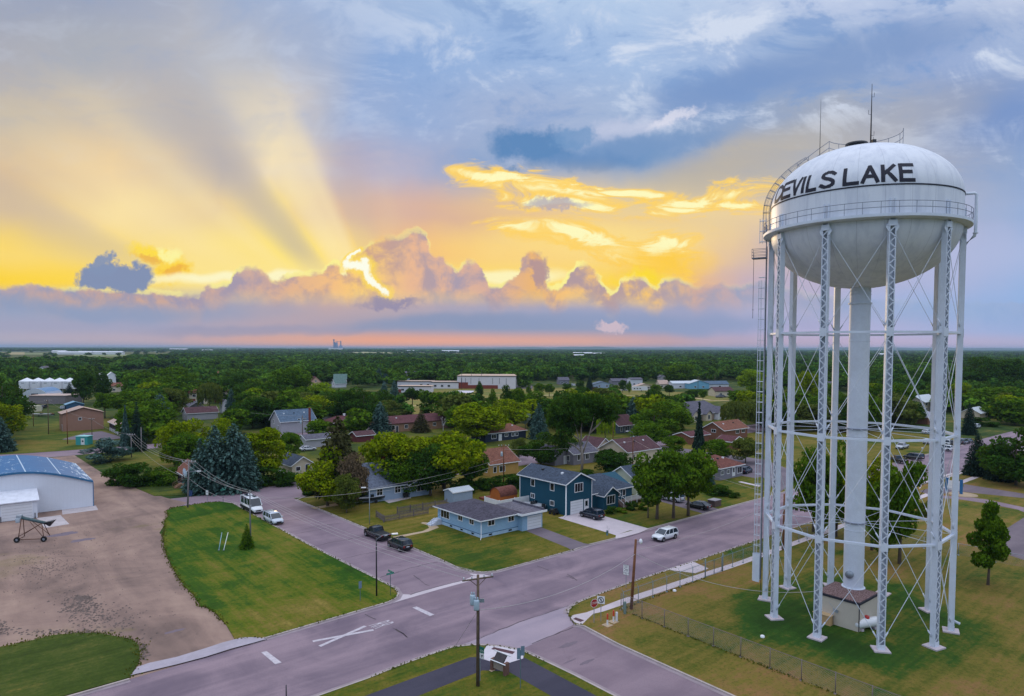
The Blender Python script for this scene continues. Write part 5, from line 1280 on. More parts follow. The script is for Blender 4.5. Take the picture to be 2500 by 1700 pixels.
# beyond the tower on the right
hq('pale two storey house with white roof between the right hand tower legs', 'a6', 1190, 872, 18, 9, 5.0, 2.6, 'gable', 'x', S_CRM, R_METAL, wins=[('F', 2.6, 3.2, 2.6, 1.2, 2), ('F', 9, 3.2, 1.6, 1.2), ('F', 2.6, .8, 2.6, 1.2, 2), ('F', 7, .5, 1.0, 1.6), ('F', 14, 3.2, 1.6, 1.2)])
hq('brown house with flat pale roof below the two storey white roofed house', 'a6', 1230, 1010, 14, 8, 3.0, 1.5, 'hip', 'x', BRK, shingle('roof_pale', (150, 150, 164)), wins=[('F', 6, 1.2, 1.8, 1.2), ('F', 11, 1.2, 1.8, 1.2)])
hq('white roofed bungalow behind the round dark shrub far right', 'a6', 1820, 950, 11, 7, 2.6, 2.0, 'gable', 'x', S_CRM, R_METAL, wins=[('F', 8, 1.0, 1.6, 1.0)])
hq('small white gabled house peeking between tower legs', 'a6', 1000, 770, 6, 6, 3.0, 2.4, 'gable', 'y', S_WH, R_GRY)
hq('cream house far behind the tower', 'a6', 1050, 700, 8, 6, 4, 2.4, 'gable', 'x', S_CRM, R_TAN, trim=None)
# apartments with orange roofs
for (x, y, du, lab) in ((290, 785, 10, 'cream two storey apartment block with orange roof and brick end wall'), (625, 765, 7.5, 'cream two storey apartment block with orange roof right of the leafy willow'), (615, 610, 8, 'white apartment block with orange roof seen through the tree gap')):
    a_ = hq(lab, 'a2', x, y, du, 7, 6.2, 1.4, 'hip', 'x', S_CRM, R_ORG, trim=None, name='apartment_block', cat='apartment block', wins=[('F', 2.4, 4.0, 1.5, 1.2), ('F', 6, 4.0, 1.5, 1.2), ('L', 3.5, 4, 1.5, 1.2)])
    b = MB(); b.box(-.06, -.06, 0, 3.0, 0, 3.0); b.box(-.06, 0, 0, 0, 7, 3.0); b.build('brick_base', BRR, a_)
    for dx_ in (4.4, 6.4): door(a_, 'F', dx_, .1, 1.3, 2.3, 0, DKD)
hq('long orange roofed apartment wing further back', 'a2', 500, 520, 20, 10, 6.5, 2.0, 'hip', 'x', S_CRM, R_ORG, trim=None, name='apartment_block', cat='apartment block', wins=[('F', 6, 4.5, 3, 1.4), ('F', 16, 4.5, 3, 1.4), ('F', 18, 4.5, 3, 1.4)])
hq('grey gabled house with mauve roof behind the yellow green trees', 'a2', 265, 965, 12, 7, 3.0, 2.0, 'gable', 'x', S_PALE, R_MAR, wins=[('L', 3.5, 1.5, 1.0, 1.2)])
hq('grey shed roofed house above the mauve roof', 'a2', 290, 880, 6, 6, 3.0, 1.8, 'gable', 'y', S_GREY, R_GRY, wins=[('F', 3, 1.8, 1.2, .9)])
hq('tiny white playhouse on legs beside the blue spruce', 'a2', 660, 880, 3.2, 3.2, 4.4, 1.6, 'gable', 'y', S_WH, R_GRY, name='playhouse', cat='playhouse', wins=[('F', 1.6, 2.6, .9, .9)])
hq('pale pink gabled house with brown roof by the bright yellow green tree', 'a2', 1665, 590, 8.5, 9, 4.0, 4.0, 'gable', 'y', flat('pink_stucco', (206, 168, 146), .8), R_BRN, trim=None, wins=[('F', 4.2, 4.2, 1.2, 1.2), ('F', 2, 1.4, 1.2, 1.2)])
hq('small white house with green roof right of the pink gabled house', 'a2', 1945, 590, 9, 6, 3.2, 2.8, 'gable', 'x', S_WH, R_GRN, wins=[('L', 3, 2, 1.0, 1.0)])
# west side: tan hall, storage shed, kiosk
hq('square tan utility building with peach gable roof on the lawn', 'a1', 715, 1090, 12.5, 9.0, 6.2, 1.9, 'gable', 'y', flat('tan_block', (158, 120, 104), .9, .05, 1, lines=('z', .4, .2)), R_TAN, name='utility_building', cat='building', trim=flat('brown_trim', (70, 48, 44)), wins=[('F', 5.2, 3.8, .9, .8)], doors=[('L', 1.8, .1, 1.0, 2.2, 'dark')])
st9 = hq('open fronted storage building with pink roof beside the spruces', 'a1', 1410, 1150, 8.0, 26, 3.0, 1.8, 'gable', 'y', flat('storage_tan', (120, 96, 92), .9), R_TAN, name='storage_building', cat='storage building')
for k in range(9):
    b = MB(); b.box(-.12, 1.5 + k * 2.7, .1, -.02, 3.3 + k * 2.7, 2.4); b.build('door', DKD, st9)
    b = MB(); b.box(-.5, .6 + k * 2.7, 0, -.2, .9 + k * 2.7, 1.1); b.build('bollard', WHT, st9)
k_ = thing('kiosk', 'turquoise kiosk with a round black emblem on its white door', 'kiosk', W(*at('a1', 860, 1243), .05), 0)
b = MB(); b.box(0, 0, 0, 3.6, 2.6, 2.6); b.build('body', flat('kiosk_turquoise', (62, 158, 158), .6, .05), k_)
b = MB(); b.box(-.15, -.15, 2.6, 3.75, 2.75, 2.72); b.lathe([(.7, 2.72), (.3, 2.95), (.01, 3.0)], 12, c=(1.8, 1.3)); b.build('roof', flat('kiosk_roof', (150, 204, 206)), k_)
b = MB(); b.box(1.6, -.04, .1, 2.7, 0, 2.1); dd_ = b.build('door', WPAINT, k_)
b = MB(); b.lathe([(.28, 0), (.01, .001)], 14, smooth=False); o = b.build('emblem', DARKM, dd_); o.rotation_euler = (R(90), 0, 0); o.location = (2.15, -.05, 1.2)
# large white arched-roof shed, lower left
P_ = at('b1', 885, 603); Q_ = at('b1', 585, 640)
ax_ = Vector(W(*P_)) - Vector(W(*Q_)); rzq = math.atan2(ax_.y, ax_.x)
WHM = flat('white_sheet_metal', (218, 222, 232), .45, .03, .4, lines=('x', .6, .05))
m, t, out = newmat('blue_worn_roof'); co = t.node('ShaderNodeTexCoord').outputs['Object']
wn_ = t.noise(t.mapping(co, scale=(.5, .16, 1)), 2.4, 6, .72, .3); x_, y_, z_ = t.sep(co)[:3]
ribs = t.math('LESS_THAN', t.math('FRACT', t.math('DIVIDE', x_, 5.2)), .035)
wl_ = t.math('MULTIPLY', t.smooth(x_, -9, -15), t.math('LESS_THAN', t.math('FRACT', t.math('DIVIDE', y_, 1.1)), .3))
worn = t.math('MAXIMUM', t.smooth(t.math('ADD', wn_, t.math('ADD', t.math('MULTIPLY', t.smooth(z_, 6.6, 4.6), .14), t.math('MULTIPLY', wl_, .12))), .615, .67), ribs)
principled(t, out, t.mix(worn, t.mix(t.noise(co, .5, 4), lin((16, 84, 136)), lin((32, 108, 160))), lin((176, 198, 216))), .65)
WORN = m
sh = thing('arched_shed', 'large white metal shed with worn blue arched roof on the gravel lot', 'shed', W(*P_, .03), rzq)
SW, SL = 23.5, 24.0
arc = [(-SW + SW * k / 20, 4.6 + 2.9 * math.sin(math.pi * (k / 20) ** .98)) for k in range(21)]
b = MB(); b.extr([(-SW, 0), (0, 0)] + [(p, q - .05) for p, q in reversed(arc)], 'y', 0, SL); b.build('wall', WHM, sh)
b = MB(); b.extr([(p, q + .22) for p, q in arc] + [(p, q) for p, q in reversed(arc)], 'y', -.25, SL + .2); ro = b.build('roof', WORN, sh)
b = MB(); b.extr([(p, q + .24) for p, q in arc] + [(p, q - .12) for p, q in reversed(arc)], 'y', -.31, -.253); b.build('fascia', flat('blue_trim', (52, 110, 152), .5), ro)
b = MB(); b.box(-.06, -.07, 0, .06, .0, 4.55); b.build('corner_trim', flat('blue_trim', (52, 110, 152)), sh)
# lean-to annex in front
an_ = MB(); an_.extr([(-24, 0), (-9.0, 0), (-9.0, 3.1), (-24, 3.1)], 'y', -4.2, 0); an_.build('annex_wall', WHM, sh)
b = MB(); b.add([(-24.3, -4.55, 3.05), (-8.7, -4.55, 3.05), (-8.7, 0, 4.35), (-24.3, 0, 4.35), (-24.3, -4.55, 3.2), (-8.7, -4.55, 3.2), (-8.7, -.01, 4.5), (-24.3, -.01, 4.5)], [(0, 3, 2, 1), (4, 5, 6, 7), (0, 1, 5, 4), (1, 2, 6, 5), (2, 3, 7, 6), (3, 0, 4, 7)]); b.build('annex_roof', flat('white_roof', (222, 224, 234), .5), sh)
b = MB(); b.add([(-9, -4.2, 3.1), (-9, 0, 3.1), (-9, 0, 4.3)], [(0, 1, 2)]); b.build('annex_gable', WHM, sh)
door(sh, 'F', -11.9, .05, 4.2, 2.75, -4.2, GDOOR, name='overhead_door'); window(sh, 'F', -17.2, 1.0, 1.4, 1.1, -4.2)
b = MB(); b.box(-19.6, -4.35, .7, -18.9, -4.2, 1.7); b.build('meter_box', flat('meter_green', (70, 120, 110)), sh)
for x_ in (-14.2, -9.4): MB().tube([(x_, -4.7, 0), (x_, -4.7, 1.0)], .09, 6).build('bollard', DARKM, sh)
# grain auger parked on wheels
au = thing('grain_auger', 'old wheeled grain auger standing in front of the white shed', 'grain auger', (*GN('b1', 315, 930), .03), R(8))
b = MB(); b.tube([(-1.7, .1, 3.6), (2.3, .1, 2.5)], .24, 10); b.build('tube', flat('auger_grey', (70, 92, 96), .5, .3, 3), au)
b = MB(); b.cbox((-1.9, .1, 3.75), (.7, .6, .5)); b.lathe([(.3, 2.9), (.36, 3.5), (.1, 3.6)], 10, c=(-2.0, -.2)); b.build('motor', flat('motor_pale', (160, 170, 180), .5), au)
b = MB(); b.add([(1.6, -.3, 2.75), (3.0, -.5, 3.0), (3.0, .8, 3.0), (1.6, .5, 2.75), (2.3, 0, 2.1), (2.4, .2, 2.1)], [(0, 1, 2, 3), (0, 4, 1), (1, 4, 5, 2), (3, 2, 5), (0, 3, 5, 4)]); b.build('hopper', DARKM, au)
RSTM = flat('rusty_steel', (96, 62, 46), .8, .3, 3)
b = MB()
for y_ in (-.8, .9):
    b.tube([(-1.5, y_ * .3, 3.4), (-1.7, y_, .45)], .06, 5); b.tube([(1.4, y_ * .3, 2.6), (1.9, y_, .45)], .06, 5); b.tube([(-1.6, y_, .9), (1.2, y_ * .3, 2.6)], .045, 5); b.tube([(-.3, y_ * .3, 3.0), (1.8, y_, .7)], .045, 5)
b.tube([(-1.8, -.8, .4), (2.0, -.8, .4)], .06, 5); b.tube([(-1.8, -.8, .4), (-1.8, .9, .4)], .06, 5); b.build('frame', RSTM, au)
for x_ in (-1.8, 2.0):
    b = MB(); b.lathe([(.2, -.12), (.42, -.12), (.42, .12), (.2, .12)], 16, smooth=False); b.lathe([(.2, -.08), (.2, .08), (.01, .09)], 12, smooth=False, m=1)
    w_ = b.build('wheel', [RUB, GALV], au); w_.rotation_euler = (R(90), 0, 0); w_.location = (x_, -1.0, .42)
# far west yard: bins, quonset, flat building, container, sheds
for k in range(5):
    x0 = (313, 440, 568, 682, 800)[k]
    bt = thing('grain_bin', ('leftmost of five white peaked grain bins beyond the yard', 'second white peaked grain bin from the left', 'middle one of the five white peaked grain bins', 'fourth white peaked grain bin, left of the half hidden one', 'white peaked grain bin half hidden by dark trees')[k], 'grain bin', (*GN('a1', x0, 655), .05), R(-15), 'row of white peaked grain bins')
    b = MB(); b.box(-3.2, -3.2, 3.0, 3.2, 3.2, 7.8); b.build('body', flat('bin_white', (226, 226, 232), .5, .03), bt)
    b = MB(); e_ = 3.32; b.add([(-e_, -e_, 7.8), (e_, -e_, 7.8), (e_, e_, 7.8), (-e_, e_, 7.8), (0, 0, 10.1)], [(0, 1, 4), (1, 2, 4), (2, 3, 4), (3, 0, 4), (3, 2, 1, 0)]); b.build('roof', flat('bin_roof', (232, 234, 240), .4, .03), bt)
    b = MB(); b.box(-1.2, -3.26, 6.6, 1.2, -3.2, 6.85); b.build('vent', DARKM, bt)
    for sx in (-2.9, 0, 2.9): MB().box(sx - .13, -3.0, 0, sx + .13, -2.75, 3.0).build('leg', flat('bin_leg', (206, 200, 202)), bt)
L_ = at('a1', 1205, 575)
hq('tall white gabled grain storage tower behind the dark trees', 'a1', 1225, 580, 5.4, 4.4, 8.6, 2.2, 'gable', 'y', flat('tower_white', (226, 228, 234), .5, .03), flat('bin_roof', (232, 234, 240)), name='storage_tower', cat='storage tower', ov=.3)
hq('white gabled storage building left of the tall white one', 'a1', 1120, 565, 4.8, 4, 8.2, 1.8, 'gable', 'y', flat('tower_white', (226, 228, 234)), flat('bin_roof', (232, 234, 240)), name='storage_tower', cat='storage tower', ov=.3)
qh = thing('quonset_hut', 'blue and white rounded quonset hut in front of the grain bins', 'quonset hut', (*GN('a1', 395, 712), .05), R(12))
b = MB(); pr_ = [(7.0 * math.cos(math.pi * k / 14), 5.6 * math.sin(math.pi * k / 14)) for k in range(15)]
b.extr([(p, q) for p, q in pr_], 'y', 0, .3); b.build('end_wall', flat('quonset_white', (206, 212, 222), .5), qh)
b = MB(); b.extr([(p * 1.01, q * 1.01) for p, q in pr_], 'y', .3, 20); b.build('shell', flat('quonset_blue', (84, 132, 178), .4, .15), qh)
MB().box(-1.8, -.1, 1.6, 1.8, 0, 2.8).build('window', GLS, qh)
fb = thing('flat_building', 'long low grey flat roofed warehouse in front of the grain bins', 'building', (*GN('a1', 330, 775), .05), 0)
MB().box(0, 0, 0, 19, 14, 4.2).build('wall', flat('grey_block', (134, 126, 130), .9), fb); MB().box(-.3, -.3, 4.2, 19.3, 14.3, 4.5).build('roof', flat('tan_flat_roof', (190, 168, 160)), fb)
ct = thing('cargo_container', 'cream cargo container by the white van in the yard', 'container', (*GN('a1', 300, 870), .05), R(65))
MB().box(0, -1.2, 0, 6, 1.2, 2.8).build('body', flat('container_cream', (206, 200, 176), .7, lines=('x', .4, .4)), ct)
MB().box(-.05, -1.1, .1, 0, 1.1, 2.9).build('door', flat('container_door', (196, 190, 168)), ct)
hq('small blue metal shed beside the red machine in the yard', 'a1', 755, 842, 7, 6, 2.4, 1.2, 'gable', 'y', flat('shed_blue', (48, 88, 122), .6), flat('shed_blue_roof', (120, 164, 190), .5), name='garden_shed', cat='shed', trim=None)
# school complex across the park
def sch(name, label, cat, f, x, y, W_, D_, H_, wall, ang, roofm=None, wins=(), base=None):
    r = thing(name, label, cat, (*GN(f, x, y), .05), ang)
    MB().box(0, 0, 0, W_, D_, H_).build('wall', wall, r)
    b = MB(); b.box(-.3, -.3, H_, W_ + .3, D_ + .3, H_ + .5); b.build('roof', roofm or flat('flat_roof_tan', (190, 166, 150), .9), r)
    b = MB(); b.box(-.34, -.36, H_ + .02, W_ + .34, -.3, H_ + .55); b.box(-.36, -.3, H_ + .02, -.3, D_ + .3, H_ + .55); b.build('roof_edge', DARKM, r)
    if base: MB().box(-.05, -.08, 0, base[0], 0, base[1]).build('brick_base', BRR, r)
    for q in wins: window(r, 'F', q[0], q[1], q[2], q[3], 0, muntin=1)
    return r
WSCH = flat('gym_white', (212, 208, 214), .8, .04, .3)
gym = sch('school_gym', 'big white gymnasium with red brick base across the park', 'school', 'a3', 1470, 600, 43, 34, 9.0, WSCH, R(-2), base=None)
MB().box(-.1, -.15, 0, 8, 0, 4.6).build('brick_base', BRR, gym); MB().box(8, -.15, 0, 30, 0, 2.6).build('brick_base', BRR, gym)
for x_ in (3, 6, 10, 16, 26, 31, 36): MB().box(x_, -.2, 3.6, x_ + .22, -.15, 7.8).build('pilaster', DARKM, gym)
sch('school_wing', 'red brick link left of the white gymnasium', 'school', 'a3', 1345, 560, 9, 16, 6.5, BRR, R(-2), wins=())
sch('school_wing', 'low white classroom wing with flat roof left of the gymnasium', 'school', 'a3', 1175, 600, 20, 18, 4.4, WSCH, R(-2), wins=((3, 1.2, 1.8, 1.6), (8, 1.2, 1.8, 1.6), (13, 1.2, 1.8, 1.6)))
sch('school_wing', 'long low white wing reaching left behind the blue spruces', 'school', 'a3', 790, 590, 26, 16, 4.4, WSCH, R(-2), wins=((18, 1.2, 2, 1.6), (23, 1.2, 2, 1.6)))
sch('school_wing', 'front white classroom block with brick corner nearest the park trees', 'school', 'a3', 800, 645, 22, 12, 3.9, WSCH, R(-2), wins=((3, 1.2, 1.8, 1.4), (8, 1.2, 1.8, 1.4), (15, 1.2, 1.8, 1.4)), base=(2, 2.2))
sch('park_shelter', 'flat pale canopy roof above trees behind the gymnasium', 'shelter', 'a3', 1680, 500, 14, 12, 9, WSCH, R(3))
# houses beyond the park
FARH = [('a4', 1160, 595, 24, 12, 3.6, 2.6, S_GB, R_BLU, 'pale blue bungalow at the far side of the park'), ('a4', 1370, 565, 30, 12, 4.4, 2.4, S_GREY, R_GRY, 'wide grey house behind the pale blue bungalow by the park'),
 ('a4', 1580, 570, 16, 12, 6.4, 1.6, S_WH, R_GRY, 'white house with dark garage openings behind the camper'), ('a4', 1640, 615, 22, 9, 3.0, 2.6, S_CRM, R_TAN, 'cream gabled house just right of the camper'),
 ('a4', 1905, 595, 12, 10, 4.0, 3.4, S_CRM, R_TAN, 'small cream house between park trees'), ('a5', 660, 600, 34, 12, 4.8, 2.0, S_WH, R_METAL, 'white and blue mobile home at the right end of the park'),
 ('a5', 850, 605, 26, 11, 5.0, 3.2, sid('aqua', (120, 176, 204)), R_METAL, 'aqua gabled house with pale roof beyond the park'), ('a5', 955, 600, 40, 12, 4.0, 2.8, S_WH, R_BLU, 'long white house with blue grey roof right of the aqua gable'),
 ('a5', 1145, 690, 20, 13, 4.2, 3.0, S_CRM, R_MAR, 'cream garage with mauve roof beside the parked cars'), ('a5', 520, 530, 9, 8, 6, 3, S_PALE, R_GRY, 'tall narrow grey house above the cream house'),
 ('a4', 765, 555, 14, 10, 4.5, 3.0, S_GREY, R_GRY, 'small grey house under trees left of the pale blue bungalow'), ('a3', 880, 530, 16, 14, 7, 5, S_GB, R_GRY, 'grey gabled house between the spruces near the school'),
 ('a3', 1215, 455, 22, 10, 5, 1, S_WH, R_GRY, 'white low building beside the blue truck'), ('a3', 70, 560, 16, 12, 6, 5, S_WH, R_GRN, 'white gabled house with green roof left of the spruces'),
 ('a3', 545, 305, 20, 12, 7, 2, S_CRM, R_ORG, 'cream building with red roof deep among distant trees'), ('a1', 400, 490, 18, 16, 9, 6, S_WH, R_GRY, 'white two storey house behind the grain bins'),
 ('a1', 185, 520, 24, 14, 6, 3, S_GB, R_BLU, 'blue grey house left of the grain bins'), ('a1', 1225, 640, 20, 12, 5, 2.5, S_CRM, R_ORG, 'orange roofed house behind the pale green tree'),
 ('a5', 1340, 355, 18, 14, 9, 5, S_WH, R_GRY, 'bright white house high among the far trees'), ('a6', 85, 640, 12, 10, 6, 3, S_WH, R_GRY, 'white house glimpsed left of the riser pipe'),
 ('a5', 1820, 575, 30, 14, 5, 3, S_WH, R_METAL, 'white roofed house behind the left tower legs'), ('a2', 640, 415, 30, 12, 6, 3, S_WH, R_METAL, 'white building far behind the apartments')]
for i, (f, x, y, du, dv, h, rise, wl, rf, lab) in enumerate(FARH):
    du, dv, h, rise = du * .62, dv * .7, h * .8, rise * .75
    hq(lab, f, x, y, du, dv, h, rise, 'gable', 'x' if i % 3 else 'y', wl, rf, trim=None, rz=R(12), wins=[('F', du * .3, .9, 1.6, 1.1), ('F', du * .7, .9, 1.6, 1.1)])
# distant light buildings on the plain
DIST = [(180, 866, 120, 8, 'long pale farm shed on the plain at left'), (243, 866, 160, 9, 'white arched farm buildings on the far left plain'), (142, 862, 60, 8, 'small pale barn on the far plain'), (435, 857, 130, 14, 'white barn on the skyline left of centre'),
 (562, 855, 160, 8, 'bright white shed near the horizon'), (713, 851.5, 220, 10, 'flat pale warehouse near the horizon left of the elevator'), (505, 858, 70, 8, 'little white shed among distant trees'),
 (1100, 862, 100, 12, 'pale block rising over the treetops beyond the school'), (1424, 868, 80, 9, 'white roofs among far trees right of centre'), (1417, 876, 30, 8, 'tiny white house in the far trees'), (1466, 869, 50, 8, 'small white building next to the far white roofs'),
 (1000, 860, 60, 9, 'pale shed beyond the woods'), (2155, 869, 50, 7, 'white building in the woods behind the tower'), (2180, 866, 60, 7, 'second white building in the woods behind the tower'), (275, 848.5, 60, 6, 'bright speck of a farm building on the skyline'), (1272, 858, 60, 8, 'pale farm buildings on the low ridge')]
for x, y, w, hh, lab in DIST:
    y = max(y, 850 + (x - 1250) * .003 + 3.2)
    r = thing('farm_building', lab, 'farm building', (*G(x, y), .1), R(8))
    MB().box(-w / 2, 0, 0, w / 2, 30, hh).build('wall', flat('far_white', (226, 226, 230), .6, .03, .1), r)
    b = MB(); b.extr([(-1, hh), (15, hh + 4), (31, hh)], 'x', -w / 2 - 1, w / 2 + 1); b.build('roof', flat('far_roof', (214, 216, 224), .5, .03, .1), r)
# grain elevator on the skyline
ge = thing('grain_elevator', 'tall grain elevator with twin silos on the skyline', 'grain elevator', (*G(822, 856), .1), 0)
D_e = 30 * 1667 / 7.3; s_ = D_e / 1667
GEM = flat('elevator_steel', (128, 146, 176), .6, .06, .01)
def bpx(x0, x1, y0, y1, d0, d1, nm, mm=GEM):
    MB().box((x0 - 822) * s_, d0, (856 - y1) * s_ , (x1 - 822) * s_, d1, (856 - y0) * s_).build(nm, mm, ge)
b = MB()
for k in range(2): b.lathe([(2.4 * s_, 0), (2.4 * s_, 18 * s_), (.6 * s_, 20.5 * s_), (.1, 21 * s_)], 16, c=((-4.4 + k * 4.8) * s_, 0))
b.build('silo', GEM, ge)
b = MB(); b.lathe([(5.2 * s_, 0), (5.2 * s_, 9.5 * s_), (1.0 * s_, 14 * s_), (.1, 14.5 * s_)], 16, c=(10.2 * s_, 0)); b.build('bin', GEM, ge)
bpx(815, 816.6, 829, 856, -20, 0, 'leg_tower'); bpx(814.6, 817.6, 829, 831.5, -22, 2, 'head_house'); bpx(832.0, 833.6, 832.5, 848, -20, 0, 'leg_tower'); bpx(819, 834, 833.4, 834.2, -8, 0, 'conveyor'); bpx(823, 823.8, 833, 845, -8, 0, 'support')
bpx(806, 838, 850, 856, -60, -30, 'annex', flat('far_white', (226, 226, 230)))
# ================================================================ vehicles
CT_ = {
 'suv': dict(L=4.75, W=1.9, body=[(-2.37, .78, .95, .5), (-2.3, .92, 1.04, .34), (-1.4, .95, 1.06, .26), (.2, .95, 1.04, .24), (1.1, .95, 1.03, .24), (1.35, .94, 1.0, .25), (2.1, .90, .88, .28), (2.36, .74, .70, .38)], gh=(-2.28, 1.3, -1.95, .42, 1.72, .74, 1.03), wh=(1.5, -1.42, .37)),
 'sedan': dict(L=4.8, W=1.84, body=[(-2.4, .74, .86, .5), (-2.3, .88, .96, .34), (-1.4, .92, .98, .24), (.2, .92, .95, .22), (1.0, .92, .94, .22), (1.3, .91, .90, .24), (2.1, .87, .78, .28), (2.38, .70, .62, .36)], gh=(-2.0, 1.2, -1.15, .25, 1.44, .68, .94), wh=(1.45, -1.42, .34)),
 'minivan': dict(L=5.1, W=1.98, body=[(-2.5, .84, 1.0, .45), (-2.45, .95, 1.06, .3), (-1.4, .99, 1.06, .22), (.2, .99, 1.04, .22), (1.3, .98, 1.02, .22), (1.6, .96, .98, .25), (2.3, .90, .84, .28), (2.52, .76, .68, .36)], gh=(-2.45, 1.6, -2.25, .65, 1.76, .80, 1.04), wh=(1.6, -1.5, .35)),
 'pickup': dict(L=5.7, W=1.96, body=[(-2.85, .90, 1.12, .55), (-2.8, .96, 1.14, .42), (-1.4, .98, 1.14, .36), (-.3, .98, 1.14, .34), (1.0, .98, 1.14, .34), (1.3, .97, 1.12, .35), (2.5, .93, 1.02, .38), (2.84, .80, .82, .45)], gh=(-.55, 1.4, -.4, .7, 1.86, .76, 1.14), wh=(1.85, -1.75, .42)),
 'campervan': dict(L=6.6, W=2.1, body=[(-3.25, .98, 1.3, .55), (-3.2, 1.04, 1.34, .4), (-1.4, 1.05, 1.34, .3), (.2, 1.05, 1.34, .3), (1.9, 1.04, 1.34, .3), (2.35, 1.0, 1.24, .32), (2.95, .94, 1.02, .36), (3.3, .82, .80, .4)], gh=(-3.2, 2.3, -3.15, 1.45, 2.62, .92, 1.34), wh=(2.1, -1.9, .38)),
}
CGLS = glassmat('car_glass', (22, 36, 50), .04)
LMP = paint('headlight', (220, 226, 232), .1); TLM = paint('taillight', (130, 16, 18), .2); PLT = flat('plate', (200, 204, 210), .6); RIM = flat('alloy_rim', (150, 152, 158), .35, .08, 6, metal=.6)
BLKP = flat('black_plastic', (26, 27, 30), .6)
CARC = [0]
def car(label, kind, p, rz, rgb, z=.02, group=None, low=None, roof=None, rack=False):
    T = CT_[kind]; name = {'suv': 'suv', 'sedan': 'parked_car', 'minivan': 'minivan', 'pickup': 'pickup_truck', 'campervan': 'camper_van'}[kind]
    cat = {'suv': 'suv', 'sedan': 'car', 'minivan': 'minivan', 'pickup': 'pickup truck', 'campervan': 'camper van'}[kind]
    r = thing(name, label, cat, (p[0], p[1], z), rz, group)
    pm = paint('car_paint_%d_%d_%d' % rgb, rgb, .22)
    lowm = paint('car_paint_%d_%d_%d' % low, low, .3) if low else pm
    b = MB(); B_ = T['body']; n0 = len(b.v); ring = []
    for x, w, zt, zb in B_:
        zm = (zb + zt) / 2
        R_ = [(-w * .80, zb), (-w, zb + .1), (-w, zm), (-w * .97, zt - .06), (-w * .84, zt), (-w * .3, zt + .025), (w * .3, zt + .025), (w * .84, zt), (w * .97, zt - .06), (w, zm), (w, zb + .1), (w * .80, zb)]
        ring.append([(x, q[0], q[1]) for q in R_])
    vs = [p_ for rr in ring for p_ in rr]; n = 12
    fs = []
    b.add(vs, [], 0)
    for i in range(len(ring) - 1):
        for k in range(n):
            low_ = k in (0, 1, 9, 10, 11)
            b.f.append([n0 + i * n + k, n0 + i * n + (k + 1) % n, n0 + (i + 1) * n + (k + 1) % n, n0 + (i + 1) * n + k][::-1]); b.m.append(1 if low_ else 0); b.sm.append(k not in (0, 10, 11))
    b.f.append(list(range(n0, n0 + n))); b.m.append(0); b.sm.append(False)
    e = n0 + (len(ring) - 1) * n; b.f.append(list(range(e + n - 1, e - 1, -1))); b.m.append(0); b.sm.append(False)
    xb, xf, tb, tf, zr, wt, zl = T['gh']; wb = B_[3][1] * .93
    b.build('body', [pm, lowm], r)
    # cabin: glass band, painted roof and pillars
    g = MB(); zt = zr - .05
    lo = [(xb, -wb), (xf, -wb), (xf, wb), (xb, wb)]; hi = [(tb, -wt), (tf, -wt), (tf, wt), (tb, wt)]
    g.add([(x, y, zl - .02) for x, y in lo] + [(x, y, zt) for x, y in hi], [(0, 1, 5, 4), (1, 2, 6, 5), (2, 3, 7, 6), (3, 0, 4, 7)]); g.build('window', CGLS, r)
    rf = MB(); rf.add([(tb - .03, -wt - .02, zt - .02), (tf + .03, -wt - .02, zt - .02), (tf + .03, wt + .02, zt - .02), (tb - .03, wt + .02, zt - .02), (tb + .12, -wt + .14, zr + .03), (tf - .1, -wt + .14, zr + .02), (tf - .1, wt - .14, zr + .02), (tb + .12, wt - .14, zr + .03)],
              [(4, 5, 6, 7), (0, 1, 5, 4), (1, 2, 6, 5), (2, 3, 7, 6), (3, 0, 4, 7)], 0, True)
    for s in (-1, 1):
        for (x0, x1, w_) in ((xb, tb, .09), (xf, tf, .06), (xb + (xf - xb) * .36, tb + (tf - tb) * .36, .05), (xb + (xf - xb) * .66, tb + (tf - tb) * .70, .045)):
            rf.tube([(x0, s * wb, zl - .02), (x1, s * wt, zt)], w_, 4)
    rf.build('cabin_roof', pm if not roof else paint('car_paint_%d_%d_%d' % roof, roof), r)
    if rack:
        k_ = MB()
        for s in (-1, 1): k_.tube([(tb + .2, s * wt * .8, zr + .08), (tf - .3, s * wt * .8, zr + .08)], .025, 4)
        k_.build('roof_rack', BLKP, r)
    wf, wr, wrad = T['wh']; w0 = None
    for x in (wf, wr):
        for s in (-1, 1):
            if w0 is None:
                m_ = MB(); m_.lathe([(wrad * .62, -.11), (wrad * .96, -.11), (wrad, -.06), (wrad, .06), (wrad * .96, .11), (wrad * .62, .11)], 20, smooth=False)
                w0 = w = m_.build('wheel', RUB, r)
                m_ = MB(); m_.lathe([(.01, -.085), (wrad * .2, -.095), (wrad * .60, -.08), (wrad * .62, -.1), (wrad * .62, .1), (wrad * .60, .08), (wrad * .2, .095), (.01, .085)], 16, smooth=False); rm0 = m_.build('rim', RIM, w)
            else:
                w = w0.copy(); COL.objects.link(w); w.parent = r
                rm = rm0.copy(); COL.objects.link(rm); rm.parent = w
            w.rotation_euler = (R(90), 0, 0); w.location = (x, s * (B_[3][1] - .08), wrad)
    # wheel arches
    a_ = MB()
    for x in (wf, wr):
        for s in (-1, 1):
            Y = s * (B_[3][1] + .006)
            pts = [(x + (wrad + .07) * math.cos(math.pi * k / 8), Y, wrad + (wrad + .07) * math.sin(math.pi * k / 8)) for k in range(9)]
            a_.add(pts, [list(range(9)) if s < 0 else list(range(8, -1, -1))])
    a_.build('wheel_arch', BLKP, r)
    xf_ = B_[-1][0]; zf = B_[-1][2]; wf_ = B_[-1][1]; xr_ = B_[0][0]; zr_ = B_[0][2]; wr_ = B_[0][1]
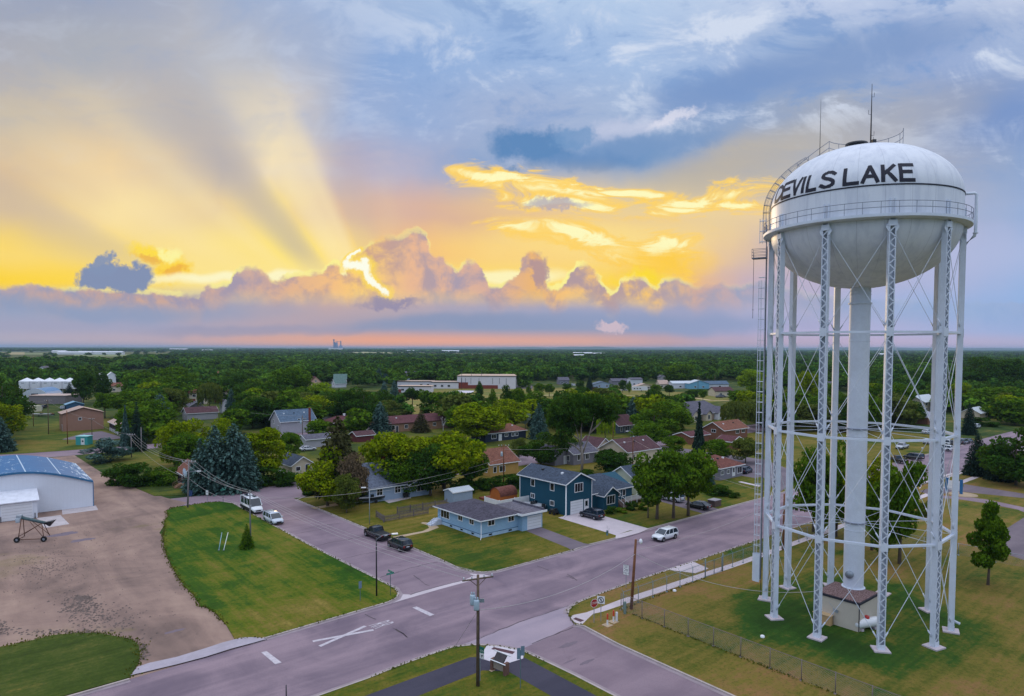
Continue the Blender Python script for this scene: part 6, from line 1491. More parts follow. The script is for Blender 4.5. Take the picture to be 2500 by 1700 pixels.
    for s in (-1, 1):
        m_ = MB(); m_.add([(xf_ + .01, s * wf_ * .62, zf - .16), (xf_ + .01, s * wf_ * 1.0, zf - .14), (B_[-2][0] - .05, s * (B_[-2][1] + .006), zf + .0), (B_[-2][0] - .05, s * (B_[-2][1] + .006), zf + .12), (xf_ + .01, s * wf_, zf + .0), (xf_ + .01, s * wf_ * .62, zf - .0)], [(0, 1, 4, 5), (1, 2, 3, 4)]); m_.build('headlight', LMP, r)
        m_ = MB(); m_.box(xr_ - .02, s * wr_ * .78 - .13, zr_ - .26, xr_ + .04, s * wr_ * .78 + .15, zr_ + .02); m_.build('taillight', TLM, r)
        m_ = MB(); m_.cbox((xf - .35, s * (B_[3][1] + .1), zl + .1), (.12, .2, .15)); m_.build('mirror', pm, r)
    m_ = MB(); m_.box(xf_ - .02, -wf_ * .55, zf - .26, xf_ + .02, wf_ * .55, zf - .06); m_.build('grille', BLKP, r)
    m_ = MB(); m_.box(xf_ - .12, -wf_ * .98, .32, xf_ + .03, wf_ * .98, .44); m_.build('bumper', BLKP if not low else lowm, r)
    m_ = MB(); m_.box(xr_ - .03, -wr_ * .98, .42, xr_ + .1, wr_ * .98, .58); m_.build('bumper', BLKP, r)
    m_ = MB(); m_.box(xr_ - .035, -.25, zr_ - .24, xr_ - .005, .25, zr_ - .11); m_.build('licence_plate', PLT, r)
    if kind == 'pickup':
        m_ = MB(); m_.add([(-2.7, -.78, 1.175), (-.62, -.78, 1.175), (-.62, .78, 1.175), (-2.7, .78, 1.175)], [(0, 1, 2, 3)]); m_.build('bed', BLKP, r)
    if kind == 'campervan':
        m_ = MB()
        for (x0, y0, sx, sy) in ((-1.6, 0, 1.5, 1.2), (.4, .3, .8, .5)): m_.cbox((x0, y0, 2.74), (sx, sy, .14))
        m_.build('solar_panel', CGLS, r)
        m_ = MB(); m_.cbox((-.9, 0, 2.86), (.7, .6, .26)); m_.build('air_conditioner', WHT, r)
        m_ = MB(); m_.box(-3.2, 1.055, .45, 1.9, 1.07, .95); m_.box(-3.2, -1.07, .45, 1.9, -1.055, .95); m_.build('side_stripe', BLKP, r)
    return r
DN = TH - math.pi / 2; UP = TH + math.pi / 2
def cuv(u, v): w = W(u, v); return (w.x, w.y)
car('white camper van with dark lower body parked on the side street', 'campervan', cuv(43.25, 125.6), DN, (222, 226, 232), low=(28, 30, 36))
car('silver white minivan parked just ahead of the camper van', 'minivan', cuv(43.2, 115.0), DN, (196, 204, 216), rack=True)
car('black pickup truck parked across the street from the grass lot', 'pickup', cuv(52.2, 95.3), UP, (16, 17, 21), z=.03)
car('black suv parked behind the black pickup truck', 'suv', cuv(52.0, 88.0), UP, (14, 16, 22), z=.03)
car('dark navy suv on the pale driveway of the teal house', 'suv', cuv(87.5, 82.3), UP, (14, 22, 42), z=.12, rack=True)
car('white suv driving along the main road', 'suv', cuv(86.8, 65.9), TH + math.pi, (226, 230, 236))
car('white and grey minivan under the street trees in the driveway', 'minivan', cuv(109.6, 81.6), UP, (206, 210, 218), z=.12, rack=True)
car('black sedan at the foot of the driveway under the street trees', 'sedan', cuv(108.3, 74.6), UP, (18, 20, 28), z=.12)
car('dark blue suv beside the grey bungalow with the red roof', 'suv', cuv(148.2, 88.9), TH + R(10), (18, 34, 62), z=.12)
for f, x, y, k, rz, c, lab in (('a6', 940, 1285, 'pickup', TH + math.pi, (196, 200, 210), 'silver pickup truck parked on the lawn behind the tower'), ('a6', 890, 1440, 'pickup', TH + R(60), (18, 20, 26), 'black pickup truck partly hidden by tree tops behind the tower'),
    ('a6', 1070, 1405, 'minivan', TH + R(80), (26, 28, 34), 'dark van parked next to the black pickup behind the tower'), ('a6', 1410, 1305, 'suv', UP, (220, 224, 230), 'white car parked on the street just past the right tower legs'),
    ('a6', 1395, 1240, 'minivan', UP, (214, 220, 226), 'white van parked beyond the white car past the tower legs'), ('a6', 1240, 1230, 'suv', TH, (206, 212, 220), 'white suv in a driveway left of the thick tower leg'),
    ('a6', 1220, 1112, 'sedan', TH, (200, 208, 218), 'pale sedan by the brown house beyond the tower'), ('a6', 1500, 1250, 'suv', UP, (30, 32, 38), 'dark suv parked between the right hand tower legs'),
    ('a6', 1635, 1230, 'minivan', TH, (96, 104, 116), 'grey van parked at the curb right of the overflow pipe'), ('a6', 1690, 1218, 'sedan', TH, (28, 34, 46), 'dark car next to the grey van right of the tower'),
    ('a6', 1785, 1050, 'suv', TH, (210, 216, 224), 'white car in front of the round dark shrub'), ('a4', 1615, 1205, 'suv', TH + math.pi, (176, 200, 224), 'silver blue car on the far street by the slate house'),
    ('a3', 412, 1092, 'sedan', TH + R(20), (206, 210, 216), 'white car between the red house and the long tan building'), ('a1', 420, 850, 'minivan', R(160), (220, 224, 230), 'white van next to the cream container'),
    ('a1', 505, 822, 'suv', R(100), (18, 20, 26), 'black vehicle by the flat grey warehouse'), ('a1', 712, 838, 'suv', R(120), (170, 190, 206), 'pale car beside the small blue shed'),
    ('a5', 1190, 706, 'sedan', R(5), (26, 30, 42), 'dark car in front of the cream garage by the park'), ('a5', 1225, 702, 'suv', R(5), (44, 46, 56), 'second dark car by the cream garage at the park edge'),
    ('a4', 1505, 628, 'minivan', R(10), (216, 218, 224), 'white van left of the camper trailer'), ('a3', 1200, 486, 'suv', R(0), (40, 110, 170), 'blue car beside the white low building near the school'),
    ('a4', 940, 570, 'minivan', R(0), (220, 224, 228), 'small white van by the wooden pole at the park edge'), ('a1', 1380, 580, 'minivan', R(0), (216, 220, 226), 'white van parked right of the tall white storage tower'),
    ('a2', 370, 780, 'suv', TH, (216, 220, 226), 'white car at the left apartment block'), ('b2', 1170, 100, 'sedan', TH, (190, 192, 200), 'pale car half hidden behind the grey garage')):
    car(lab, k, GN(f, x, y), rz, c, z=.1)
# trailers, boats and yard things
def camper(label, f, x, y, L, rz):
    r = thing('camper_trailer', label, 'camper trailer', (*GN(f, x, y), .1), rz)
    b = MB(); b.extr([(0, .7), (L, .7), (L, 2.6), (L - .5, 3.4), (.6, 3.5), (0, 3.0)], 'y', -1.25, 1.25); b.build('body', paint('camper_white', (218, 220, 226), .4), r)
    b = MB()
    for q in (1.2, 3.2, 5.2): b.box(q, -1.3, 1.7, q + 1.0, -1.25, 2.4)
    b.build('window', GLS, r)
    b = MB(); b.lathe([(.01, -1.3), (.42, -1.3), (.42, -1.05), (.01, -1.05)], 14, smooth=False); o = b.build('wheel', RUB, r); o.rotation_euler = (R(90), 0, 0); o.location = (L * .6, -2.4, .42)
camper('long white camper trailer parked at the park edge', 'a4', 1590, 632, 11, R(4)); camper('small white camper trailer at far left of the yard', 'a1', 170, 830, 6, R(60))
def boat(label, p, rz, col, z=.1, L=5.4):
    r = thing('boat', label, 'boat', (p[0], p[1], z), rz)
    b = MB(); st = [(-L / 2, .95, .5), (-L / 4, 1.05, .42), (0, 1.05, .4), (L / 4, .85, .45), (L / 2 * .8, .45, .62), (L / 2, .05, .95)]
    vs = []; 
    for x, w, zb in st: vs += [(x, -w, 1.15), (x, -w * .8, zb + .2), (x, 0, zb), (x, w * .8, zb + .2), (x, w, 1.15)]
    fs = [(i * 5 + k, (i + 1) * 5 + k, (i + 1) * 5 + k + 1, i * 5 + k + 1) for i in range(5) for k in range(4)] + [(0, 1, 2, 3, 4)]
    b.add(vs, fs); b.build('hull', paint('hull_%d' % col[0], col, .3), r)
    b = MB(); b.add([(x, -w * .96, 1.13) for x, w, _ in st] + [(x, w * .96, 1.13) for x, w, _ in reversed(st)], [list(range(12))]); b.build('deck', flat('boat_deck', (170, 174, 182), .6), r)
    b = MB(); b.box(-.4, -.7, 1.13, .1, .7, 1.65); b.build('windshield', GLS, r)
    b = MB(); b.box(-L / 2 - .45, -.25, .6, -L / 2 + .05, .25, 1.5); b.build('outboard_motor', DARKM, r)
    b = MB(); b.tube([(-L / 2, -.5, .42), (L / 2 * .6, -.4, .42), (L / 2 + .9, 0, .42)], .05, 4); b.tube([(-L / 2, .5, .42), (L / 2 * .6, .4, .42), (L / 2 + .9, 0, .42)], .05, 4); b.tube([(-.6, -1, .35), (-.6, 1, .35)], .06, 4); b.build('trailer', GALV, r)
    for s in (-1, 1):
        b = MB(); b.lathe([(.01, -.1), (.3, -.1), (.3, .1), (.01, .1)], 12, smooth=False); o = b.build('wheel', RUB, r); o.rotation_euler = (R(90), 0, 0); o.location = (-.6, s * 1.15, .3)
boat('dark hulled boat on a trailer beside the grey blue cottage', GN('b3', 20, 690), TH + math.pi, (30, 40, 54))
boat('white boat on a trailer against the teal house wall', cuv(83.6, 93.4), UP + R(6), (190, 196, 204), L=4.6)
boat('upturned pale boat on the grass by the yard road', GN('a1', 475, 916), R(5), (216, 210, 200), L=8)
def mower(label, p, rz, col):
    r = thing('yard_machine', label, 'garden machine', (p[0], p[1], .1), rz)
    MB().cbox((0, 0, .62), (1.5, .75, .5)).cbox((-.4, 0, 1.0), (.45, .6, .3)).build('body', paint('machine_%d' % col[0], col, .4), r)
    for x in (-.5, .55):
        for s in (-1, 1):
            b = MB(); b.lathe([(.01, -.1), (.3, -.1), (.3, .1), (.01, .1)], 12, smooth=False); o = b.build('wheel', RUB, r); o.rotation_euler = (R(90), 0, 0); o.location = (x, s * .42, .3)
    MB().tube([(.1, 0, .85), (-.05, 0, 1.2)], .03, 4).build('steering_column', DARKM, r)
mower('dark riding mower beside the teal house wall', cuv(84.1, 88.4), UP, (34, 36, 44))
mower('red tractor beside the small blue shed in the yard', GN('a1', 890, 838), R(20), (178, 36, 34)); bpy.context.scene.collection.objects[-1]
mower('rusty farm machine left of the tan utility building', GN('a1', 590, 905), R(70), (110, 62, 50))
def chair(label, f, x, y, rz, grp='white garden chairs on the patio'):
    r = thing('garden_chair', label, 'chair', (*GN(f, x, y), .12), rz, grp)
    MB().cbox((0, 0, .38), (.6, .6, .06)).build('seat', WPAINT, r)
    b = MB(); b.add([(-.3, -.3, .38), (-.3, .3, .38), (-.55, .24, 1.15), (-.55, -.24, 1.15), (-.36, -.3, .38), (-.36, .3, .38), (-.61, .24, 1.15), (-.61, -.24, 1.15)], [(0, 1, 2, 3), (7, 6, 5, 4), (0, 3, 7, 4), (1, 5, 6, 2), (3, 2, 6, 7)]); b.build('backrest', WPAINT, r)
    for a, c in ((-.28, -.28), (-.28, .28), (.28, -.28), (.28, .28)): MB().cbox((a, c, .18), (.07, .07, .36)).build('leg', WPAINT, r)
    for c in (-.33, .33): MB().cbox((0, c, .58), (.6, .09, .04)).build('armrest', WPAINT, r)
chair('white slatted garden chair nearest the cottage door', 'b3', 300, 612, R(-60)); chair('white garden chair left of the patio table', 'b3', 235, 622, R(-80)); chair('white garden chair at the left end of the patio', 'b3', 180, 640, R(-50))
b = MB(); b.cbox((0, 0, .7), (1.6, .9, .05)); 
for a, c in ((-.7, -.35), (-.7, .35), (.7, -.35), (.7, .35)): b.cbox((a, c, .35), (.06, .06, .7))
tag(b.build('garden_table', WPAINT, None, (*GN('b3', 130, 648), .12), TH), 'white garden table beside the white chairs on the patio', 'table')
b = MB(); b.cbox((0, 0, .55), (.9, .6, .5)).cbox((0, 0, .9), (1.0, .6, .25)).cbox((.75, 0, .75), (.4, .5, .06)); b.tube([(-.35, 0, 0), (-.35, 0, .4)], .03, 4).tube([(.35, 0, 0), (.35, 0, .4)], .03, 4)
tag(b.build('barbecue_grill', BLKP, None, (*GN('b3', 420, 640), .12), TH), 'black barbecue grill at the right end of the patio', 'grill')
r = thing('wheelie_bin', 'blue wheeled bin on the lawn behind the lamp pole', 'bin', (*GN('b1', 1800, 512), .1), TH)
b = MB(); b.add([(-.26, -.3, 0), (.26, -.3, 0), (.26, .3, 0), (-.26, .3, 0), (-.33, -.38, 1.0), (.33, -.38, 1.0), (.33, .38, 1.0), (-.33, .38, 1.0)], [(0, 1, 5, 4), (1, 2, 6, 5), (2, 3, 7, 6), (3, 0, 4, 7), (0, 3, 2, 1)]); b.build('body', paint('bin_blue', (30, 72, 120), .5), r)
MB().cbox((0, 0, 1.05), (.72, .84, .1)).build('lid', paint('bin_lid', (24, 56, 98), .5), r)
r = thing('fire_hydrant', 'teal fire hydrant at the driveway corner by the main road', 'fire hydrant', (*GN('b4', 1312, 1062), .1)); HY = paint('hydrant_teal', (30, 96, 116), .4)
MB().lathe([(.16, 0), (.16, .1), (.11, .12), (.11, .62), (.15, .64), (.13, .76), (.03, .84), (.01, .85)], 14).build('body', HY, r)
for s in (-1, 1): MB().tube([(s * .08, 0, .5), (s * .24, 0, .5)], .07, 8).build('outlet', HY, r)
MB().tube([(0, 0, .8), (0, 0, 1.5)], .012, 4).build('marker_rod', HY, r)
MB().tube([(0, 0, .4), (.22, 0, .46), (.3, 0, 1.1)], .03, 4).build('hose_arm', HY, r)
r = thing('waste_container', 'brown box shaped waste container at the kerb behind the black sedan', 'waste container', (*GN('b5', 1140, 745), .1), TH)
MB().box(0, 0, 0, 2.1, 1.6, 1.15).build('body', flat('container_brown', (96, 80, 76), .8, lines=('x', .25, .4)), r); MB().box(-.06, -.06, 1.15, 2.16, 1.66, 1.24).build('lid', flat('container_lid', (150, 146, 152), .7), r)
for q, lab in (((31.0, 104.2, 33.9, 110.6), 'bluish sloping pole lying on the lawn'), ((31.5, 103.8, 34.4, 109.3), 'white sloping pole lying on the lawn')):
    pass
for k, (p0, p1, cc) in enumerate(((('b2', 160, 1225), ('b2', 235, 1080), (120, 160, 176)), (('b2', 215, 1225), ('b2', 308, 1098), (206, 214, 206)))):
    A = GN(*p0, .12); B_ = GN(*p1, .12); A = Vector((*A, .15)); B_ = Vector((*B_, .15)); B_ = A + (B_ - A).normalized() * 3.2; B_.z = 1.9
    r = thing('guy_guard', ('slanting blue guy wire guard in the grass lot', 'slanting white guy wire guard in the grass lot')[k], 'guy wire guard', A)
    MB().tube([(0, 0, 0), tuple(B_ - A)], .06, 6).build('sleeve', paint('guard_%d' % k, cc, .4), r); MB().cbox((0, 0, 0), (.2, .2, .12)).build('anchor', GALV, r)

# ================================================================ poles, lamps, wires
def ztop(X, Y, ypx):
    lo_, hi_ = 0, 60
    for _ in range(40):
        m_ = (lo_ + hi_) / 2
        if proj(X, Y, m_)[1] > ypx: lo_ = m_
        else: hi_ = m_
    return lo_
POLES = {}
def insul(b, p, m=1): b.lathe([(.05, p[2]), (.09, p[2] + .05), (.05, p[2] + .1), (.09, p[2] + .16), (.03, p[2] + .24), (.01, p[2] + .25)], 8, c=(p[0], p[1]), m=m)
def pole(key, label, base, ytop, mat=WOOD, r0=.16, arm=None, arm_ang=0.0, trans=0, lamp=None, name='utility_pole', lean=(0, 0), tside=-1, cat='utility pole', group='wooden utility poles'):
    X, Y = base; h = ztop(X, Y, ytop)
    r = thing(name, label, cat, (X, Y, .05), 0, group)
    MB().tube([(0, 0, 0), (lean[0] * .5, lean[1] * .5, h / 2), (lean[0], lean[1], h)], [r0, r0 * .85, r0 * .68], 9).build('pole', mat, r)
    POLES[key] = Vector((X + lean[0], Y + lean[1], h)); ca, sa = math.cos(arm_ang), math.sin(arm_ang)
    if arm:
        L = arm; z = h - .35
        b = MB(); b.tube([(lean[0] - ca * L / 2, lean[1] - sa * L / 2, z), (lean[0] + ca * L / 2, lean[1] + sa * L / 2, z)], .075, 4)
        for s in (-1, 1): b.tube([(lean[0] + s * ca * L * .25, lean[1] + s * sa * L * .25, z - .05), (lean[0], lean[1], z - .7)], .03, 4)
        a_ = b.build('crossarm', mat, r)
        for q in (-.46, -.2, .2, .46):
            b = MB(); insul(b, (lean[0] + ca * L * q, lean[1] + sa * L * q, z + .06), 0); b.build('insulator', paint('insulator', (206, 206, 214), .3), a_)
    for k in range(trans):
        b = MB(); cx, cy_ = tside * (.45 + .0 * k) * (1 if k == 0 else .25), -.3 * k - .15; z = h - 1.9 - .35 * k
        b.lathe([(.01, z - .75), (.24, z - .72), (.26, z - .6), (.26, z + .1), (.22, z + .18), (.05, z + .2)], 14, c=(cx, cy_))
        for s in (-.1, .1): insul(b, (cx + s, cy_, z + .18), 0)
        b.build('transformer', paint('transformer_grey', (168, 186, 200), .35), r)
    if lamp:
        ax, ay, zz, L = lamp
        b = MB(); b.tube([(0, 0, zz - .5), (ax * L * .4, ay * L * .4, zz - .05), (ax * L, ay * L, zz + .05)], .035, 5); la = b.build('lamp_arm', GALV, r)
        b = MB(); b.cbox((ax * (L + .3), ay * (L + .3), zz + .03), (.75, .26, .14), rz=math.atan2(ay, ax)); b.build('lamp_head', WHT, la)
    return r
p1 = pole('P1', 'foreground wooden pole with two grey transformers and a crossarm at the crossing', GN('c3', 1240, 1475), 1405, r0=.17, arm=2.9, arm_ang=R(24), trans=2)
MB().cbox((.3, 0, POLES['P1'].z - 2.3), (.5, .05, .35)).build('bracket', GALV, p1); MB().tube([(.12, -.1, 0), (.12, -.1, POLES['P1'].z - 3)], .03, 4).build('conduit', DARKM, p1)
pole('P2', 'brown wooden pole with floodlight standing by the roadside fence', GN('c4', 1120, 600), N('b4', 1605, 1108)[1], BRNW, .19, lean=(.45, 0))
r = POLES['P2']; fl = thing('floodlight', 'small white floodlight at the top of the brown pole', 'floodlight', (r.x + .55, r.y - .1, r.z - .15))
MB().lathe([(.01, -.28), (.16, -.26), (.2, 0), (.16, .18), (.05, .3), (.01, .32)], 12).build('lamp', WHT, fl); MB().tube([(-.5, .1, -.1), (0, 0, 0)], .03, 4).build('arm', GALV, fl)
pole('P3', 'slim black street lamp at the corner of the grass lot', GN('c2', 1950, 450), N('b3', 95, 1090)[1], flat('lamp_black', (34, 36, 42), .5), .10, lamp=(.96, .28, ztop(*GN('c2', 1950, 450), N('b3', 100, 1062)[1]), 1.9), name='street_lamp', cat='street lamp', group='street lamps')
pole('P4', 'grey pole rising beside the small bushy tree on the grass lot', GN('b2', 520, 1200), N('b2', 510, 548)[1], flat('grey_pole', (112, 112, 116), .8), .13)
pole('P5', 'slim grey street lamp in front of the patio', GN('b2', 1870, 940), N('b2', 1862, 540)[1], GALV, .07, lamp=(-1, 0, ztop(*GN('b2', 1870, 940), N('b2', 1865, 520)[1]), .7), name='street_lamp', cat='street lamp', group='street lamps')
pole('P6', 'grey wooden pole with transformers and lamp arm at the gravel lot corner', GN('b1', 1775, 620), N('b1', 1800, 172)[1], flat('grey_wood', (128, 122, 124), .9, .2, 3), .17, arm=2.6, arm_ang=0.0, trans=2, lamp=(1, -.1, ztop(*GN('b1', 1775, 620), N('b1', 1800, 275)[1]), 2.0), lean=(.35, 0))
pole('P7', 'grey pole standing against the spruces above the round shrubs', GN('a1', 1492, 1385), N('a1', 1482, 1112)[1], flat('grey_wood', (128, 122, 124)), .15, arm=2.2)
pole('P7b', 'second grey pole just right of the pole against the spruces', GN('a1', 1606, 1330), N('a1', 1600, 1042)[1], flat('grey_wood', (128, 122, 124)), .15)
pole('P7c', 'slim pole at the right end of the open storage building', GN('a1', 1425, 1190), N('a1', 1415, 950)[1], BRNW, .12)
pole('P8', 'dark pole in front of the tan utility building', GN('a1', 767, 1232), N('a1', 765, 850)[1], BRNW, .14)
pole('P8b', 'grey pole with crossarm left of the tan utility building', GN('a1', 552, 1120), N('a1', 550, 728)[1], WOOD, .15, arm=2.4)
pole('P8c', 'dark pole on the west lawn near the cream container', GN('a1', 380, 1030), N('a1', 372, 765)[1], BRNW, .13)
pole('P8d', 'grey pole at the left yard edge beside the big dark tree', GN('a1', 235, 925), N('a1', 232, 700)[1], WOOD, .13)
pole('P8e', 'pole behind the turquoise kiosk', GN('a1', 1045, 1170), N('a1', 1045, 938)[1], WOOD, .13, arm=1.8)
pole('P9', 'pale wooden pole by the mauve roofed grey house', GN('a2', 218, 905), N('a2', 212, 748)[1], WOOD, .14, arm=2.2)
pole('P9b', 'pole with transformer right of the blue roofed grey house', GN('a2', 1575, 1235), N('a2', 1592, 908)[1], WOOD, .14, trans=1)
pole('P10', 'wooden pole with crossarm and equipment behind the teal house', GN('b3', 1532, 455), N('b3', 1528, 28)[1], BRNW, .15, arm=2.4, arm_ang=R(10), trans=1)
pole('P11', 'dark pole left of the slate grey house', GN('a4', 1378, 1215), N('a4', 1375, 978)[1], BRNW, .13)
pole('P11b', 'tall dark pole rising from the long maroon roof', GN('a4', 1602, 1515), N('a4', 1605, 1150)[1], BRNW, .16, lamp=(-.9, -.4, 9.5, 1.5))
pole('P12', 'brown wooden pole behind the left tower legs', GN('b5', 1915, 1230), N('b5', 1915, 590)[1], BRNW, .17)
pole('P13', 'thin pole at the park edge near the small white van', GN('a4', 923, 560), N('a4', 922, 448)[1], WOOD, .2)
pole('P14', 'thin pole at the far side of the park by the cream house', GN('a5', 503, 575), N('a5', 502, 470)[1], WOOD, .2)
pole('P15', 'thin pole above the long white house across the park', GN('a5', 1140, 560), N('a5', 1140, 440)[1], WOOD, .22)
pole('P16', 'pole in front of the aqua gabled house', GN('a5', 948, 610), N('a5', 948, 478)[1], WOOD, .2)
pole('P17', 'dark stub post at the bottom edge of the main road', GN('c2', 925, 1640), N('c2', 938, 1458)[1], DARKM, .06, name='sign_post', cat='sign post', group=None)
def wire(label, A, B_, sag=.6, r=.021, grp='overhead wires'):
    n = 14; pts = []
    for k in range(n + 1):
        f = k / n; p = A.lerp(B_, f); p.z -= sag * 4 * f * (1 - f); pts.append(tuple(p - A))
    o = MB().tube(pts, r, 4, cap=False).build('overhead_wire', flat('wire_grey', (172, 166, 166), .5), None, A)
    return tag(o, label, 'wire', grp)
def off(key, dx, dy, dz): p = POLES[key]; return Vector((p.x + dx, p.y + dy, p.z + dz))
for k, (dx, dz) in enumerate(((-1.1, -.1), (.0, .05), (1.1, -.1))):
    w_ = ('upper left', 'middle', 'upper right')[k]
    wire('%s wire between the lot corner pole and the grass lot pole' % w_, off('P6', dx, 0, dz), off('P4', dx * .4, 0, -.1 - .25 * (k == 1)), .9)
    wire('%s wire running left from the lot corner pole to the spruces' % w_, off('P6', dx, 0, dz), off('P7', dx * .8, 0, -.1), 1.6)
    wire('%s wire crossing the street corner toward the foreground pole' % w_, off('P4', dx * .4, 0, -.1), off('P1', dx, dx * .4, -.1), 1.0)
wire('low wire from the lot corner pole toward the camper van', off('P6', 0, 0, -3.4), off('P4', 0, 0, -2.2), .9)
wire('low wire from the lot corner pole back to the spruces', off('P6', 0, 0, -3.4), off('P7', 0, 0, -1.5), 1.4)
wire('dark cable from the foreground pole to the brown floodlight pole', off('P1', .2, 0, -3.1), off('P2', 0, 0, -1.6), 1.2, .028)
wire('slanting guy wire from the foreground pole down to the kerb', off('P1', -.1, 0, -3.3), Vector((*GN('c3', 972, 1050), .2)), 0, .02)
wire('dark cable from the brown floodlight pole to the pump house', off('P2', 0, 0, -1.6), W(74.0, 35.2, 3.2), 1.6, .028)
wire('wire from the brown floodlight pole to the pole behind the tower', off('P2', 0, 0, -1.2), off('P12', 0, 0, -.6), .8)
wire('upper wire over the bungalow garden from the street lamp', off('P5', 0, 0, 1.2 - 1.0), off('P10', 0, 0, -3.0), .5)
wire('lower wire over the bungalow garden from the street lamp', off('P5', 0, 0, -.6), off('P10', 0, 0, -4.2), .6)
wire('wire from the grass lot pole across to the patio street lamp', off('P4', 0, 0, -1.0), off('P5', 0, 0, -.2), .5)
wire('wire from the pole behind the teal house to the dark pole by the maroon roof', off('P10', 0, 0, -1.0), off('P11b', 0, 0, -1.0), .8)
wire('wire from the pole by the long maroon roof past the street trees', off('P11b', 0, 0, -.6), off('P12', 0, 0, -.4), 1.2)
for k, key in enumerate((('P8b', 'P8e'), ('P8d', 'P8b'), ('P8e', 'P7'), ('P9', 'P9b'))):
    wire(('wire from the crossarm pole to the kiosk pole', 'wire from the yard edge pole to the crossarm pole', 'wire from the kiosk pole to the spruces', 'long wire from the mauve roofed house to the blue roofed house')[k], off(key[0], 0, 0, -.2), off(key[1], 0, 0, -.2), 1.0)

# ================================================================ signs
def sign_text(par, body, size, loc, m, sx=1.0):
    vs, fs = textmesh(body, size)
    b = MB(); b.add([(v[0] * sx, 0, v[1]) for v in vs], [f for f in fs]); o = b.build('lettering', m, par); o.location = loc; return o
def signpost(label, base, rz, h, name='traffic_sign', cat='traffic sign', m=GALV):
    r = thing(name, label, cat, (*base, .1), rz); MB().box(-.03, .0, 0, .03, .05, h).build('post', m, r); return r
SRED = paint('sign_red', (170, 20, 30), .5); SWHT = paint('sign_white', (236, 238, 240), .5); SBLK = flat('sign_black', (18, 20, 28), .5, .05); SGRN = paint('sign_green', (10, 116, 96), .5); SBK = flat('sign_back', (110, 132, 150), .5)
FS = TH                      # faces -v
FL = TH - math.pi / 2        # faces -u
s_ = signpost('red octagonal stop sign at the corner by the curb ramp', cuv(54.0, 50.3), FS - R(10), 2.2)
def ngon(r, n, y, a0=0.0): return [(r * math.cos(2 * math.pi * k / n + a0), y, r * math.sin(2 * math.pi * k / n + a0)) for k in range(n)]
b = MB(); b.add(ngon(.50, 8, -.01, R(22.5)), [list(range(8))]); b.add(ngon(.50, 8, .0, R(22.5)), [list(range(7, -1, -1))]); o = b.build('sign_plate', SWHT, s_); o.location = (0, 0, 2.15)
b = MB(); b.add(ngon(.455, 8, -.016, R(22.5)), [list(range(8))]); o = b.build('sign_face', SRED, s_); o.location = (0, 0, 2.15)
sign_text(s_, 'STOP', .36, (0, -.022, 2.15), SWHT, .92)
s_ = signpost('white square sign with a crossed black arrow in a circle', cuv(*GUV(*N('c4', 775, 740))), FL + R(32), 2.3)
b = MB(); b.box(-.42, -.02, 1.95, .42, 0, 2.79); b.build('sign_plate', SWHT, s_)
b = MB()
for k in range(24):
    a, c = 2 * math.pi * k / 24, 2 * math.pi * (k + 1) / 24
    b.add([(.33 * math.cos(a), -.025, 2.37 + .33 * math.sin(a)), (.33 * math.cos(c), -.025, 2.37 + .33 * math.sin(c)), (.25 * math.cos(c), -.025, 2.37 + .25 * math.sin(c)), (.25 * math.cos(a), -.025, 2.37 + .25 * math.sin(a))], [(0, 1, 2, 3)])
b.add([(-.2, -.026, 2.56), (-.13, -.026, 2.60), (.2, -.026, 2.18), (.13, -.026, 2.14)], [(0, 3, 2, 1)]); b.build('symbol', SBLK, s_)
b = MB(); b.box(-.04, -.028, 2.2, .04, -.027, 2.45); b.add([(-.12, -.028, 2.43), (.12, -.028, 2.43), (0, -.028, 2.56)], [(0, 1, 2)]); b.build('arrow', SBLK, s_)
s_ = signpost('white speed limit 20 sign on the roadside verge', cuv(*GUV(*N('c4', 1060, 360))), FL + R(14), 2.0)
b = MB(); b.box(-.40, -.02, 1.62, .40, 0, 2.92); b.build('sign_plate', SBLK, s_); b = MB(); b.box(-.375, -.026, 1.94, .375, -.021, 2.895); b.box(-.375, -.026, 1.645, .375, -.021, 1.90); b.build('sign_face', SWHT, s_)
sign_text(s_, 'SPEED', .19, (0, -.03, 2.76), SBLK); sign_text(s_, 'LIMIT', .19, (0, -.03, 2.58), SBLK); sign_text(s_, '20', .52, (0, -.03, 2.25), SBLK, 1.05); sign_text(s_, 'UNLESS', .10, (0, -.03, 1.83), SBLK); sign_text(s_, 'POSTED', .10, (0, -.03, 1.72), SBLK)
def street_name(label, base, h, up=0):
    r = signpost(label, base, 0, h - .25, 'street_sign', 'street sign', flat('post_green', (50, 84, 84), .6))
    for k, a in enumerate((TH, TH + math.pi / 2)):
        pl = MB(); pl.box(-.52, -.012, h - .25 + k * .27, .52, .012, h + k * .27 - .02); o = pl.build('name_blade', SGRN, r); o.rotation_euler = (0, 0, a)
        for s in (-1, 1):
            b = MB(); b.box(-.38, -.016 * s - .001, h - .16 + k * .27, .38, -.016 * s + .001, h - .11 + k * .27); b.build('lettering_band', flat('sign_pale_green', (120, 200, 186), .5), o)
street_name('green street name sign at the corner nearest the black street lamp', GN('c3', 247, 440), 2.75); street_name('green street name sign at the far corner near the camper van', GN('b1', 2110, 580), 2.7)
s_ = signpost('small white roadside sign with a black dot by the far corner', GN('b1', 1960, 575), R(-10), 1.6); b = MB(); b.box(-.25, -.02, 1.5, .25, 0, 2.35); b.build('sign_plate', SWHT, s_); b = MB(); b.add(ngon(.1, 10, -.025), [list(range(10))]); o = b.build('symbol', SBLK, s_); o.location = (0, 0, 1.95)
s_ = signpost('grey back of a traffic sign standing on the grass lot corner', GN('c2', 1765, 508), FL + R(90), 2.0, m=flat('post_bluegrey', (92, 116, 122), .6)); b = MB(); b.box(-.2, -.02, 1.5, .2, 0, 2.35); b.build('sign_plate', SBK, s_)
